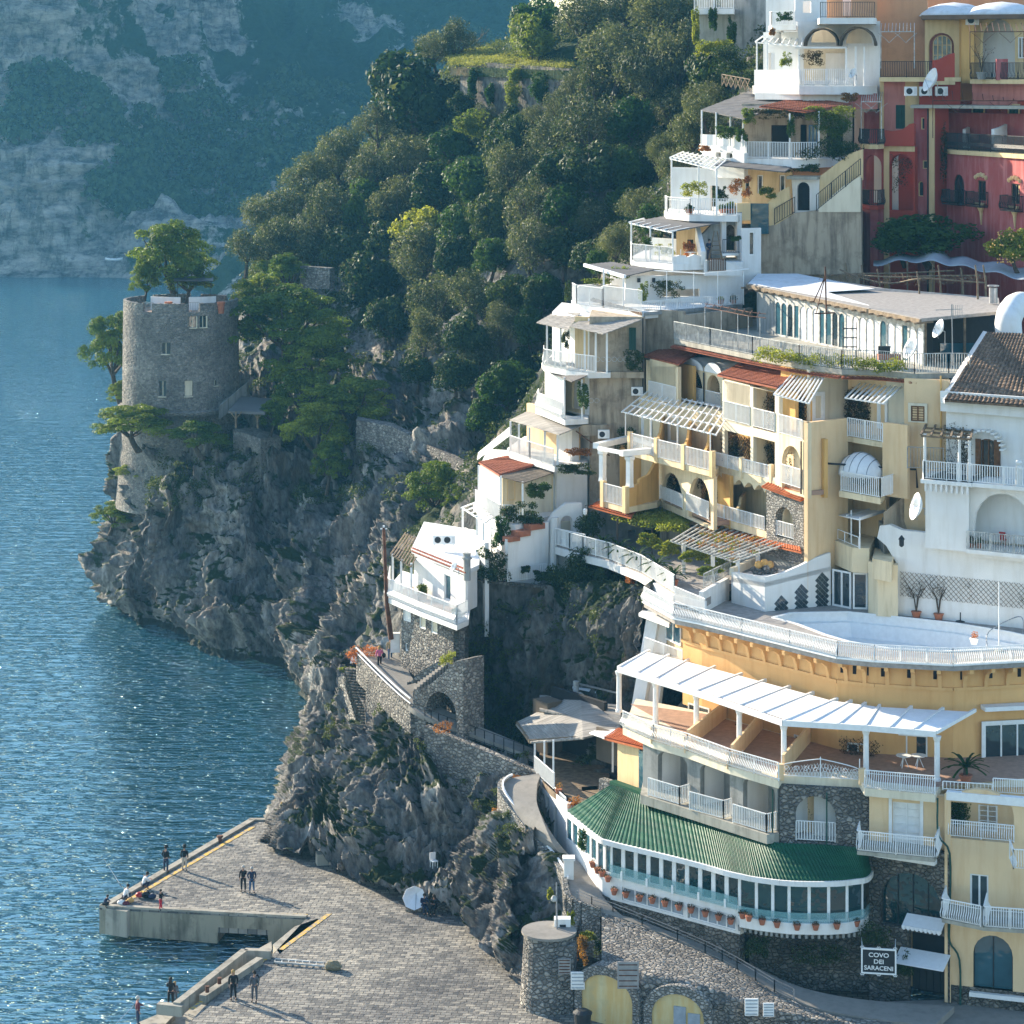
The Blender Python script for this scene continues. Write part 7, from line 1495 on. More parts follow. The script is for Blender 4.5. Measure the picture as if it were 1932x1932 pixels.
t=thing('path_parapet','low stone parapet with a rail along the lower path','wall',LA[10]);para(t,LA[4:34],.55,.35,'rubble2',down=2.5)
mb=MB();mb.poly([Vector(p)+Vector((0,0,.62))for p in LA[4:27]],.12);mb.build('handrail','whitep',t)
t=thing('path_railing','thin iron railing along the sloping path below the restaurant','railing',LA[34]);mb=MB();rail(mb,[Vector(p)+Vector((0,0,.02))for p in LA[30:52:2]],1.0,sp=2.0,w=.03,top=.04,mid=True);mb.build('rails','metal',t)
t=thing('path_railing','thin iron railing along the upper path beyond the archway','railing',pa[4]);mb=MB();rail(mb,[Vector(p)for p in crs(np.array([list(p)for p in pa]),30)[17:]],.9,sp=2.0,w=.03,top=.04);mb.build('rails','black',t)
t=thing('path_handrail','double white handrail along the upper path beside the cottage','railing',pa[1]);mb=MB();A_=[Vector(p)for p in crs(np.array([list(p)for p in pa]),30)[:14]];mb.poly([p+Vector((0,0,.95))for p in A_],.08);mb.poly([p+Vector((0,0,.6))for p in A_],.06);mb.build('rails','whitep',t)
para(t,A_,.4,-.3,'rubble','kerb_wall',1.5)
t=thing('gate_post','white square gate post where the path bends','post',G(1073,1665,6.4));mb=MB();c=G(1073,1668,6.4);mb.box(c+Vector((0,0,.6)),(.6,.6,1.9));mb.build('post','white',t);mb=MB();mb.box(c+Vector((0,0,1.6)),(.75,.75,.15));mb.build('cap','white',t)
def baseD(px):return float(np.interp(px,[990,1078,1200,1316,1395,1483,1600,1800],[147.5,145.0,142.4,141.2,140.6,140.2,139.5,138.2]))
BW=thing('harbour_wall','long rubble retaining wall with two yellow arched doors under the path','wall',V(1250,145,2))
rows=[]
top=[Vector(p)for p in LA[33:58]]
mb=MB();g=[]
for v in np.linspace(0,1,14):
 row=[]
 for p in top:
  px=CX+p.x*F/p.y;q=V(px,baseD(px),2.0);zt_w=min(5.2,p.z+.3);a_=min(1,v/.6);b_=max(0,(v-.6)/.4);row.append(Vector((q.x*(1-b_)+p.x*b_,(q.y+a_*.25)*(1-b_)+p.y*b_,(1.2+(zt_w-1.2)*a_)*(1-b_)+(p.z+.35)*b_)))
 g.append(row)
gg=np.array([[list(p)for p in r]for r in g]);gg=crs(crs(gg,60).transpose(1,0,2),240).transpose(1,0,2);gg[...,1]-=.16*ridged(gg*1.1,5,3)+.05;gr_=gg.shape
i,j=np.meshgrid(np.arange(59),np.arange(239),indexing='ij');a=(i*240+j).ravel();o0=np.array(ORG[BW.name])
mesh_obj('wall',np_mesh('wall',gg.reshape(-1,3)-o0,np.stack([a,a+1,a+241,a+240],1),'rubble'),BW)
for(x0,x1,yt,yb)in((1096,1193,1841,1940),(1229,1328,1876,1960)):
 D_=(baseD(x0)-.35,baseD(x1)-.35);w=W((x0,D_[0]),(x1,D_[1]));z1=w.z((x0+x1)/2,yt);mb=MB()
 w.panel(mb,arch(-.45,w.L+.45,1.4,z1+.5,1.5,12),[arch(0,w.L,1.41,z1,1.3,12)],1.6,0);mb.build('arch_surround','rubble2',BW)
 mb=MB();w.panel(mb,arch(0,w.L,1.4,z1,1.3,12),[],.1,-.12);dr=mb.build('arched_door','ochred',BW)if'ochred' in M else mb.build('arched_door',M.setdefault('ochred',plaster('peeling_ochre_door',(.62,.44,.18),.95,(.9,1.1,1.5))),BW)
 if x0>1200:
  for k in range(2):mb=MB();u0=w.L*(.42+.27*k);w.box(mb,u0,u0+w.L*.23,1.4,z1-.7-.3*k,-.11,-.05);mb.build('door_leaf','net',dr)
t=thing('corner_bastion','squat rubble bastion with a flat top at the corner of the quay','bastion',V(1038,147,2));q=XY(1036,146.2);mb=MB()
k0=len(mb.v);mb.lathe((q.x,q.y+.2,1.2),[(1.75,0),(1.6,2.5),(1.45,5.0)],28);mb.build('wall','rubble',t);mb=MB();mb.lathe((q.x,q.y+.2,6.2),[(1.6,0),(1.6,.14)],28);mb.build('coping','path',t)
wallp(t,W((1020,145.2),(1082,144.9)),1.2,5.9,'rubble',[],th=1.5,name='wall_return')
t=thing('utility_cabinet','white electrical cabinet on the bastion top beside the path','cabinet',P(1061,1748,149));mb=MB();c=P(1061,1750,147.2);mb.box(c,(.95,.6,1.15));mb.build('box','white',t);mb=MB();mb.box(c+Vector((.02,-.31,.02)),(.36,.02,.5));mb.build('panel','black',t);mb=MB();mb.box(c-Vector((0,0,.9)),(.8,.5,.7));mb.build('plinth','concrete',t)
t=thing('lamp_post','thin grey lamp post with a disc beside the cabinet','lamp post',P(1045,1750,149));mb=MB();a=P(1051,1770,146.6);b=P(1050,1665,146.6);mb.tube([a,b],[.06,.04],8);mb.build('pole','metal',t);mb=MB();mb.lathe(P(1045,1692,146.5)-Vector((0,0,.3)),[(.05,0),(.16,.08),(.18,.2),(.1,.34),(.04,.38)],12);mb.build('globe','railw',t)
for x,y,s_,lab,m_ in((1090,1850,.8,'white notice panel on the corner bastion','whitep'),(1065,1823,.7,'grey metal hatch on the bastion side','metal'),(1185,1840,1.2,'slatted grey hatch leaning over the rubble wall','metal'),(1418,1900,.75,'left white notice board on the harbour wall','whitep'),(1450,1905,.6,'right white notice board on the harbour wall','whitep')):
 D_=baseD(x)-.6 if x>1095 else 144.2;c=P(x,y,D_);t=thing('notice_board' if m_=='whitep' else 'hatch',lab,'board',c);mb=MB();mb.box(c,(s_,.08,s_*1.25));mb.build('panel',m_,t);mb=MB();[mb.box(c+Vector((0,-.05,s_*.5-k*s_*.25)),(s_*.86,.03,.05))for k in range(5)];mb.build('slats' if m_=='metal' else 'lettering_lines','net' if m_!='metal' else 'rust',t)
t=thing('bin','black rubbish bin at the foot of the harbour wall','bin',G(1096,1925,2));c=G(1098,1928,2)+Vector((0,-1.2,0));mb=MB();mb.lathe(c,[(.4,0),(.5,.9),(.55,.92),(.55,1.0)],16);mb.build('body','black',t);mb=MB();mb.lathe(c+Vector((0,0,1.0)),[(.55,0),(.3,.15)],16);mb.build('lid','black',t)
for x,y,rx,ry,D,lab,m_ in((1109,1765,18,10,149,'yellow flowering bush beside the cabinet on the wall top','lime'),(1075,1735,9,16,149.5,'green climber on the path wall above the cabinet','lime'),(1095,1790,16,30,148.0,'rusty weeds at the top of the bastion','rustleaf'),(1140,1790,22,24,148.2,'dark ivy patch at the left of the harbour wall','darkleaf'),(1290,1850,50,20,144.2,'dark ivy patch above the right arched door','darkleaf'),(1345,1880,20,16,143,'dark weeds right of the arched doors','darkleaf'),(940,1560,14,40,163,'rusty weeds on the outside of the path wall','rustleaf'),(985,1475,26,14,166,'rusty bush on the parapet below the reed roof','rustleaf'),(1040,1685,8,12,153,'green tuft on the rock below the gate post','lime'),(770,1360,18,40,178,'yellow weeds on the outcrop below the archway','lime'),(690,1235,34,20,185.5,'dry rusty grass at the end of the upper path','rustleaf'),(660,1268,26,10,191,'green weeds on the terrace at the tip of the outcrop','lime')):
 shrub(x,y,D,rx,ry,lab,m_,'weeds' if 'weeds' in lab or 'grass' in lab or 'tuft' in lab else 'bush','bushes along the paths',int(500+rx*ry*1.2),.13,'plant')
pr=cliff('path_crag',[[(900,1740,161),(905,1770,158.5),(935,1810,155),(985,1850,151),(1020,1850,150),(1070,1880,149)],[(905,1690,163),(915,1700,160.5),(950,1730,157.5),(990,1760,154),(1030,1765,153),(1075,1800,151)],[(925,1640,165),(940,1640,162.5),(965,1650,160),(1000,1680,157),(1040,1690,155),(1075,1740,152.5)],[(945,1560,168),(955,1560,165),(970,1580,162.5),(1005,1610,159.5),(1045,1640,156.5),(1078,1690,153.8)],[(948,1500,170),(958,1500,167),(985,1540,163.5),(1020,1590,160),(1055,1640,157),(1082,1690,154.5)]],180,200,'rock',.5,.3,160)
t=thing('path_wall','light rubble wall carrying the outside of the lower path','wall',LA[12]);mb=MB();g=[]
tp=[Vector(p)for p in LA[7:32]]
for v in np.linspace(0,1,10):g.append([p+Vector((-.25*(1-v)*0-.9*(1-v),-1.1*(1-v),.1-(3.6-1.2*abs(k-12)/12)*(1-v)))for k,p in enumerate(tp)])
mb.grid(g);mb.build('wall','rubble2',t)
t=thing('rock_stair','dark stone stair descending the outcrop below the upper path','stair',P(700,1300,188));mb=MB();a,b=P(672,1262,187.5),P(712,1385,180.5)
for k in range(22):p=a.lerp(b,k/22);mb.box((p.x,p.y,p.z-.6),(1.7,.5,1.2),-.35)
mb.build('flight','rubbled',t);mb=MB();
for(x0,y0,d0),(x1,y1,d1)in(((650,1275,187.6),(688,1330,183.2)),((688,1330,183.2),(692,1392,179.2)),((638,1278,188.5),(650,1275,187.6))):
 a,b=P(x0,y0,d0),P(x1,y1,d1);mb.hexa([a-Vector((0,0,3)),b-Vector((0,0,3)),b+Vector((.4,.3,-3)),a+Vector((.4,.3,-3)),a,b,b+Vector((.4,.3,0)),a+Vector((.4,.3,0))])
mb.build('parapet','rubble',t)
wallp(t,W((690,182.5),(790,175.6)),6.5,12.0,'rubble',[],th=.6,name='upper_retaining_wall');
t=thing('retaining_wall','rough rubble wall holding the upper path beyond the archway','wall',V(900,171,8));wallp(t,W((800,172.6),(1010,166.2)),0,0,'rubble',[],out=[(0,8.5),(3,7),(W((800,172.6),(1010,166.2)).L,6),(W((800,172.6),(1010,166.2)).L,10.0),(0,11.4)],th=.6)
t=thing('terrace_wall','curved rubble wall of the old landing above the quay','wall',P(580,1500,178));mb=MB()
for(x0,y0,d0),(x1,y1,d1)in(((598,1462,186),(640,1428,184)),((640,1428,184),(700,1408,181)),((700,1408,181),(720,1405,181)),((545,1535,179.2),(588,1525,179)),((552,1520,182),(545,1535,179.2))):
 a,b=P(x0,y0,d0),P(x1,y1,d1-.4);dz=4 if y0<1500 else 3.4;mb.hexa([a-Vector((0,.8,dz)),b-Vector((0,.8,dz)),b+Vector((.2,1.5,-dz)),a+Vector((.2,1.5,-dz)),a,b,b+Vector((.2,1.5,0)),a+Vector((.2,1.5,0))])
mb.build('wall','rubble',t)
# ================================================================== REED-ROOFED TERRACE
RT_=thing('reed_roof_terrace','open terrace under a large grey reed roof below the cliff','pavilion',V(1080,167,10));zt0=9.9
sheetp(RT_,[(973,1363,171.5),(1100,1392,164),(1172,1372,165),(1095,1305,172)],'straw','reed_roof',.12,sag=.1);sheetp(RT_,[(1018,1338,171),(1170,1370,165),(1172,1330,169),(1018,1311,175)],'straw','reed_roof',.12);
mb=MB();mb.bar(P(1000,1399,167),P(1103,1391,164.5),.25,.25);mb.bar(P(975,1364,171.3),P(1000,1399,167),.15,.2);mb.build('eave_beam','wood',RT_);sheetp(RT_,[(973,1366,171),(1002,1400,166.6),(1100,1392,164.2),(1060,1362,168)],'straw','reed_roof',.1)
mb=MB();mb.slab([P(1080,1296,174),P(1128,1306,172),P(1124,1300,174),P(1085,1290,176)],.1);mb.build('white_sheet','canvas',RT_);mb=MB();mb.tube([P(1087,1308,173),P(1087,1285,173)],.2,8);mb.build('flue','railw',RT_);mb=MB();mb.bar(P(1092,1290,173),P(1168,1308,169),.1);mb.build('pipe','metal',RT_)
slabp(RT_,[(1008,166.6),(1040,162.5),(1068,160),(1135,158.8),(1150,166),(1120,172),(1020,172)],zt0,.4,'wood','timber_floor')
posts(RT_,[(1009,166.6,zt0,zof(1398,166.6)),(1027,164.6,zt0,zof(1398,164.6)),(1044,162.8,zt0,zof(1396,162.8)),(1156,163,zt0+1,zof(1398,163))],.12)
railp(RT_,[(1009,166.5),(1046,162.4)],zt0,1.1,w=.05,sp=.15);railp(RT_,[(1046,162.4),(1068,160)],zt0-.8,1.0,w=.05,sp=.15)
w=W((1008,166.4),(1070,159.4));wallp(RT_,w,6.5,zt0,'white',[('r',1012,1018,1480,1545),('r',1030,1036,1500,1570),('r',1045,1051,1520,1590)],th=.5,name='arcade_wall');mb=MB();w.box(mb,0,w.L,6.5,zt0-.6,-.7,-.51);mb.build('stone_infill','rubble',RT_)
w=W((1040,173),(1140,168.5));wallp(RT_,w,zt0,14,'dark',[],th=.3,name='back_wall');mb=MB();w.box(mb,0,1.6,zt0,13.4,.3,1.6);mb.build('reed_screen','strawd',RT_);mb=MB();q=W((1125,165),(1165,163.2));q.box(mb,0,q.L,zt0+1.3,13.3,-.15,0);mb.build('reed_screen','strawd',RT_)
wq=W((1130,160.6),(1216,157.4));wallp(RT_,wq,zt0-2.5,zt0+1.25,'rubble2',[],th=.5,name='stone_wall');wy=W((1165,161.4),(1225,158.2));wallp(RT_,wy,zt0+.5,13.4,'yellow',[],th=.3,name='hut_wall');mb=MB();wy.box(mb,wy.u(1208),wy.L,zt0+.5,13.4,.0,.12);mb.build('pilaster','glassb',RT_)
sheetp(RT_,[(1138,1392,162),(1218,1412,158),(1224,1396,160),(1168,1373,165)],'tileo','tiled_roof',.12,.26,.05,step=.35);sheetp(RT_,[(1112,1382,164),(1140,1392,161.8),(1166,1378,164),(1140,1372,167)],'canvas','white_awning')
for k in range(6):mb=MB();a,b=G(1098-5*k,1492+9*k,zt0-.28*k),G(1128-4*k,1490+9*k,zt0-.28*k);mb.slab([a,b,b+Vector((0,.9,0)),a+Vector((0,.9,0))],.28);mb.build('step','white',RT_)
shrub(1082,1512,159.4,14,14,'bare bush beside the white terrace steps','rustleaf',n=500,size=.1);shrub(1098,1585,152.6,9,22,'tall bush in a red pot outside the restaurant flank','leaf',n=900,size=.12)
pot(1055,1492,0,'red trough at the corner of the reed roofed terrace','rustleaf',.25,base=V(1054,161.6,zt0),n=80)
t=thing('cliff_wall','old grey masonry wall facing the cliff top below the big dark hedge','wall',V(1000,182.5,16));wallp(t,W((884,182.4),(1062,180.2)),0,0,'cliffw',[],out=[(0,13.2),(3.2,12.4),(W((884,182.4),(1062,180.2)).L,13.6),(W((884,182.4),(1062,180.2)).L,19.2),(0,19.4)],th=.8);w=W((1062,180.2),(1130,179.6));wallp(t,w,0,0,'brownw',[],out=[(0,13.6),(w.L*.9,15.5),(w.L,19.1),(0,19.3)],th=.8,name='side_wall');mb=MB();mb.poly([V(884,182.2,19.45),V(1062,180,19.3),V(1131,179.4,19.2)],.4,.2);mb.build('coping','rubbled',t)
# ================================================================== UPPER HOUSES
def zz(y,D):return H-(y-HY)*D/F
# -- white terrace house just above the stacked house
T6=thing('white_terrace_house','long white terrace house with thin pergola poles above the stacked house','house',V(1250,196,37));zf=zz(582,193)
slabp(T6,[(1078,200),(1083,197),(1140,193.5),(1212,189.2),(1216,190),(1400,197),(1402,207),(1110,208)],zf,.5,'white','terrace_floor');railp(T6,[(1080,198.5),(1088,196.5),(1138,193.6)],zf,1.5,w=.05,sp=.15);railp(T6,[(1138,193.6),(1211,189.4)],zf,1.7,w=.05,sp=.15)
w=W((1180,197.5),(1403,199));wallp(T6,w,zf-.2,zz(520,198),'white',[('r',1250,1320,546,560)],th=.4,name='wall');mb=MB();w.box(mb,0,w.L,zf-.2,zf+2,-6,-5.8);mb.build('back_wall','white',T6)
for x in(1205,1233):mb=MB();w.box(mb,w.u(x)-.12,w.u(x)+.12,zz(534,197),zz(526,197),0,.15);mb.build('wall_lamp','black',T6)
sheetp(T6,[(1104,499,199),(1178,521,193),(1236,508,197),(1153,494,203)],'greysheet','flat_canopy');mb=MB();mb.bar(P(1103,500,199),P(1179,522,193),.22,.25);mb.build('canopy_beam','whitep',T6);posts(T6,[(1139,195.5,zf,zz(508,195.5)),(1176,193.5,zf,zz(520,193.5))],.14)
mb=MB();mb.poly([P(1232,510,197),P(1330,516,193),P(1412,507,196)],.08)
for x,D in((1258,193.5),(1309,193),(1354,194),(1403,196)):mb.bar(V(x,D,zf),V(x,D,zz(512,D)),.06)
mb.build('pole_frame','whitep',T6);blk(T6,[(1085,200),(1140,196),(1215,191),(1216,200),(1110,207)],zs[3]+2,zf-.45,'pale','lower_wall')
mb=MB();mb.corr(P(1112,566,196.8),P(1212,594,188.8),P(1212,588,189.6),P(1118,562,197.5),.28,.05,0,3,.05);mb.build('tile_edge','tiled',T6);wallp(T6,W((1213,189.6),(1400,196)),zz(595,190),zf-.01,'greyw',[],th=.4,name='terrace_wall');railp(T6,[(1215,190),(1399,196.4)],zf,.8,w=.04,sp=.18)
w7=W((1087,199),(1176,200));wallp(T6,w7,0,0,'white',[],out=[(0,zf),(w7.L,zf),w7.uz(1176,545),w7.uz(1165,538),w7.uz(1148,537),w7.uz(1135,541),w7.uz(1118,537),w7.uz(1095,538),w7.uz(1086,545)],th=.3,name='wavy_parapet')
for x,y,rx,ry,lab in((1212,550,12,20,'light green reed clump on the white terrace corner'),(1265,545,34,20,'pale green oleander bush behind the terrace rail'),(1130,530,34,5,'trimmed hedge behind the wavy white parapet'),(1072,552,7,22,'narrow dark cypress left of the white terrace'),(1170,515,22,12,'bush under the flat canopy of the terrace house')):shrub(x,y,197 if x!=1212 else 192,rx,ry,lab,'olive' if 'oleander' in lab else('darkleaf' if 'cypress' in lab else 'lime'),n=int(500+rx*ry*1.5))
pot(1351,553,0,'left clay trough of flowers on the long white terrace','lime',.3,base=V(1360,196.5,zf),hs=.6);pot(1385,550,0,'right clay trough of grasses on the long white terrace','leaf',.3,base=V(1384,196.5,zf),hs=.8)
# -- house with the painter on a ladder
H7=thing('terraced_villa','white villa with a grey canopy and a wavy white parapet on the slope','villa',V(1300,200,40));zf=zz(494,199)
slabp(H7,[(1189,204),(1192,201),(1270,196.5),(1330,197.5),(1402,199),(1405,212),(1215,212)],zf,.5,'white','terrace_floor');railp(H7,[(1190,203),(1193,200.8),(1270,196.6)],zf,1.3,w=.05,sp=.15)
sheetp(H7,[(1190,419,204),(1270,436,197.5),(1358,420,201),(1262,406,208)],'greysheet','reed_canopy');pergola(H7,(P(1189,419,204),P(1268,436,197.4),P(1300,430,199),P(1215,412,207)),6,1,.1)
posts(H7,[(1191,203.2,zf,zz(419,203.2)),(1227,200.6,zf,zz(427,200.6)),(1269,197.6,zf,zz(435,197.6))],.13)
w=W((1276,204),(1345,203.5));wallp(H7,w,zf,zz(418,204),'yellow',[('r',1296,1308,452,490)],th=.3,name='back_wall',out=None);wallp(H7,W((1228,206),(1276,204)),zf,zz(450,205),'white',[],th=.3,name='side_wall')
w=W((1270,196.8),(1328,197.4));wallp(H7,w,0,0,'white',[],out=[(0,zf-.5),(w.L,zf-.5),w.uz(1326,484),w.uz(1310,480),w.uz(1298,485),w.uz(1282,481),(0,w.z(1270,487))],th=.3,name='wavy_parapet')
w=W((1318,201.5),(1400,202.5));wallp(H7,w,0,0,'greyw',[('a',1368,1389,424,486)],out=[(0,zf-.5),(w.L,zf-.5),(w.L,w.z(1400,400)),(w.u(1355),w.z(1355,405)),(w.u(1345),w.z(1345,422)),(w.u(1330),w.z(1330,438)),(0,w.z(1318,448))],th=.4,name='curved_wall')
for x in(1363,1392):mb=MB();u=w.u(x);w.box(mb,u-.2,u+.2,zf,w.z(x,402),.0,.35);mb.build('pilaster','white',H7)
mb=MB();mb.bar(V(1327,197,zf+.4),V(1316,202,zf+2.1),.35,1.2);mb.build('stair_wall','white',H7)
slabp(H7,[(1362,199.8),(1396,200.3),(1398,203),(1362,203)],zz(478,200),.2,'white');railp(H7,[(1364,199.9),(1394,200.4)],zz(478,200),1.1,mat='black',w=.03)
w=W((1400,199.5),(1436,200));wallp(H7,w,zf-2,zz(430,200),'white',[('r',1413,1424,437,482)],th=.3,name='door_wall');win(H7,w,1413,1424,437,482,n=1,pm='glass',off=-.1)
w=W((1335,196.8),(1400,197.6));mb=MB();w.panel(mb,[w.uz(1330,520),w.uz(1400,520),w.uz(1400,505),w.uz(1368,492),w.uz(1330,492)],[],.3);mb.build('stair_parapet','white',H7);mb=MB();rail(mb,[w.p(*w.uz(1335,512),.1),w.p(*w.uz(1368,512),.1)],1.0,mat if 0 else.14,.06);mb.build('stair_railing','brown',H7)
for x,y,rx,ry,lab,m_ in((1255,470,20,12,'leafy planter behind the railing of the terraced villa','lime'),(1300,470,12,18,'climber on the yellow wall of the terraced villa','rustleaf'),(1222,458,10,12,'shrub under the canopy posts of the terraced villa','leaf'),(1290,504,14,5,'trailing flowers below the wavy parapet','rustleaf'),(1388,450,10,5,'hanging planter on the curved grey wall','leaf')):shrub(x,y,200.5 if x<1350 else 199,rx,ry,lab,m_,n=900,size=.13)
lounger_table(V(1303,199.5,zf),'round white table on the terraced villa terrace');chair(V(1289,199.5,zf),1.4,'white chair left of the round white table','whitep')
# -- house with orange shrubs and ochre stair walls
H8=thing('ochre_house','white and ochre house with potted shrubs along its white glass railing','house',V(1350,204,43));zf=zz(404,203)
slabp(H8,[(1253,208),(1258,205),(1300,201.8),(1392,201),(1400,203),(1420,214),(1275,216)],zf,.5,'white','terrace_floor');railp(H8,[(1255,207),(1260,204.8),(1302,201.9)],zf,1.3,w=.05,sp=.3,mid=True);railp(H8,[(1302,201.9),(1390,201.2)],zf,1.3,w=.05,sp=.2,mid=True)
w=W((1268,211),(1400,207));wallp(H8,w,zf,zz(318,208),'white',[('r',1340,1352,350,400)],th=.3,name='back_wall');wallp(H8,W((1400,207),(1495,205.5)),zf-1,zz(318,207),'yellow',[('r',1406,1414,330,365),('r',1428,1440,330,365),('r',1470,1482,330,370)],th=.3,name='ochre_wall')
wy=W((1400,207),(1495,205.5));[win(H8,wy,a,a+10,330,366,n=1,pm='glass',off=-.1)for a in(1405,1429,1471)]
pergola(H8,(P(1265,297,208),P(1352,318,201),P(1372,300,207),P(1290,286,213)),9,4,.1);posts(H8,[(1267,207.3,zf,zz(300,207.3)),(1318,203.5,zf,zz(312,203.5)),(1352,201.2,zf,zz(320,201.2))],.13)
sheetp(H8,[(1350,311,203),(1480,324,199),(1495,314,203),(1365,303,207)],'greysheet','grey_canopy')
mb=MB();wq=W((1391,202.4),(1416,203));wq.box(mb,0,wq.L,zf-.5,zz(384,202),-.5,0);mb.build('ochre_pier','yellow',H8);wallp(H8,W((1416,203.4),(1450,203)),zf-1.6,zz(384,203),'glassb',[],th=.3,name='blue_wall')
w=W((1445,203.5),(1624,201));mb=MB();w.panel(mb,[w.uz(1447,430),w.uz(1495,418),w.uz(1488,352),w.uz(1470,362),w.uz(1447,384)],[],.3);mb.build('stair_wall','yellow',H8)
mb=MB();w.panel(mb,[w.uz(1541,402),w.uz(1624,340),w.uz(1624,282),w.uz(1600,290),w.uz(1541,335)],[],.3,-.8);mb.build('stair_wall','yellow',H8)
wallp(H8,w,0,0,'brownw',[],out=[w.uz(1436,520),w.uz(1626,516),w.uz(1624,336),w.uz(1600,352),w.uz(1545,396),w.uz(1500,402),w.uz(1465,424),w.uz(1436,428)],th=.6,name='plaster_base',o=.02)
mb=MB();w.panel(mb,[w.uz(1545,400),w.uz(1624,400),w.uz(1624,332),w.uz(1590,352),w.uz(1545,392)],[],.2,.1);mb.build('pale_render','pale',H8)
mb=MB();rail(mb,[w.p(*w.uz(1541,398),.1),w.p(*w.uz(1624,330),.1)],1.3,.22,.04);mb.build('stair_railing','black',H8);mb=MB();rail(mb,[w.p(*w.uz(1462,424),.1),w.p(*w.uz(1500,402),.1)],1.3,.22,.04);mb.build('stair_railing','black',H8)
wallp(H8,w,0,0,'white',[('a',1500,1524,344,398)],out=[w.uz(1494,404),w.uz(1542,400),w.uz(1542,338),w.uz(1490,338)],th=.4,o=-.7,name='porch_wall');mb=MB();w.box(mb,w.u(1496),w.u(1528),w.z(1500,402),w.z(1500,342),-1.6,-1.4);mb.build('porch_door','dark',H8);mb=MB();w.box(mb,w.u(1485),w.u(1543),w.z(1490,338),w.z(1490,332),-1.2,.3);mb.build('porch_roof','concrete',H8)
blk(H8,[(1440,205),(1622,202),(1640,214),(1450,214)],36,zz(400,205),'brownw','core_wall')
for x,y,rx,ry,lab,m_ in((1310,355,28,18,'green potted citrus left on the ochre house terrace','lime'),(1396,352,24,22,'orange leaved shrub in the middle of the ochre house terrace','rustleaf'),(1360,365,14,16,'dark potted shrub beside the orange leaved shrub','darkleaf'),(1450,362,20,12,'green shrub at the foot of the ochre stair wall','lime'),(1376,392,10,12,'yellow potted plant behind the glass railing','lime')):shrub(x,y,203,rx,ry,lab,m_,n=1500,size=.14)
for k,(x,y)in enumerate(((1301,398),(1364,402),(1378,404))):pot(x,y,0,f'{ordn[k]} clay pot from left behind the ochre house railing','leaf',.38,base=V(x,202.6+.0*k,zf),hs=.6)
# -- house with vine covered balcony
H9=thing('vine_house','white house with a grey sheet roof, a red tiled roof and a vine covered balcony','house',V(1450,208,47));zf=zz(276,207);zf2=zz(298,206)
slabp(H9,[(1320,214),(1324,210),(1408,205.5),(1412,214),(1340,220)],zf,.6,'white','terrace_floor');mb=MB();w=W((1322,210.3),(1406,205.6));w.box(mb,0,w.L,zf,zf+.9,-.2,0);mb.build('parapet_wall','white',H9);wallp(H9,W((1325,209.8),(1404,205.2)),zf-2.6,zf-.5,'white',[('a',1350,1360,283,296),('a',1370,1382,285,298)],th=.4,name='lower_wall')
slabp(H9,[(1380,206.5),(1494,202.6),(1545,203.5),(1600,206),(1600,216),(1400,218)],zf2,.7,'white','balcony_floor');railp(H9,[(1406,205.4),(1494,202.8)],zf2,1.35,w=.05,sp=.15);railp(H9,[(1494,202.8),(1540,203.6)],zf2,1.35,w=.07,sp=.22)
sheetp(H9,[(1322,207,211),(1404,224,204),(1512,184,212),(1418,170,218)],'greysheet','sheet_roof');sheetp(H9,[(1432,201,207),(1520,211,203),(1606,196,207),(1512,183,212)],'tile','tiled_roof',.1,.28,.05,step=.35)
posts(H9,[(1324,209.9,zf,zz(208,209.9)),(1351,208.3,zf,zz(212,208.3)),(1378,206.9,zf,zz(216,206.9)),(1402,205.6,zf,zz(222,205.6)),(1490,203.2,zf2,zz(214,203.2)),(1545,203.8,zf2,zz(210,203.8))],.12)
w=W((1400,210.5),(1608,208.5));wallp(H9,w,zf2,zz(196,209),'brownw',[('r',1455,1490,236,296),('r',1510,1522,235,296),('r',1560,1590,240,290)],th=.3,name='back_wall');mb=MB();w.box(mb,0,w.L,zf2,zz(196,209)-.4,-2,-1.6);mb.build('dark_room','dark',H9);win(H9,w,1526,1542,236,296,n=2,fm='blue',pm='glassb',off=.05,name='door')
wallp(H9,W((1400,207),(1610,204)),zz(330,206),zf2-.6,'salmon',[],th=.4,name='lower_wall')
for x,y,rx,ry,lab,m_,D in((1475,215,60,10,'brownish bare vine over the balcony pergola of the vine house','creeper',204.5),(1560,212,50,16,'green vine spilling over the red tiled roof edge','lime',204),(1570,235,42,34,'dense green creeper on the right of the vine house','leaf',204),(1560,280,60,26,'dark creeper hanging below the balcony of the vine house','darkleaf',202.5),(1510,318,40,10,'dark hanging branches under the vine house balcony','darkleaf',203),(1412,215,14,20,'yellow green shrub and cactus at the left balcony corner','lime',204.5),(1370,250,22,16,'bushy plants on the left terrace of the vine house','leaf',206.5),(1400,255,12,14,'plant in a clay pot on the white parapet end','leaf',204.8),(1492,240,8,22,'climber round the balcony post of the vine house','leaf',203),(1330,280,12,6,'yellow dry bush left of the vine house','rustleaf',208)):shrub(x,y,D,rx,ry,lab,m_,n=int(700+rx*ry*2.2),size=.15)
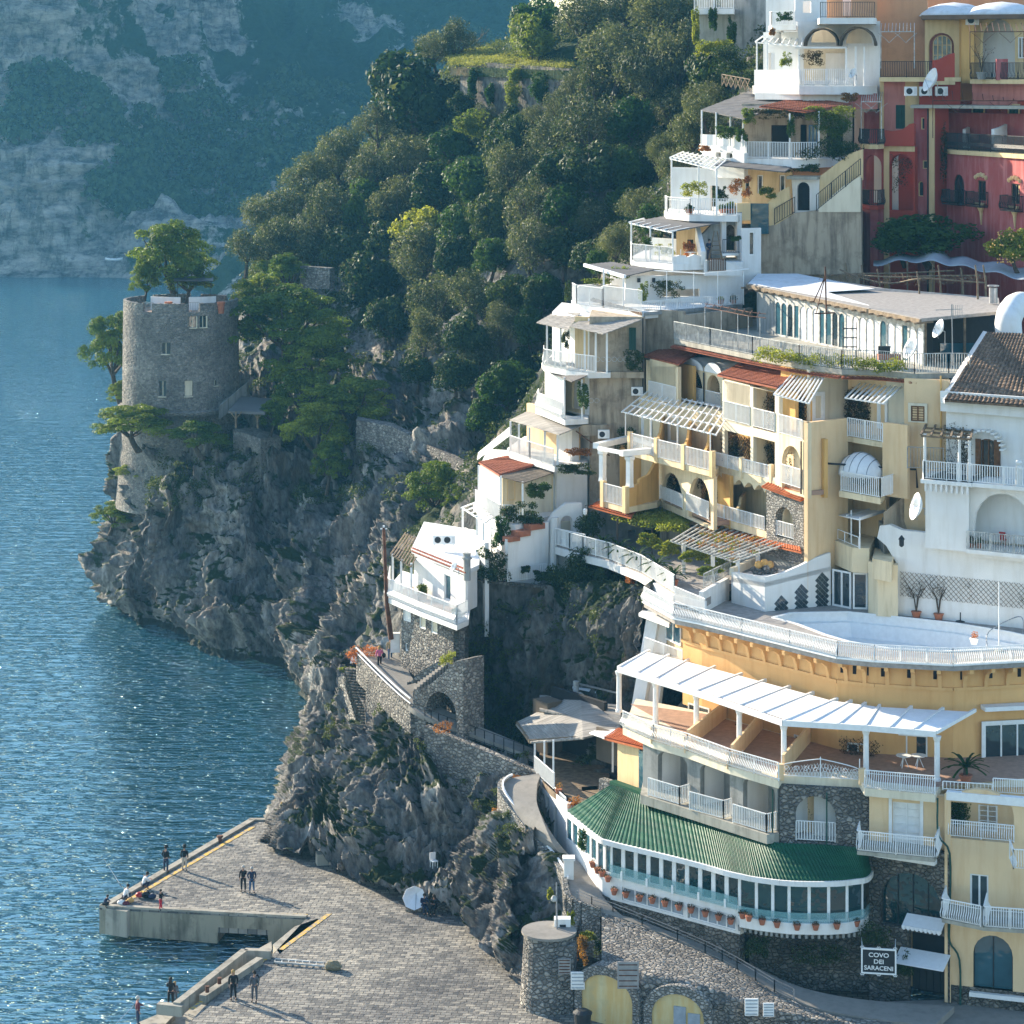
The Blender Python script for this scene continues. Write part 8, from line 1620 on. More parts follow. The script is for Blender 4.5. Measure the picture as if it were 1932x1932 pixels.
# -- big white villa at the top
WV=thing('arched_villa','tall white villa with two reed barrel canopies at the top of the slope','villa',V(1530,213,52));zf=zz(162,212);zf0=zz(163,212)
slabp(WV,[(1420,216),(1424,213),(1508,208.6),(1610,208),(1655,209),(1655,220),(1440,222)],zf,.7,'white','balcony_floor');mb=MB();w=W((1423,213.2),(1508,208.8));w.box(mb,0,w.L,zf,zf+1.35,-.25,0);mb.build('parapet_wall','white',WV);railp(WV,[(1510,208.8),(1608,208.2)],zf,1.4,w=.06,sp=.17,belly=.12)
w=W((1440,216),(1510,213));wallp(WV,w,zf,zz(60,214),'white',[('a',1460,1474,50,82),('r',1450,1462,100,150)],th=.3,name='left_wall');w=W((1505,213),(1660,211.5));wallp(WV,w,zz(205,212),zz(40,212),'white',[('a',1530,1580,52,80),('a',1596,1645,54,82),('r',1516,1596,92,152)],th=.4,name='front_wall')
mb=MB();w.box(mb,w.u(1510),w.u(1600),zf,zz(88,212),-2.4,-2.2);w.box(mb,w.u(1525),w.u(1650),zz(86,212),zz(46,212),-2.4,-2.2);mb.build('recess','pale',WV);mb=MB();w.box(mb,w.u(1553),w.u(1596),zf,zz(100,212),-2.15,-2.1);mb.build('recess_panel','white',WV)  # thin white panel just in front of the pale recess back
for k,(a,b)in enumerate(((1522,1586),(1588,1656))):
 u0,u1=w.u(a),w.u(b);c_,r_=(u0+u1)/2,(u1-u0)/2;g=[];z0=zz(86,211)
 for o_ in np.linspace(.2,2.6,8):g.append([w.p(c_+r_*math.cos(math.pi*q/20),z0+r_*1.02*math.sin(math.pi*q/20)+.04*math.sin(q*5+o_*7),o_)for q in range(21)])
 mb=MB();mb.grid(g,(6,2.4));o=mb.build('barrel_canopy','strawd',WV);so=o.modifiers.new('s','SOLIDIFY');so.thickness=.1
mb=MB();mb.slab([w.p(w.u(1505),zz(87,210),.2),w.p(w.u(1600),zz(87,210),.2),w.p(w.u(1600),zz(88,210),2.2),w.p(w.u(1505),zz(88,210),2.2)],.15);mb.build('flat_canopy','whitep',WV)
for x in(1512,1600,1618,1634):mb=MB();mb.bar(w.p(w.u(x),zf,1.9),w.p(w.u(x),zz(88,210),1.9),.14);mb.build('post','whitep',WV)
pergola(WV,(V(1426,214,zz(78,214)),V(1512,209.4,zz(85,209.4)),V(1515,213,zz(72,213)),V(1440,218,zz(68,218))),7,1,.1);posts(WV,[(1428,213.4,zf,zz(78,213.4)),(1447,212.5,zf,zz(80,212.5))],.12)
slabp(WV,[(1546,208.4),(1652,208.2),(1655,214),(1540,214)],zz(34,209),.5,'white');railp(WV,[(1548,208.6),(1598,208.3),(1650,208.3)],zz(34,209),1.3,mat='black',w=.04,sp=.14,belly=.2);wallp(WV,W((1500,213),(1560,213)),zz(40,212),zz(-20,212),'white',[('r',1515,1530,2,24)],th=.3,name='upper_wall');wallp(WV,W((1560,214),(1655,213.5)),zz(40,212),zz(-20,212),'salmon',[('r',1590,1606,-8,30)],th=.3,name='upper_wall')
blk(WV,[(1445,219),(1512,216.5),(1655,215.5),(1660,226),(1460,228)],46,zz(-10,215),'white','core_wall');w=W((1424,212.6),(1510,208.9));wallp(WV,w,zz(188,211),zf-.6,'white',[],th=.4,name='lower_wall');w=W((1510,209.4),(1656,208.8));wallp(WV,w,zz(205,210),zf-.6,'pink',[],th=.4,name='lower_wall')
mb=MB();w.panel(mb,[(w.u(1515),zf-.7),(w.u(1515),zf-1.3),(w.u(1560),zf-2.0),(w.u(1600),zf-1.4),(w.u(1610),zf-.7)],[],.1,.06);mb.build('white_festoon','white',WV)
railp(WV,[(1453,214.5),(1456,213),(1500,211)],zz(48,212),1.2,w=.05,sp=.2);slabp(WV,[(1450,215),(1456,212.8),(1502,210.8),(1505,216)],zz(48,212),.4,'white')
for x,y,rx,ry,lab,m_ in((1530,110,24,14,'climber beside the opening of the arched villa','creeper'),(1483,112,12,16,'pale yellow shrub on the terrace of the arched villa','lime'),(1458,60,6,8,'pink flowering bush left of the arched villa','rustleaf'),(1480,30,16,10,'potted greenery on the top left balcony of the arched villa','leaf'),(1602,182,18,10,'flowering creeper between the arched villa and the red palace','rustleaf')):shrub(x,y,211 if x!=1602 else 207.5,rx,ry,lab,m_,n=900,size=.14)
dish(1612,140,208,'small pale dish on the arched villa railing',az=-60,r=.4,foot=.4)
t=thing('rustic_fence','crossed timber fence on the slope left of the vine house','fence',P(1385,168,215));mb=MB();a,b=P(1362,162,218),P(1415,172,214)
for k in range(6):
 p,q=a.lerp(b,k/6),a.lerp(b,(k+1)/6);mb.bar(p,p+Vector((0,0,1)),.08);mb.bar(p,q+Vector((0,0,1)),.06);mb.bar(p+Vector((0,0,1)),q,.06);mb.bar(p+Vector((0,0,1)),q+Vector((0,0,1)),.07)
mb.build('rails','wood',t)
OS=thing('old_stone_house','old rough stone house with a white balcony at the top edge','house',V(1360,240,55));w=W((1315,240),(1385,238));wallp(OS,w,50,66,'concrete',[('r',1345,1360,-5,14)],th=.5);wallp(OS,W((1385,238),(1470,234)),50,66,'greyw',[],th=.5)
slabp(OS,[(1308,237),(1385,235.5),(1388,240),(1312,241)],zz(17,237),.5,'white');railp(OS,[(1310,237.2),(1384,235.8)],zz(17,237),1.4,w=.05,sp=.16)
for x,y,rx,ry,D,lab,m_ in((1312,50,8,44,236,'ivy column on the left corner of the old stone house','lime'),(1380,60,10,34,235,'ivy column on the right corner of the old stone house','leaf'),(1345,90,40,20,234,'banana plants below the old stone house','lime'),(1385,110,44,34,228,'dark evergreen mass below the old stone house','darkleaf'),(1400,150,30,20,222,'dark shrubs left of the arched villa terrace','darkleaf'),(1345,40,8,26,236,'ivy strip in the middle of the old stone house','leaf')):shrub(x,y,D,rx,ry,lab,m_,n=int(1200+rx*ry*1.6),size=.2)
for k,(x,y,r_,D,kk)in enumerate(((1310,260,44,226,'O'),(1275,320,36,222,'O'),(1330,215,36,224,'O'),(1250,290,30,230,'O'),(1205,395,34,228,'O'),(1160,470,34,216,'O'),(1225,420,28,214,'G'),(1130,500,24,214,'G'),(1010,560,30,244,'D'))):
 kind,mat=KM[kk];tree(kind,mat,x,y,r_*1.1,D,f'{"silvery olive" if kk == "O" else "dark green tree" if kk == "D" else "green tree"} {ordn[k]} in the row hugging the left side of the upper houses','trees beside the upper houses')
 # ================================================================== RED PALACE
RP=thing('red_palace','deep red palace with cream arches, curved parapets and black iron balconies','palace',V(1780,204,36));M['trim']=plaster('cream_trim',(.74,.56,.30),.3)
zA=zz(282,205);zB=zz(146,207)
w4=W((1786,205.5),(1960,191));RW4=w4;wallp(RP,w4,33,zA,'red',[('a',1799,1819,328,386),('r',1845,1860,340,378),('r',1908,1924,346,384)],th=.4,name='facade')
win(RP,w4,1799,1819,328,386,fm='black',n=2,arc=1,off=-.15,sur='trim');
for x0,x1,y0,y1 in((1845,1860,340,378),(1908,1924,346,384)):
 win(RP,w4,x0,x1,y0,y1,fm='black',n=2,off=-.15,sur='trim');u0,u1=w4.u(x0),w4.u(x1);z1=w4.z(x0,y0);mb=MB()
 for k in range(5):mb.blob(w4.p(u0-.2+(u1-u0+.4)*k/4,z1+.25+.22*math.sin(math.pi*k/4),.1),.16,k,(1,.4,1.2),5,.1)
 mb.build('stucco_crest','trim',RP);mb=MB();zb_=w4.z(x0,y1);c_=(u0+u1)/2;mb.slab([w4.p(c_-.75,zb_-.15,.25),w4.p(c_-.15,zb_-.9,.15),w4.p(c_,zb_-1.9,.1),w4.p(c_+.15,zb_-.9,.15),w4.p(c_+.75,zb_-.15,.25)],.15,-Vector((w4.N.x,w4.N.y,0)));mb.build('stucco_bracket','trim',RP)
for x0,x1,y in((1792,1822,388),(1838,1864,392),(1902,1930,400)):
 u0,u1=w4.u(x0),w4.u(x1);zb_=w4.z((x0+x1)/2,y-4);mb=MB();w4.box(mb,u0,u1,zb_-.1,zb_,0,.7);rail(mb,[w4.p(u0,zb_,0),w4.p(u0,zb_,.7),w4.p(u1,zb_,.7),w4.p(u1,zb_,0)],1.1,.13,.035,belly=.12,out=tuple(w4.N)+(0,));mb.build('iron_balcony','black',RP)
slabp(RP,[(1784,205.2),(1960,190.4),(1960,206),(1800,216)],zA,.35,'trim','terrace_floor');railp(RP,[(1786,205.2),(1958,190.8)],zA,1.35,mat='black',w=.045,sp=.14,belly=.15,out=(-1,-1,0))
w5=W((1790,212),(1960,200));wallp(RP,w5,zA,zz(190,206),'redd',[],th=.3,name='upper_wall')
for x0,x1 in((1838,1858),(1906,1924)):win(RP,w5,x0,x1,200,240,fm='greend',pm='greend',n=2,bars=5,sur='trim',name='shutter_door',off=.05)
for x0,x1,D0,D1 in((1822,1856,206,211),(1876,1930,201,206)):
 w=W((x0,D0),(x1,D1));wallp(RP,w,0,0,'white',[],out=[(0,zA),(w.L,zA),(w.L,zz(205,D1)),(w.L*.8,zz(212,D1)),(w.L*.5,zz(232,D1)),(w.L*.25,zz(240,D0)),(0,zz(244,D0))],th=.25,name='curved_partition')
w2=W((1668,206.2),(1726,204.6));wallp(RP,w2,33,zz(276,206),'redd',[('a',1678,1722,290,396)],th=.5,name='facade');mb=MB();w2.box(mb,0,w2.u(1678),33,zz(276,206),0,.06);w2.box(mb,w2.u(1678),w2.L,zz(286,205),zz(276,205),0,.06);mb.build('cream_frame','trim',RP);mb=MB();w2.box(mb,0,w2.L+.3,33,zz(280,205),-2.5,-2.2);mb.build('arch_recess','redd',RP)
w1=W((1624,208),(1668,206.4));wallp(RP,w1,33,zz(276,206),'red',[('a',1629,1663,292,386)],th=.4,name='facade');mb=MB();w1.box(mb,-.1,w1.L,34,zz(280,206),-2.3,-2);mb.build('loggia_recess','white',RP)
for z_,y in((zz(386,206),0),(zz(272,206),1)):
 cc=[(1622,208.5),(1626,206.2),(1640,204.6),(1656,204.4),(1668,205.4)];slabp(RP,cc+[(1668,208),(1626,210)],z_,.35,'redd' if y==0 else 'trim');railp(RP,cc,z_,1.25,mat='black',w=.045,sp=.14,belly=.12,out=(-.3,-1,0))
mb=MB();mb.prism([tuple(XY(*p))for p in((1624,208.3),(1628,206.4),(1642,205),(1656,204.8),(1667,205.8),(1668,209))],33,zz(388,206)-.3);mb.build('round_base','red',RP)
w=W((1668,205.8),(1725,204.4));wallp(RP,w,0,0,'redd',[],out=[(0,zz(275,206)),(w.L,zz(275,205)),(w.L,zz(232,205)),(w.L*.85,zz(234,205)),(w.L*.6,zz(245,205)),(w.L*.25,zz(248,205)),(0,zz(246,205))],th=.35,name='curved_parapet',o=.05)
w3=W((1724,206.5),(1764,205.2));wallp(RP,w3,33,zz(203,206),'red',[('r',1738,1744,222,244),('r',1741,1749,303,318),('a',1733,1742,342,370)],th=.3,name='stair_tower')
for h_ in((1738,1745,222,244,0),(1741,1750,303,318,0),(1733,1743,342,370,1)):win(RP,w3,*h_[:4],n=1,arc=h_[4],off=-.1,sur='trim',fm='trim',pm='glass',fw=.05)
mb=MB();[w3.box(mb,w3.u(a),w3.u(b),33,zz(200,206),0,.1)for a,b in((1754,1764),)];mb.build('pilaster','trim',RP);w=W((1764,205.2),(1790,206.2));wallp(RP,w,33,zz(203,206),'redd',[],th=.4,name='facade');mb=MB();mb.tube([w3.p(w3.u(1752),34,.12),w3.p(w3.u(1752),zz(205,206),.12)],.06,6);mb.build('drain_pipe','black',RP)
slabp(RP,[(1718,205),(1790,204),(1960,198),(1960,215),(1730,216)],zz(198,206),.25,'concrete','flat_roof')
w=W((1660,209.5),(1735,208.2));wallp(RP,w,zz(275,209),zB-.3,'pink',[('r',1690,1708,198,243)],th=.3,name='upper_facade');win(RP,w,1690,1708,198,243,fm='greend',pm='greend',n=2,bars=5,name='shutter_door',off=-.1,sur='trim');mb=MB();w.box(mb,0,.35,zz(275,209),zB-.3,0,.06);w.box(mb,w.L-1.2,w.L,zz(275,209),zB-.3,0,.06);mb.build('cream_frame','trim',RP)
slabp(RP,[(1659,207),(1762,206),(1812,207),(1815,216),(1665,216)],zB,.35,'trim');railp(RP,[(1661,207.2),(1760,206.2)],zB,1.3,mat='black',w=.045,sp=.14,belly=.15)
w=W((1762,206),(1800,207));wallp(RP,w,0,0,'redd',[],out=[(0,zB-.3),(w.L,zB-.3),(w.L,zz(100,206)),(w.L*.75,zz(103,206)),(w.L*.3,zz(112,206)),(0,zz(114,206))],th=.3,name='curved_parapet',o=.1);mb=MB();w.box(mb,0,w.L,zB-.6,zB-.3,-.1,.15);mb.build('cream_frame','trim',RP)
w=W((1735,207.6),(1812,207.5));wallp(RP,w,zz(200,207),zB-.3,'redd',[],th=.3,name='upper_facade')
slabp(RP,[(1830,205),(1960,199),(1960,212),(1838,216)],zz(150,203),.35,'trim');railp(RP,[(1832,205),(1872,203),(1884,202.6),(1958,199.4)],zz(150,203),1.35,mat='black',w=.045,sp=.14,belly=.12);w=W((1834,206.5),(1960,201));wallp(RP,w,zz(198,204),zz(150,203)-.3,'pink',[],th=.3,name='upper_facade')
mb=MB();q=XY(1890,202.6);mb.box((q.x,q.y,zz(150,203)+.8),(.9,.5,1.7));mb.build('flue_block','red',RP)
for ww,hh_,dr in((W((1745,213),(1812,212)),[('a',1752,1800,62,140)],(1750,1798,62,144)),(W((1836,212),(1960,208)),[('a',1850,1915,36,146)],None)):
 wallp(RP,ww,zB-.1,zz(30,212),'trim',hh_,th=.4,name='arched_room_wall');mb=MB();ww.box(mb,-.2,ww.L,zB-.1,zz(34,212),-2.2,-1.9);mb.build('room_recess','pink' if dr else 'white',RP)
win(RP,W((1745,213),(1812,212)),1758,1794,66,142,fm='trim',pm='glassb',arc=1,n=4,bars=3,off=-.5,name='arched_window');win(RP,W((1836,212),(1960,208)),1922,1936,70,110,n=2,pm='glass',off=.05)
slabp(RP,[(1738,211.5),(1960,206.5),(1960,222),(1745,224)],zz(28,210),.35,'tiled','flat_roof')
for x,D,r_ in((1800,215,3.1),(1890,213,3.3)):mb=MB();q=XY(x,D);mb.lathe((q.x,q.y,zz(29,211)),[(r_,0),(r_*.92,.3),(r_*.7,.75),(r_*.4,1.05),(.02,1.2)],32);mb.build('white_dome','tarw',RP,True)
mb=MB();ww=W((1814,211),(1838,211));ww.box(mb,0,ww.L,zB-.5,zz(30,211),-1,0);mb.build('pilaster','ochre',RP)
blk(RP,[(1658,217),(1960,213),(1960,230),(1665,232)],40,zz(30,214),'salmon','core_wall');blk(RP,[(1630,211.5),(1790,209.5),(1960,200),(1960,214),(1640,216)],33,zz(205,210)-.3,'red','core_wall');wallp(RP,W((1655,215.5),(1750,214.5)),zB-.5,66,'salmon',[],th=.4,name='salmon_wall');wallp(RP,W((1740,226),(1960,224)),55,68,'salmon',[],th=.4,name='salmon_wall')
for pts in(((1662,1725,60),207),((1625,1663,192),205.5),((1830,1932,60),203),((1760,1932,190),203)):
 (x0,x1,y),D=pts;t=thing('iron_pergola',{1662:'white iron pergola frame over the top left balcony of the red palace',1625:'white iron pergola frame over the round balcony of the red palace',1830:'dark iron pergola over the top right balcony of the red palace',1760:'rusty rod pergola over the long terrace of the red palace'}[x0],'pergola',V(x0,D,zz(y,D)),'pergolas of the red palace');mb=MB();mt='railw' if x0<1700 else 'rust'
 a,b=V(x0,D,zz(y,D)),V(x1,D-1,zz(y,D));mb.bar(a,b,.07)
 for k in range(10):p=a.lerp(b,k/9);mb.bar(p,p+Vector((.8,5,.8)),.045)
 for p in(a,b):mb.bar(p,p-Vector((0,0,3.0)),.06)
 for k in range(2):q=a.lerp(b,.25+.5*k);mb.poly([q+Vector((-.9,0,-.1)),q+Vector((-.4,0,-.5)),q+Vector((0,0,-.9)),q+Vector((.4,0,-.5)),q+Vector((.9,0,-.1))],.035)
 mb.build('frame',mt,t)
ac(1834,38,211,'air conditioner high on the pilaster of the red palace',1.3)
for k,x in enumerate((1716,1742,1764)):ac(1716+30*k if k else 1718,111+0*k if 0 else 172,206.6,['first of three air conditioners in a row on the red palace','second of three air conditioners in a row on the red palace','third of three air conditioners in a row on the red palace'][k],1.2)
dish(1764,155,204.5,'big satellite dish beside the three air conditioners',az=-75,r=.95)
shrub(1780,290,204.5,8,60,'creeper climbing the corner of the red palace','creeper',n=1200,size=.14);shrub(1700,330,204.2,20,40,'thin creeper on the red arch of the palace','creeper',n=700,size=.13)
pot(1690*1.0,0,0,'dark urn on the top right balcony of the red palace','twig',.5,'bare','greyw',base=V(1852,203.6,zz(150,203)))
# ================================================================== PEOPLE
for nm,c in(('skin',(.45,.25,.17)),('navy',(.02,.03,.07)),('blackc',(.012,.012,.014)),('denim',(.06,.12,.22)),('whitec',(.75,.75,.74)),('pinkc',(.7,.15,.28)),('redc',(.5,.02,.04)),('maroon',(.12,.015,.03)),('khaki',(.25,.21,.13)),('greyc',(.10,.10,.11)),('beigec',(.55,.48,.38)),('hairb',(.03,.018,.01)),('hairg',(.45,.42,.38)),('hairy',(.45,.28,.10))):M[nm]=plain(nm+'_cloth' if 'hair' not in nm else nm,c,.8,.12,6)
def skin_mesh(name,verts,edges,radii,mat,parent,root=0,sub=1):
 me=bpy.data.meshes.new('tmp');me.from_pydata([tuple(v)for v in verts],edges,[]);o=bpy.data.objects.new('tmp',me);COL.objects.link(o)
 mo=o.modifiers.new('k','SKIN');mo.use_smooth_shade=True
 for i,r_ in enumerate(radii):sv=me.skin_vertices[0].data[i];sv.radius=(r_[0],r_[1])if hasattr(r_,'__len__')else(r_,r_);sv.use_root=(i==root)
 s_=o.modifiers.new('s','SUBSURF');s_.levels=s_.render_levels=sub
 bpy.context.view_layer.update();m2=bpy.data.meshes.new_from_object(o.evaluated_get(bpy.context.evaluated_depsgraph_get()));bpy.data.objects.remove(o)
 m2.materials.clear();m2.materials.append(M[mat]);m2.name=name;return mesh_obj(name,m2,parent)
def person(base,label,face=0.,h=1.75,top='navy',legs='blackc',hair='hairb',pose='stand',arm='down',coat=0,long_hair=0,hat=0,group=None):
 """base: feet position; face: heading in radians, 0 looks towards the camera (-Y)"""
 t=thing('person',label,'person',base,group,rz=0);s=h/1.75;co,si=math.cos(face),math.sin(face)
 def T(x,y,z):return Vector(((x*co-y*si)*s,(x*si+y*co)*s,z*s))
 if pose=='stand':pel,che,nk,hd=(0,0,.93),(0,.0,1.28),(0,.01,1.47),(0,-.03,1.62);kn=[(-.11,-.03,.5),(.12,.02,.5)];an=[(-.13,.02,.09),(.15,-.03,.09)];hip=[(-.1,0,.88),(.1,0,.88)]
 elif pose=='walk':pel,che,nk,hd=(0,0,.92),(0,-.03,1.27),(0,-.04,1.46),(0,-.08,1.61);kn=[(-.1,-.2,.53),(.1,.05,.5)];an=[(-.1,-.22,.1),(.1,.38,.16)];hip=[(-.1,0,.87),(.1,0,.87)]
 elif pose=='crouch':pel,che,nk,hd=(0,.15,.30),(0,-.02,.62),(0,-.1,.80),(0,-.17,.93);kn=[(-.16,-.25,.47),(.16,-.22,.45)];an=[(-.14,-.05,.09),(.14,-.02,.09)];hip=[(-.1,.12,.28),(.1,.12,.28)]
 else:pel,che,nk,hd=(0,0,.48),(0,-.04,.83),(0,-.08,1.0),(0,-.14,1.14);kn=[(-.12,-.42,.46),(.12,-.42,.44)];an=[(-.12,-.45,.09),(.12,-.42,.09)];hip=[(-.1,0,.45),(.1,0,.45)]
 cz=che[2];sh=[(-.19,che[1]+.01,cz+.12),(.19,che[1]+.01,cz+.12)]
 dn=[((-.25,che[1]+.02,cz-.15),(-.24,che[1]-.05,cz-.40)),((.25,che[1]+.02,cz-.15),(.24,che[1]-.05,cz-.40))]
 fw=[((-.24,che[1]-.1,cz-.12),(-.1,che[1]-.33,cz-.08)),((.24,che[1]-.1,cz-.12),(.1,che[1]-.33,cz-.08))]
 up=((.22,che[1]-.14,cz-.08),(.05,che[1]-.22,cz+.2))
 A_={'down':dn,'front':fw,'phone':[dn[0],up],'pocket':[((-.28,che[1]+.06,cz-.14),(-.19,che[1]-.12,cz-.32)),((.28,che[1]+.06,cz-.14),(.19,che[1]-.12,cz-.32))],'rod':[dn[0],((.24,che[1]-.1,cz-.12),(.12,che[1]-.4,cz-.2))]}[arm]
 v=[pel,((pel[0]+che[0])/2,(pel[1]+che[1])/2,(pel[2]+che[2])/2),che,nk,(hd[0],hd[1]+.01,hd[2]-.06),hd,(hd[0],hd[1]+.02,hd[2]+.09)];r=[(.12,.09),(.11,.085),(.135,.09),.05,(.06,.07),(.078,.092),(.05,.06)]
 e=[(0,1),(1,2),(2,3),(3,4),(4,5),(5,6)]
 v.append((hd[0],hd[1]-.10,hd[2]-.01));r.append(.014);e.append((5,7))
 for q in(0,1):
  k=len(v);v+=[hip[q],kn[q],an[q],(an[q][0],an[q][1]-.14,.035)];r+=[.088,.058,.04,.036];e+=[(0,k),(k,k+1),(k+1,k+2),(k+2,k+3)]
  k=len(v);el,ha=A_[q];v+=[sh[q],el,ha];r+=[.052,.038,.026];e+=[(2,k),(k,k+1),(k+1,k+2)]
  d=(Vector(ha)-Vector(el)).normalized();sd_=Vector((0,1,0))if abs(d.y)<.6 else Vector((1,0,0));pm=Vector(ha)+d*.06;v.append(tuple(pm));r.append(.024);e.append((k+2,k+3));pk=k+3
  for f_,ln in((-.03,.055),(-.01,.068),(.01,.062),(.03,.05)):v.append(tuple(pm+sd_*f_+d*.03));v.append(tuple(pm+sd_*f_*1.1+d*(.03+ln)+Vector((0,0,-.01))));r+=[.010,.008];m_=len(v);e+=[(pk,m_-2),(m_-2,m_-1)]
  v.append(tuple(Vector(ha)+d*.02+sd_*.04));v.append(tuple(Vector(ha)+d*.06+sd_*.06));r+=[.011,.009];m_=len(v);e+=[(k+2,m_-2),(m_-2,m_-1)]
 sc=lambda rr:(rr[0]*s,rr[1]*s)if hasattr(rr,'__len__')else rr*s
 skin_mesh('body',[T(*p)for p in v],e,[sc(q)for q in r],'skin',t)
 v=[(pel[0],pel[1],pel[2]+(.0 if pose!='stand' or not coat else-.25)),v[1],che,(nk[0],nk[1],nk[2]-.04)];r=[(.165+.02*coat,.125+.03*coat),(.15,.115),(.17,.12),(.075,.07)];e=[(0,1),(1,2),(2,3)]
 for q in(0,1):k=len(v);el,ha=A_[q];v+=[sh[q],el,tuple(Vector(el).lerp(Vector(ha),.9))];r+=[.075,.058,.045];e+=[(2,k),(k,k+1),(k+1,k+2)]
 skin_mesh('jacket',[T(*p)for p in v],e,[sc(q)for q in r],top,t,1)
 v=[(pel[0],pel[1],pel[2]+.04)];r=[(.135,.11)];e=[]
 for q in(0,1):k=len(v);a_=Vector(an[q]);v+=[hip[q],kn[q],tuple(a_+Vector((0,0,.02)))];r+=[.105,.075,.06];e+=[(0,k),(k,k+1),(k+1,k+2)]
 skin_mesh('trousers',[T(*p)for p in v],e,[sc(q)for q in r],legs,t)
 for q in(0,1):mb=MB();a_=T(*an[q]);f_=T(an[q][0],an[q][1]-.09,.045);mb.blob(Vector(base)+f_,.085*s,q,(.62,1.5 if abs(co)>.7 else.9,.55),6,0);mb.build('shoe','blackc',t,True)
 mb=MB();hp=Vector(base)+T(hd[0],hd[1]+.025,hd[2]+.035);mb.blob(hp,.108*s,3,(1,1.05,1.02),8,.08)
 if long_hair:mb.blob(Vector(base)+T(hd[0],hd[1]+.075,hd[2]-.13),.11*s,4,(1.0,.6,1.7),6,.1)
 mb.build('hair',hair,t,True)
 for q in(-.035,.035):mb=MB();mb.blob(Vector(base)+T(hd[0]+q,hd[1]-.078,hd[2]+.015),.012*s,1,(1,1,1),4,0);mb.build('eye','blackc',t)
 if hat:mb=MB();mb.lathe(Vector(base)+T(hd[0],hd[1],hd[2]+.09),[(.15*s,0),(.11*s,.03),(.105*s,.1),(.05*s,.13)],12);mb.build('hat','blackc',t)
 return t
GQ=lambda x,y:G(x,y,ZQ+.02)
person(GQ(313,1646),'man in a black jacket and cap standing at the pier edge with his back turned',2.6,1.8,'blackc','navy',hat=1,arm='pocket')
person(GQ(348,1643),'person in a black jacket and pale trousers beside the man at the pier edge',2.9,1.72,'blackc','beigec',hat=1,arm='down')
person(GQ(459,1682),'white haired woman in black in the couple at the centre of the pier',-.2,1.72,'blackc','blackc','hairg',arm='phone')
person(GQ(475,1684),'man in a navy coat and jeans in the couple at the centre of the pier',.15,1.7,'navy','denim','hairg',arm='pocket',coat=1)
person(GQ(532,1559),'blond woman in a dark coat standing at the rock end of the pier',.3,1.75,'greyc','blackc','hairy',arm='front',coat=1,long_hair=1)
person(GQ(274,1676),'man in a white shirt crouching at the pier edge',2.0,1.8,'whitec','navy',pose='crouch',arm='front')
person(GQ(238,1698),'boy in a white top crouching over his fishing gear',2.2,1.7,'whitec','navy',pose='crouch',arm='rod')
person(GQ(200,1712),'boy in dark clothes sitting at the tip of the pier',1.2,1.4,'navy','blackc',pose='crouch',arm='front')
person(GQ(303,1717),'child in red trousers and a black jacket near the pier edge',1.2,1.35,'blackc','redc','hairb',arm='front')
person(GQ(440,1886),'woman in a long black coat standing on the quay',.2,1.75,'blackc','blackc','hairy',arm='down',coat=1,long_hair=1)
person(GQ(480,1890),'man in grey with a backpack standing on the quay',-.3,1.8,'greyc','greyc','hairb',arm='down')
person(G(322,1900,1.12),'woman in black with long hair standing on the boat landing',3.0,1.75,'blackc','blackc','hairb',arm='front',long_hair=1)
person(G(330,1893,1.12),'blond child half hidden behind the woman on the boat landing',.4,1.3,'greyc','greyc','hairy',long_hair=1)
person(G(260,1935,1.12),'white haired man in a maroon waistcoat fishing from the landing',1.9,1.72,'maroon','navy','hairg',arm='rod')
person(G(716,1261,12.75),'woman in a pink top walking down the upper path',.1,1.68,'pinkc','blackc','hairy',pose='walk',long_hair=1)
person(G(736,1248,12.85),'man in a tan jacket and jeans walking behind the woman in pink',.1,1.78,'khaki','denim','hairg',pose='walk')
person(V(1338,199.5,zz(494,199)+.02),'person in blue overalls working beside a stepladder on a terrace',.2,1.75,'navy','navy','hairb',arm='front')
person(G(800,1722,ZQ),'left person sitting in the shade at the foot of the rock',.3,1.75,'navy','navy','hairb',pose='sit',arm='front');person(G(820,1724,ZQ),'right person sitting in the shade at the foot of the rock',-.3,1.75,'blackc','blackc','hairb',pose='sit',arm='front')
t=thing('bench','low stone bench at the foot of the rock','bench',G(812,1720,ZQ));mb=MB();c=G(812,1719,ZQ);mb.box(c+Vector((0,.15,.2)),(3.2,.5,.42));mb.build('seat','rubble',t)
t=thing('parasol','small white parasol leaning beside the seated pair','parasol',G(784,1718,ZQ));c=G(782,1718,ZQ)+Vector((0,-.3,.9));mb=MB();pts=[c+Vector((math.cos(a*.7854)*.75,math.sin(a*.7854)*.25,math.sin(a*.7854)*.7))for a in range(8)]
for k in range(8):mb.add([c+Vector((.1,.5,.15)),pts[k],pts[(k+1)%8]],[(0,1,2)])
o=mb.build('canopy','canvas',t);so=o.modifiers.new('s','SOLIDIFY');so.thickness=.02;mb=MB();mb.bar(c+Vector((.1,.5,.15)),c+Vector((.1,-.4,-.6)),.03);mb.build('stick','metal',t)
chair(G(818,1690,ZQ)+Vector((0,.8,1.6)),.5,'white plastic chair wedged in the rock hollow above the seated pair','whitep')
def bag(x,y,lab,mat,s=.3,z=ZQ):
 c=G(x,y,z);t=thing('bag',lab,'bag',c,'bags on the pier');mb=MB();mb.blob(c+Vector((0,0,s*.5)),s*.6,x,(1.2,.8,.8),6,.15);mb.build('sack',mat,t,True);mb=MB();mb.poly([c+Vector((-s*.4,0,s*.85)),c+Vector((0,-.02,s*1.35)),c+Vector((s*.4,0,s*.85))],.03);mb.build('strap','blackc',t)
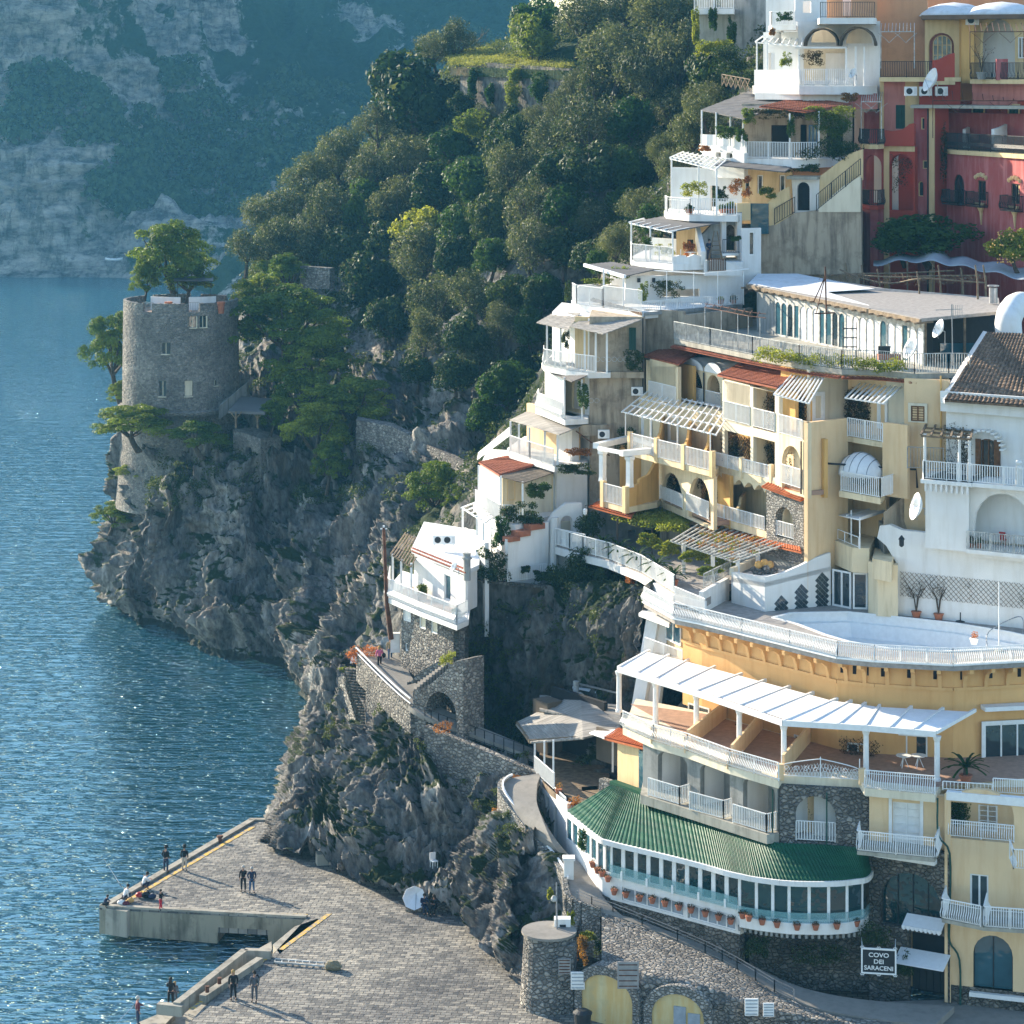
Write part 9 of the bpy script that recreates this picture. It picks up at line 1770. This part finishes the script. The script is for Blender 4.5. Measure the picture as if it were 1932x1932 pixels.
bag(264,1694,'red bag in the middle of the pier tip luggage','redp',.4);bag(276,1695,'black backpack right of the red bag','blackc',.45);bag(287,1697,'dark bag at the right end of the luggage row','navy',.4);bag(229,1709,'white bag near the crouching boy','whitec',.4);bag(238,1710,'small red bag near the crouching boy','maroon',.35);bag(246,1704,'orange bag beside the crouching boy','ochre',.35)
t=thing('backpack','black backpack worn by the man in grey','backpack',GQ(483,1888));c=GQ(480,1890)+Vector((.12,.2,1.25));mb=MB();mb.blob(c,.22,2,(.8,.6,1.2),6,.05);mb.build('sack','blackc',t,True);mb=MB();mb.bar(c+Vector((-.12,-.1,.15)),c+Vector((-.2,-.3,.12)),.04);mb.build('strap','blackc',t)
t=thing('handbag','black shoulder bag of the woman in pink','bag',G(721,1258,12.8));c=G(716,1261,12.75)+Vector((.32,0,.95));mb=MB();mb.blob(c,.17,2,(.9,.6,1.1),6,.05);mb.build('sack','blackc',t,True);mb=MB();mb.bar(c+Vector((0,0,.15)),c+Vector((-.15,0,.5)),.03);mb.build('strap','blackc',t)
for a,b,lab in((GQ(238,1690)+Vector((-.3,0,.6)),GQ(213,1672)+Vector((-.6,.4,1.6)),'thin fishing rod held by the crouching boy'),(G(257,1915,1.1)+Vector((0,0,.7)),G(235,1935,1.1)+Vector((-.5,0,.1)),'thin fishing rod held by the white haired man')):
 t=thing('fishing_rod',lab,'fishing rod',a,'fishing rods');mb=MB();mb.tube([a,b],[.02,.008],6);mb.build('blank','metal',t);mb=MB();mb.tube([a,a.lerp(b,.12)],.03,6);mb.build('handle','blackc',t)
t=thing('bollard','small iron mooring bollard on the pier edge','bollard',GQ(415,1586));mb=MB();mb.lathe(GQ(415,1588),[(.2,0),(.14,.08),(.13,.25),(.24,.34),(.2,.44)],14);mb.build('post','rust',t)
for k,(x,y)in enumerate(((391,1878),(414,1862))):t=thing('bollard',['front low bollard on the boat stair parapet','rear low bollard on the boat stair parapet'][k],'bollard',G(x,y-8,ZQ+.5),'bollards of the boat stair');mb=MB();mb.lathe(G(x,y-6,ZQ+.5),[(.12,0),(.1,.3),(.15,.36)],10);mb.build('post','rust',t)
t=thing('concrete_block','square concrete block beside the rock on the pier','block',GQ(613,1628));mb=MB();c=GQ(613,1632);mb.box(c+Vector((0,.4,.35)),(1.25,.9,.78),.2);mb.build('block','concrete',t)
t=thing('ladder_frame','long metal gangway frame lying on the quay','gangway',GQ(590,1826));a,b=GQ(518,1819),GQ(622,1827);mb=MB()
for o_ in(0,.55):mb.bar(a+Vector((0,o_,.12)),b+Vector((0,o_,.12)),.09)
for k in range(9):p=a.lerp(b,k/8);mb.bar(p+Vector((0,0,.12)),p+Vector((0,.55,.12)),.05)
mb.build('frame','railw',t);mb=MB();mb.blob(GQ(628,1829)+Vector((0,0,.2)),.45,5,(1.2,.8,.7),6,.4);mb.build('cover','khaki',t)
t=thing('stepladder','tall wooden stepladder standing on a terrace beside the person in blue','ladder',V(1350,199,zz(494,199)));c=V(1351,199.2,zz(494,199))
for sx in(-1,1):
 for sy in(0,1):mb=MB();mb.bar(c+Vector((sx*.55+.0,sy*.9,0)),c+Vector((sx*.12,.45,2.4)),.08);mb.build('leg','wood',t)
mb=MB();[mb.bar(c+Vector((-.5+.07*k,.07*k,.35*k+.2)),c+Vector((.5-.07*k,.07*k,.35*k+.2)),.06)for k in range(5)];mb.build('rungs','wood',t)
t=thing('moored_boat','small white and orange rowing boat hauled up below the far cliff','boat',P(215,487,690));c=P(215,490,688);mb=MB();g=[]
for i in range(9):
 u=i/8;wd_=.95*math.sin(math.pi*min(1,.12+u*.88))**.6;g.append([c+Vector((-2.4+4.8*u,math.cos(q)*wd_,-.55*math.sin(q)+.25+.35*(2*u-1)**2))for q in[math.pi*j/8 for j in range(9)]])
mb.grid(g);o=mb.build('hull','whitep',t,True);so=o.modifiers.new('s','SOLIDIFY');so.thickness=.06;mb=MB();[mb.box(c+Vector((x,0,.2)),(.25,1.5,.05))for x in(-1,.6)];mb.build('thwart','terra',t)
t=thing('info_board','white tilted information board at the bend of the upper path','board',G(675,1240,13));c=P(673,1243,186.3);mb=MB();mb.slab([c+Vector((-.5,0,-.3)),c+Vector((.5,0,-.15)),c+Vector((.6,.25,.35)),c+Vector((-.35,.25,.2))],.05);mb.build('panel','whitep',t);mb=MB();mb.bar(c+Vector((0,.1,0)),c+Vector((0,.1,-1.0)),.06);mb.build('leg','metal',t)
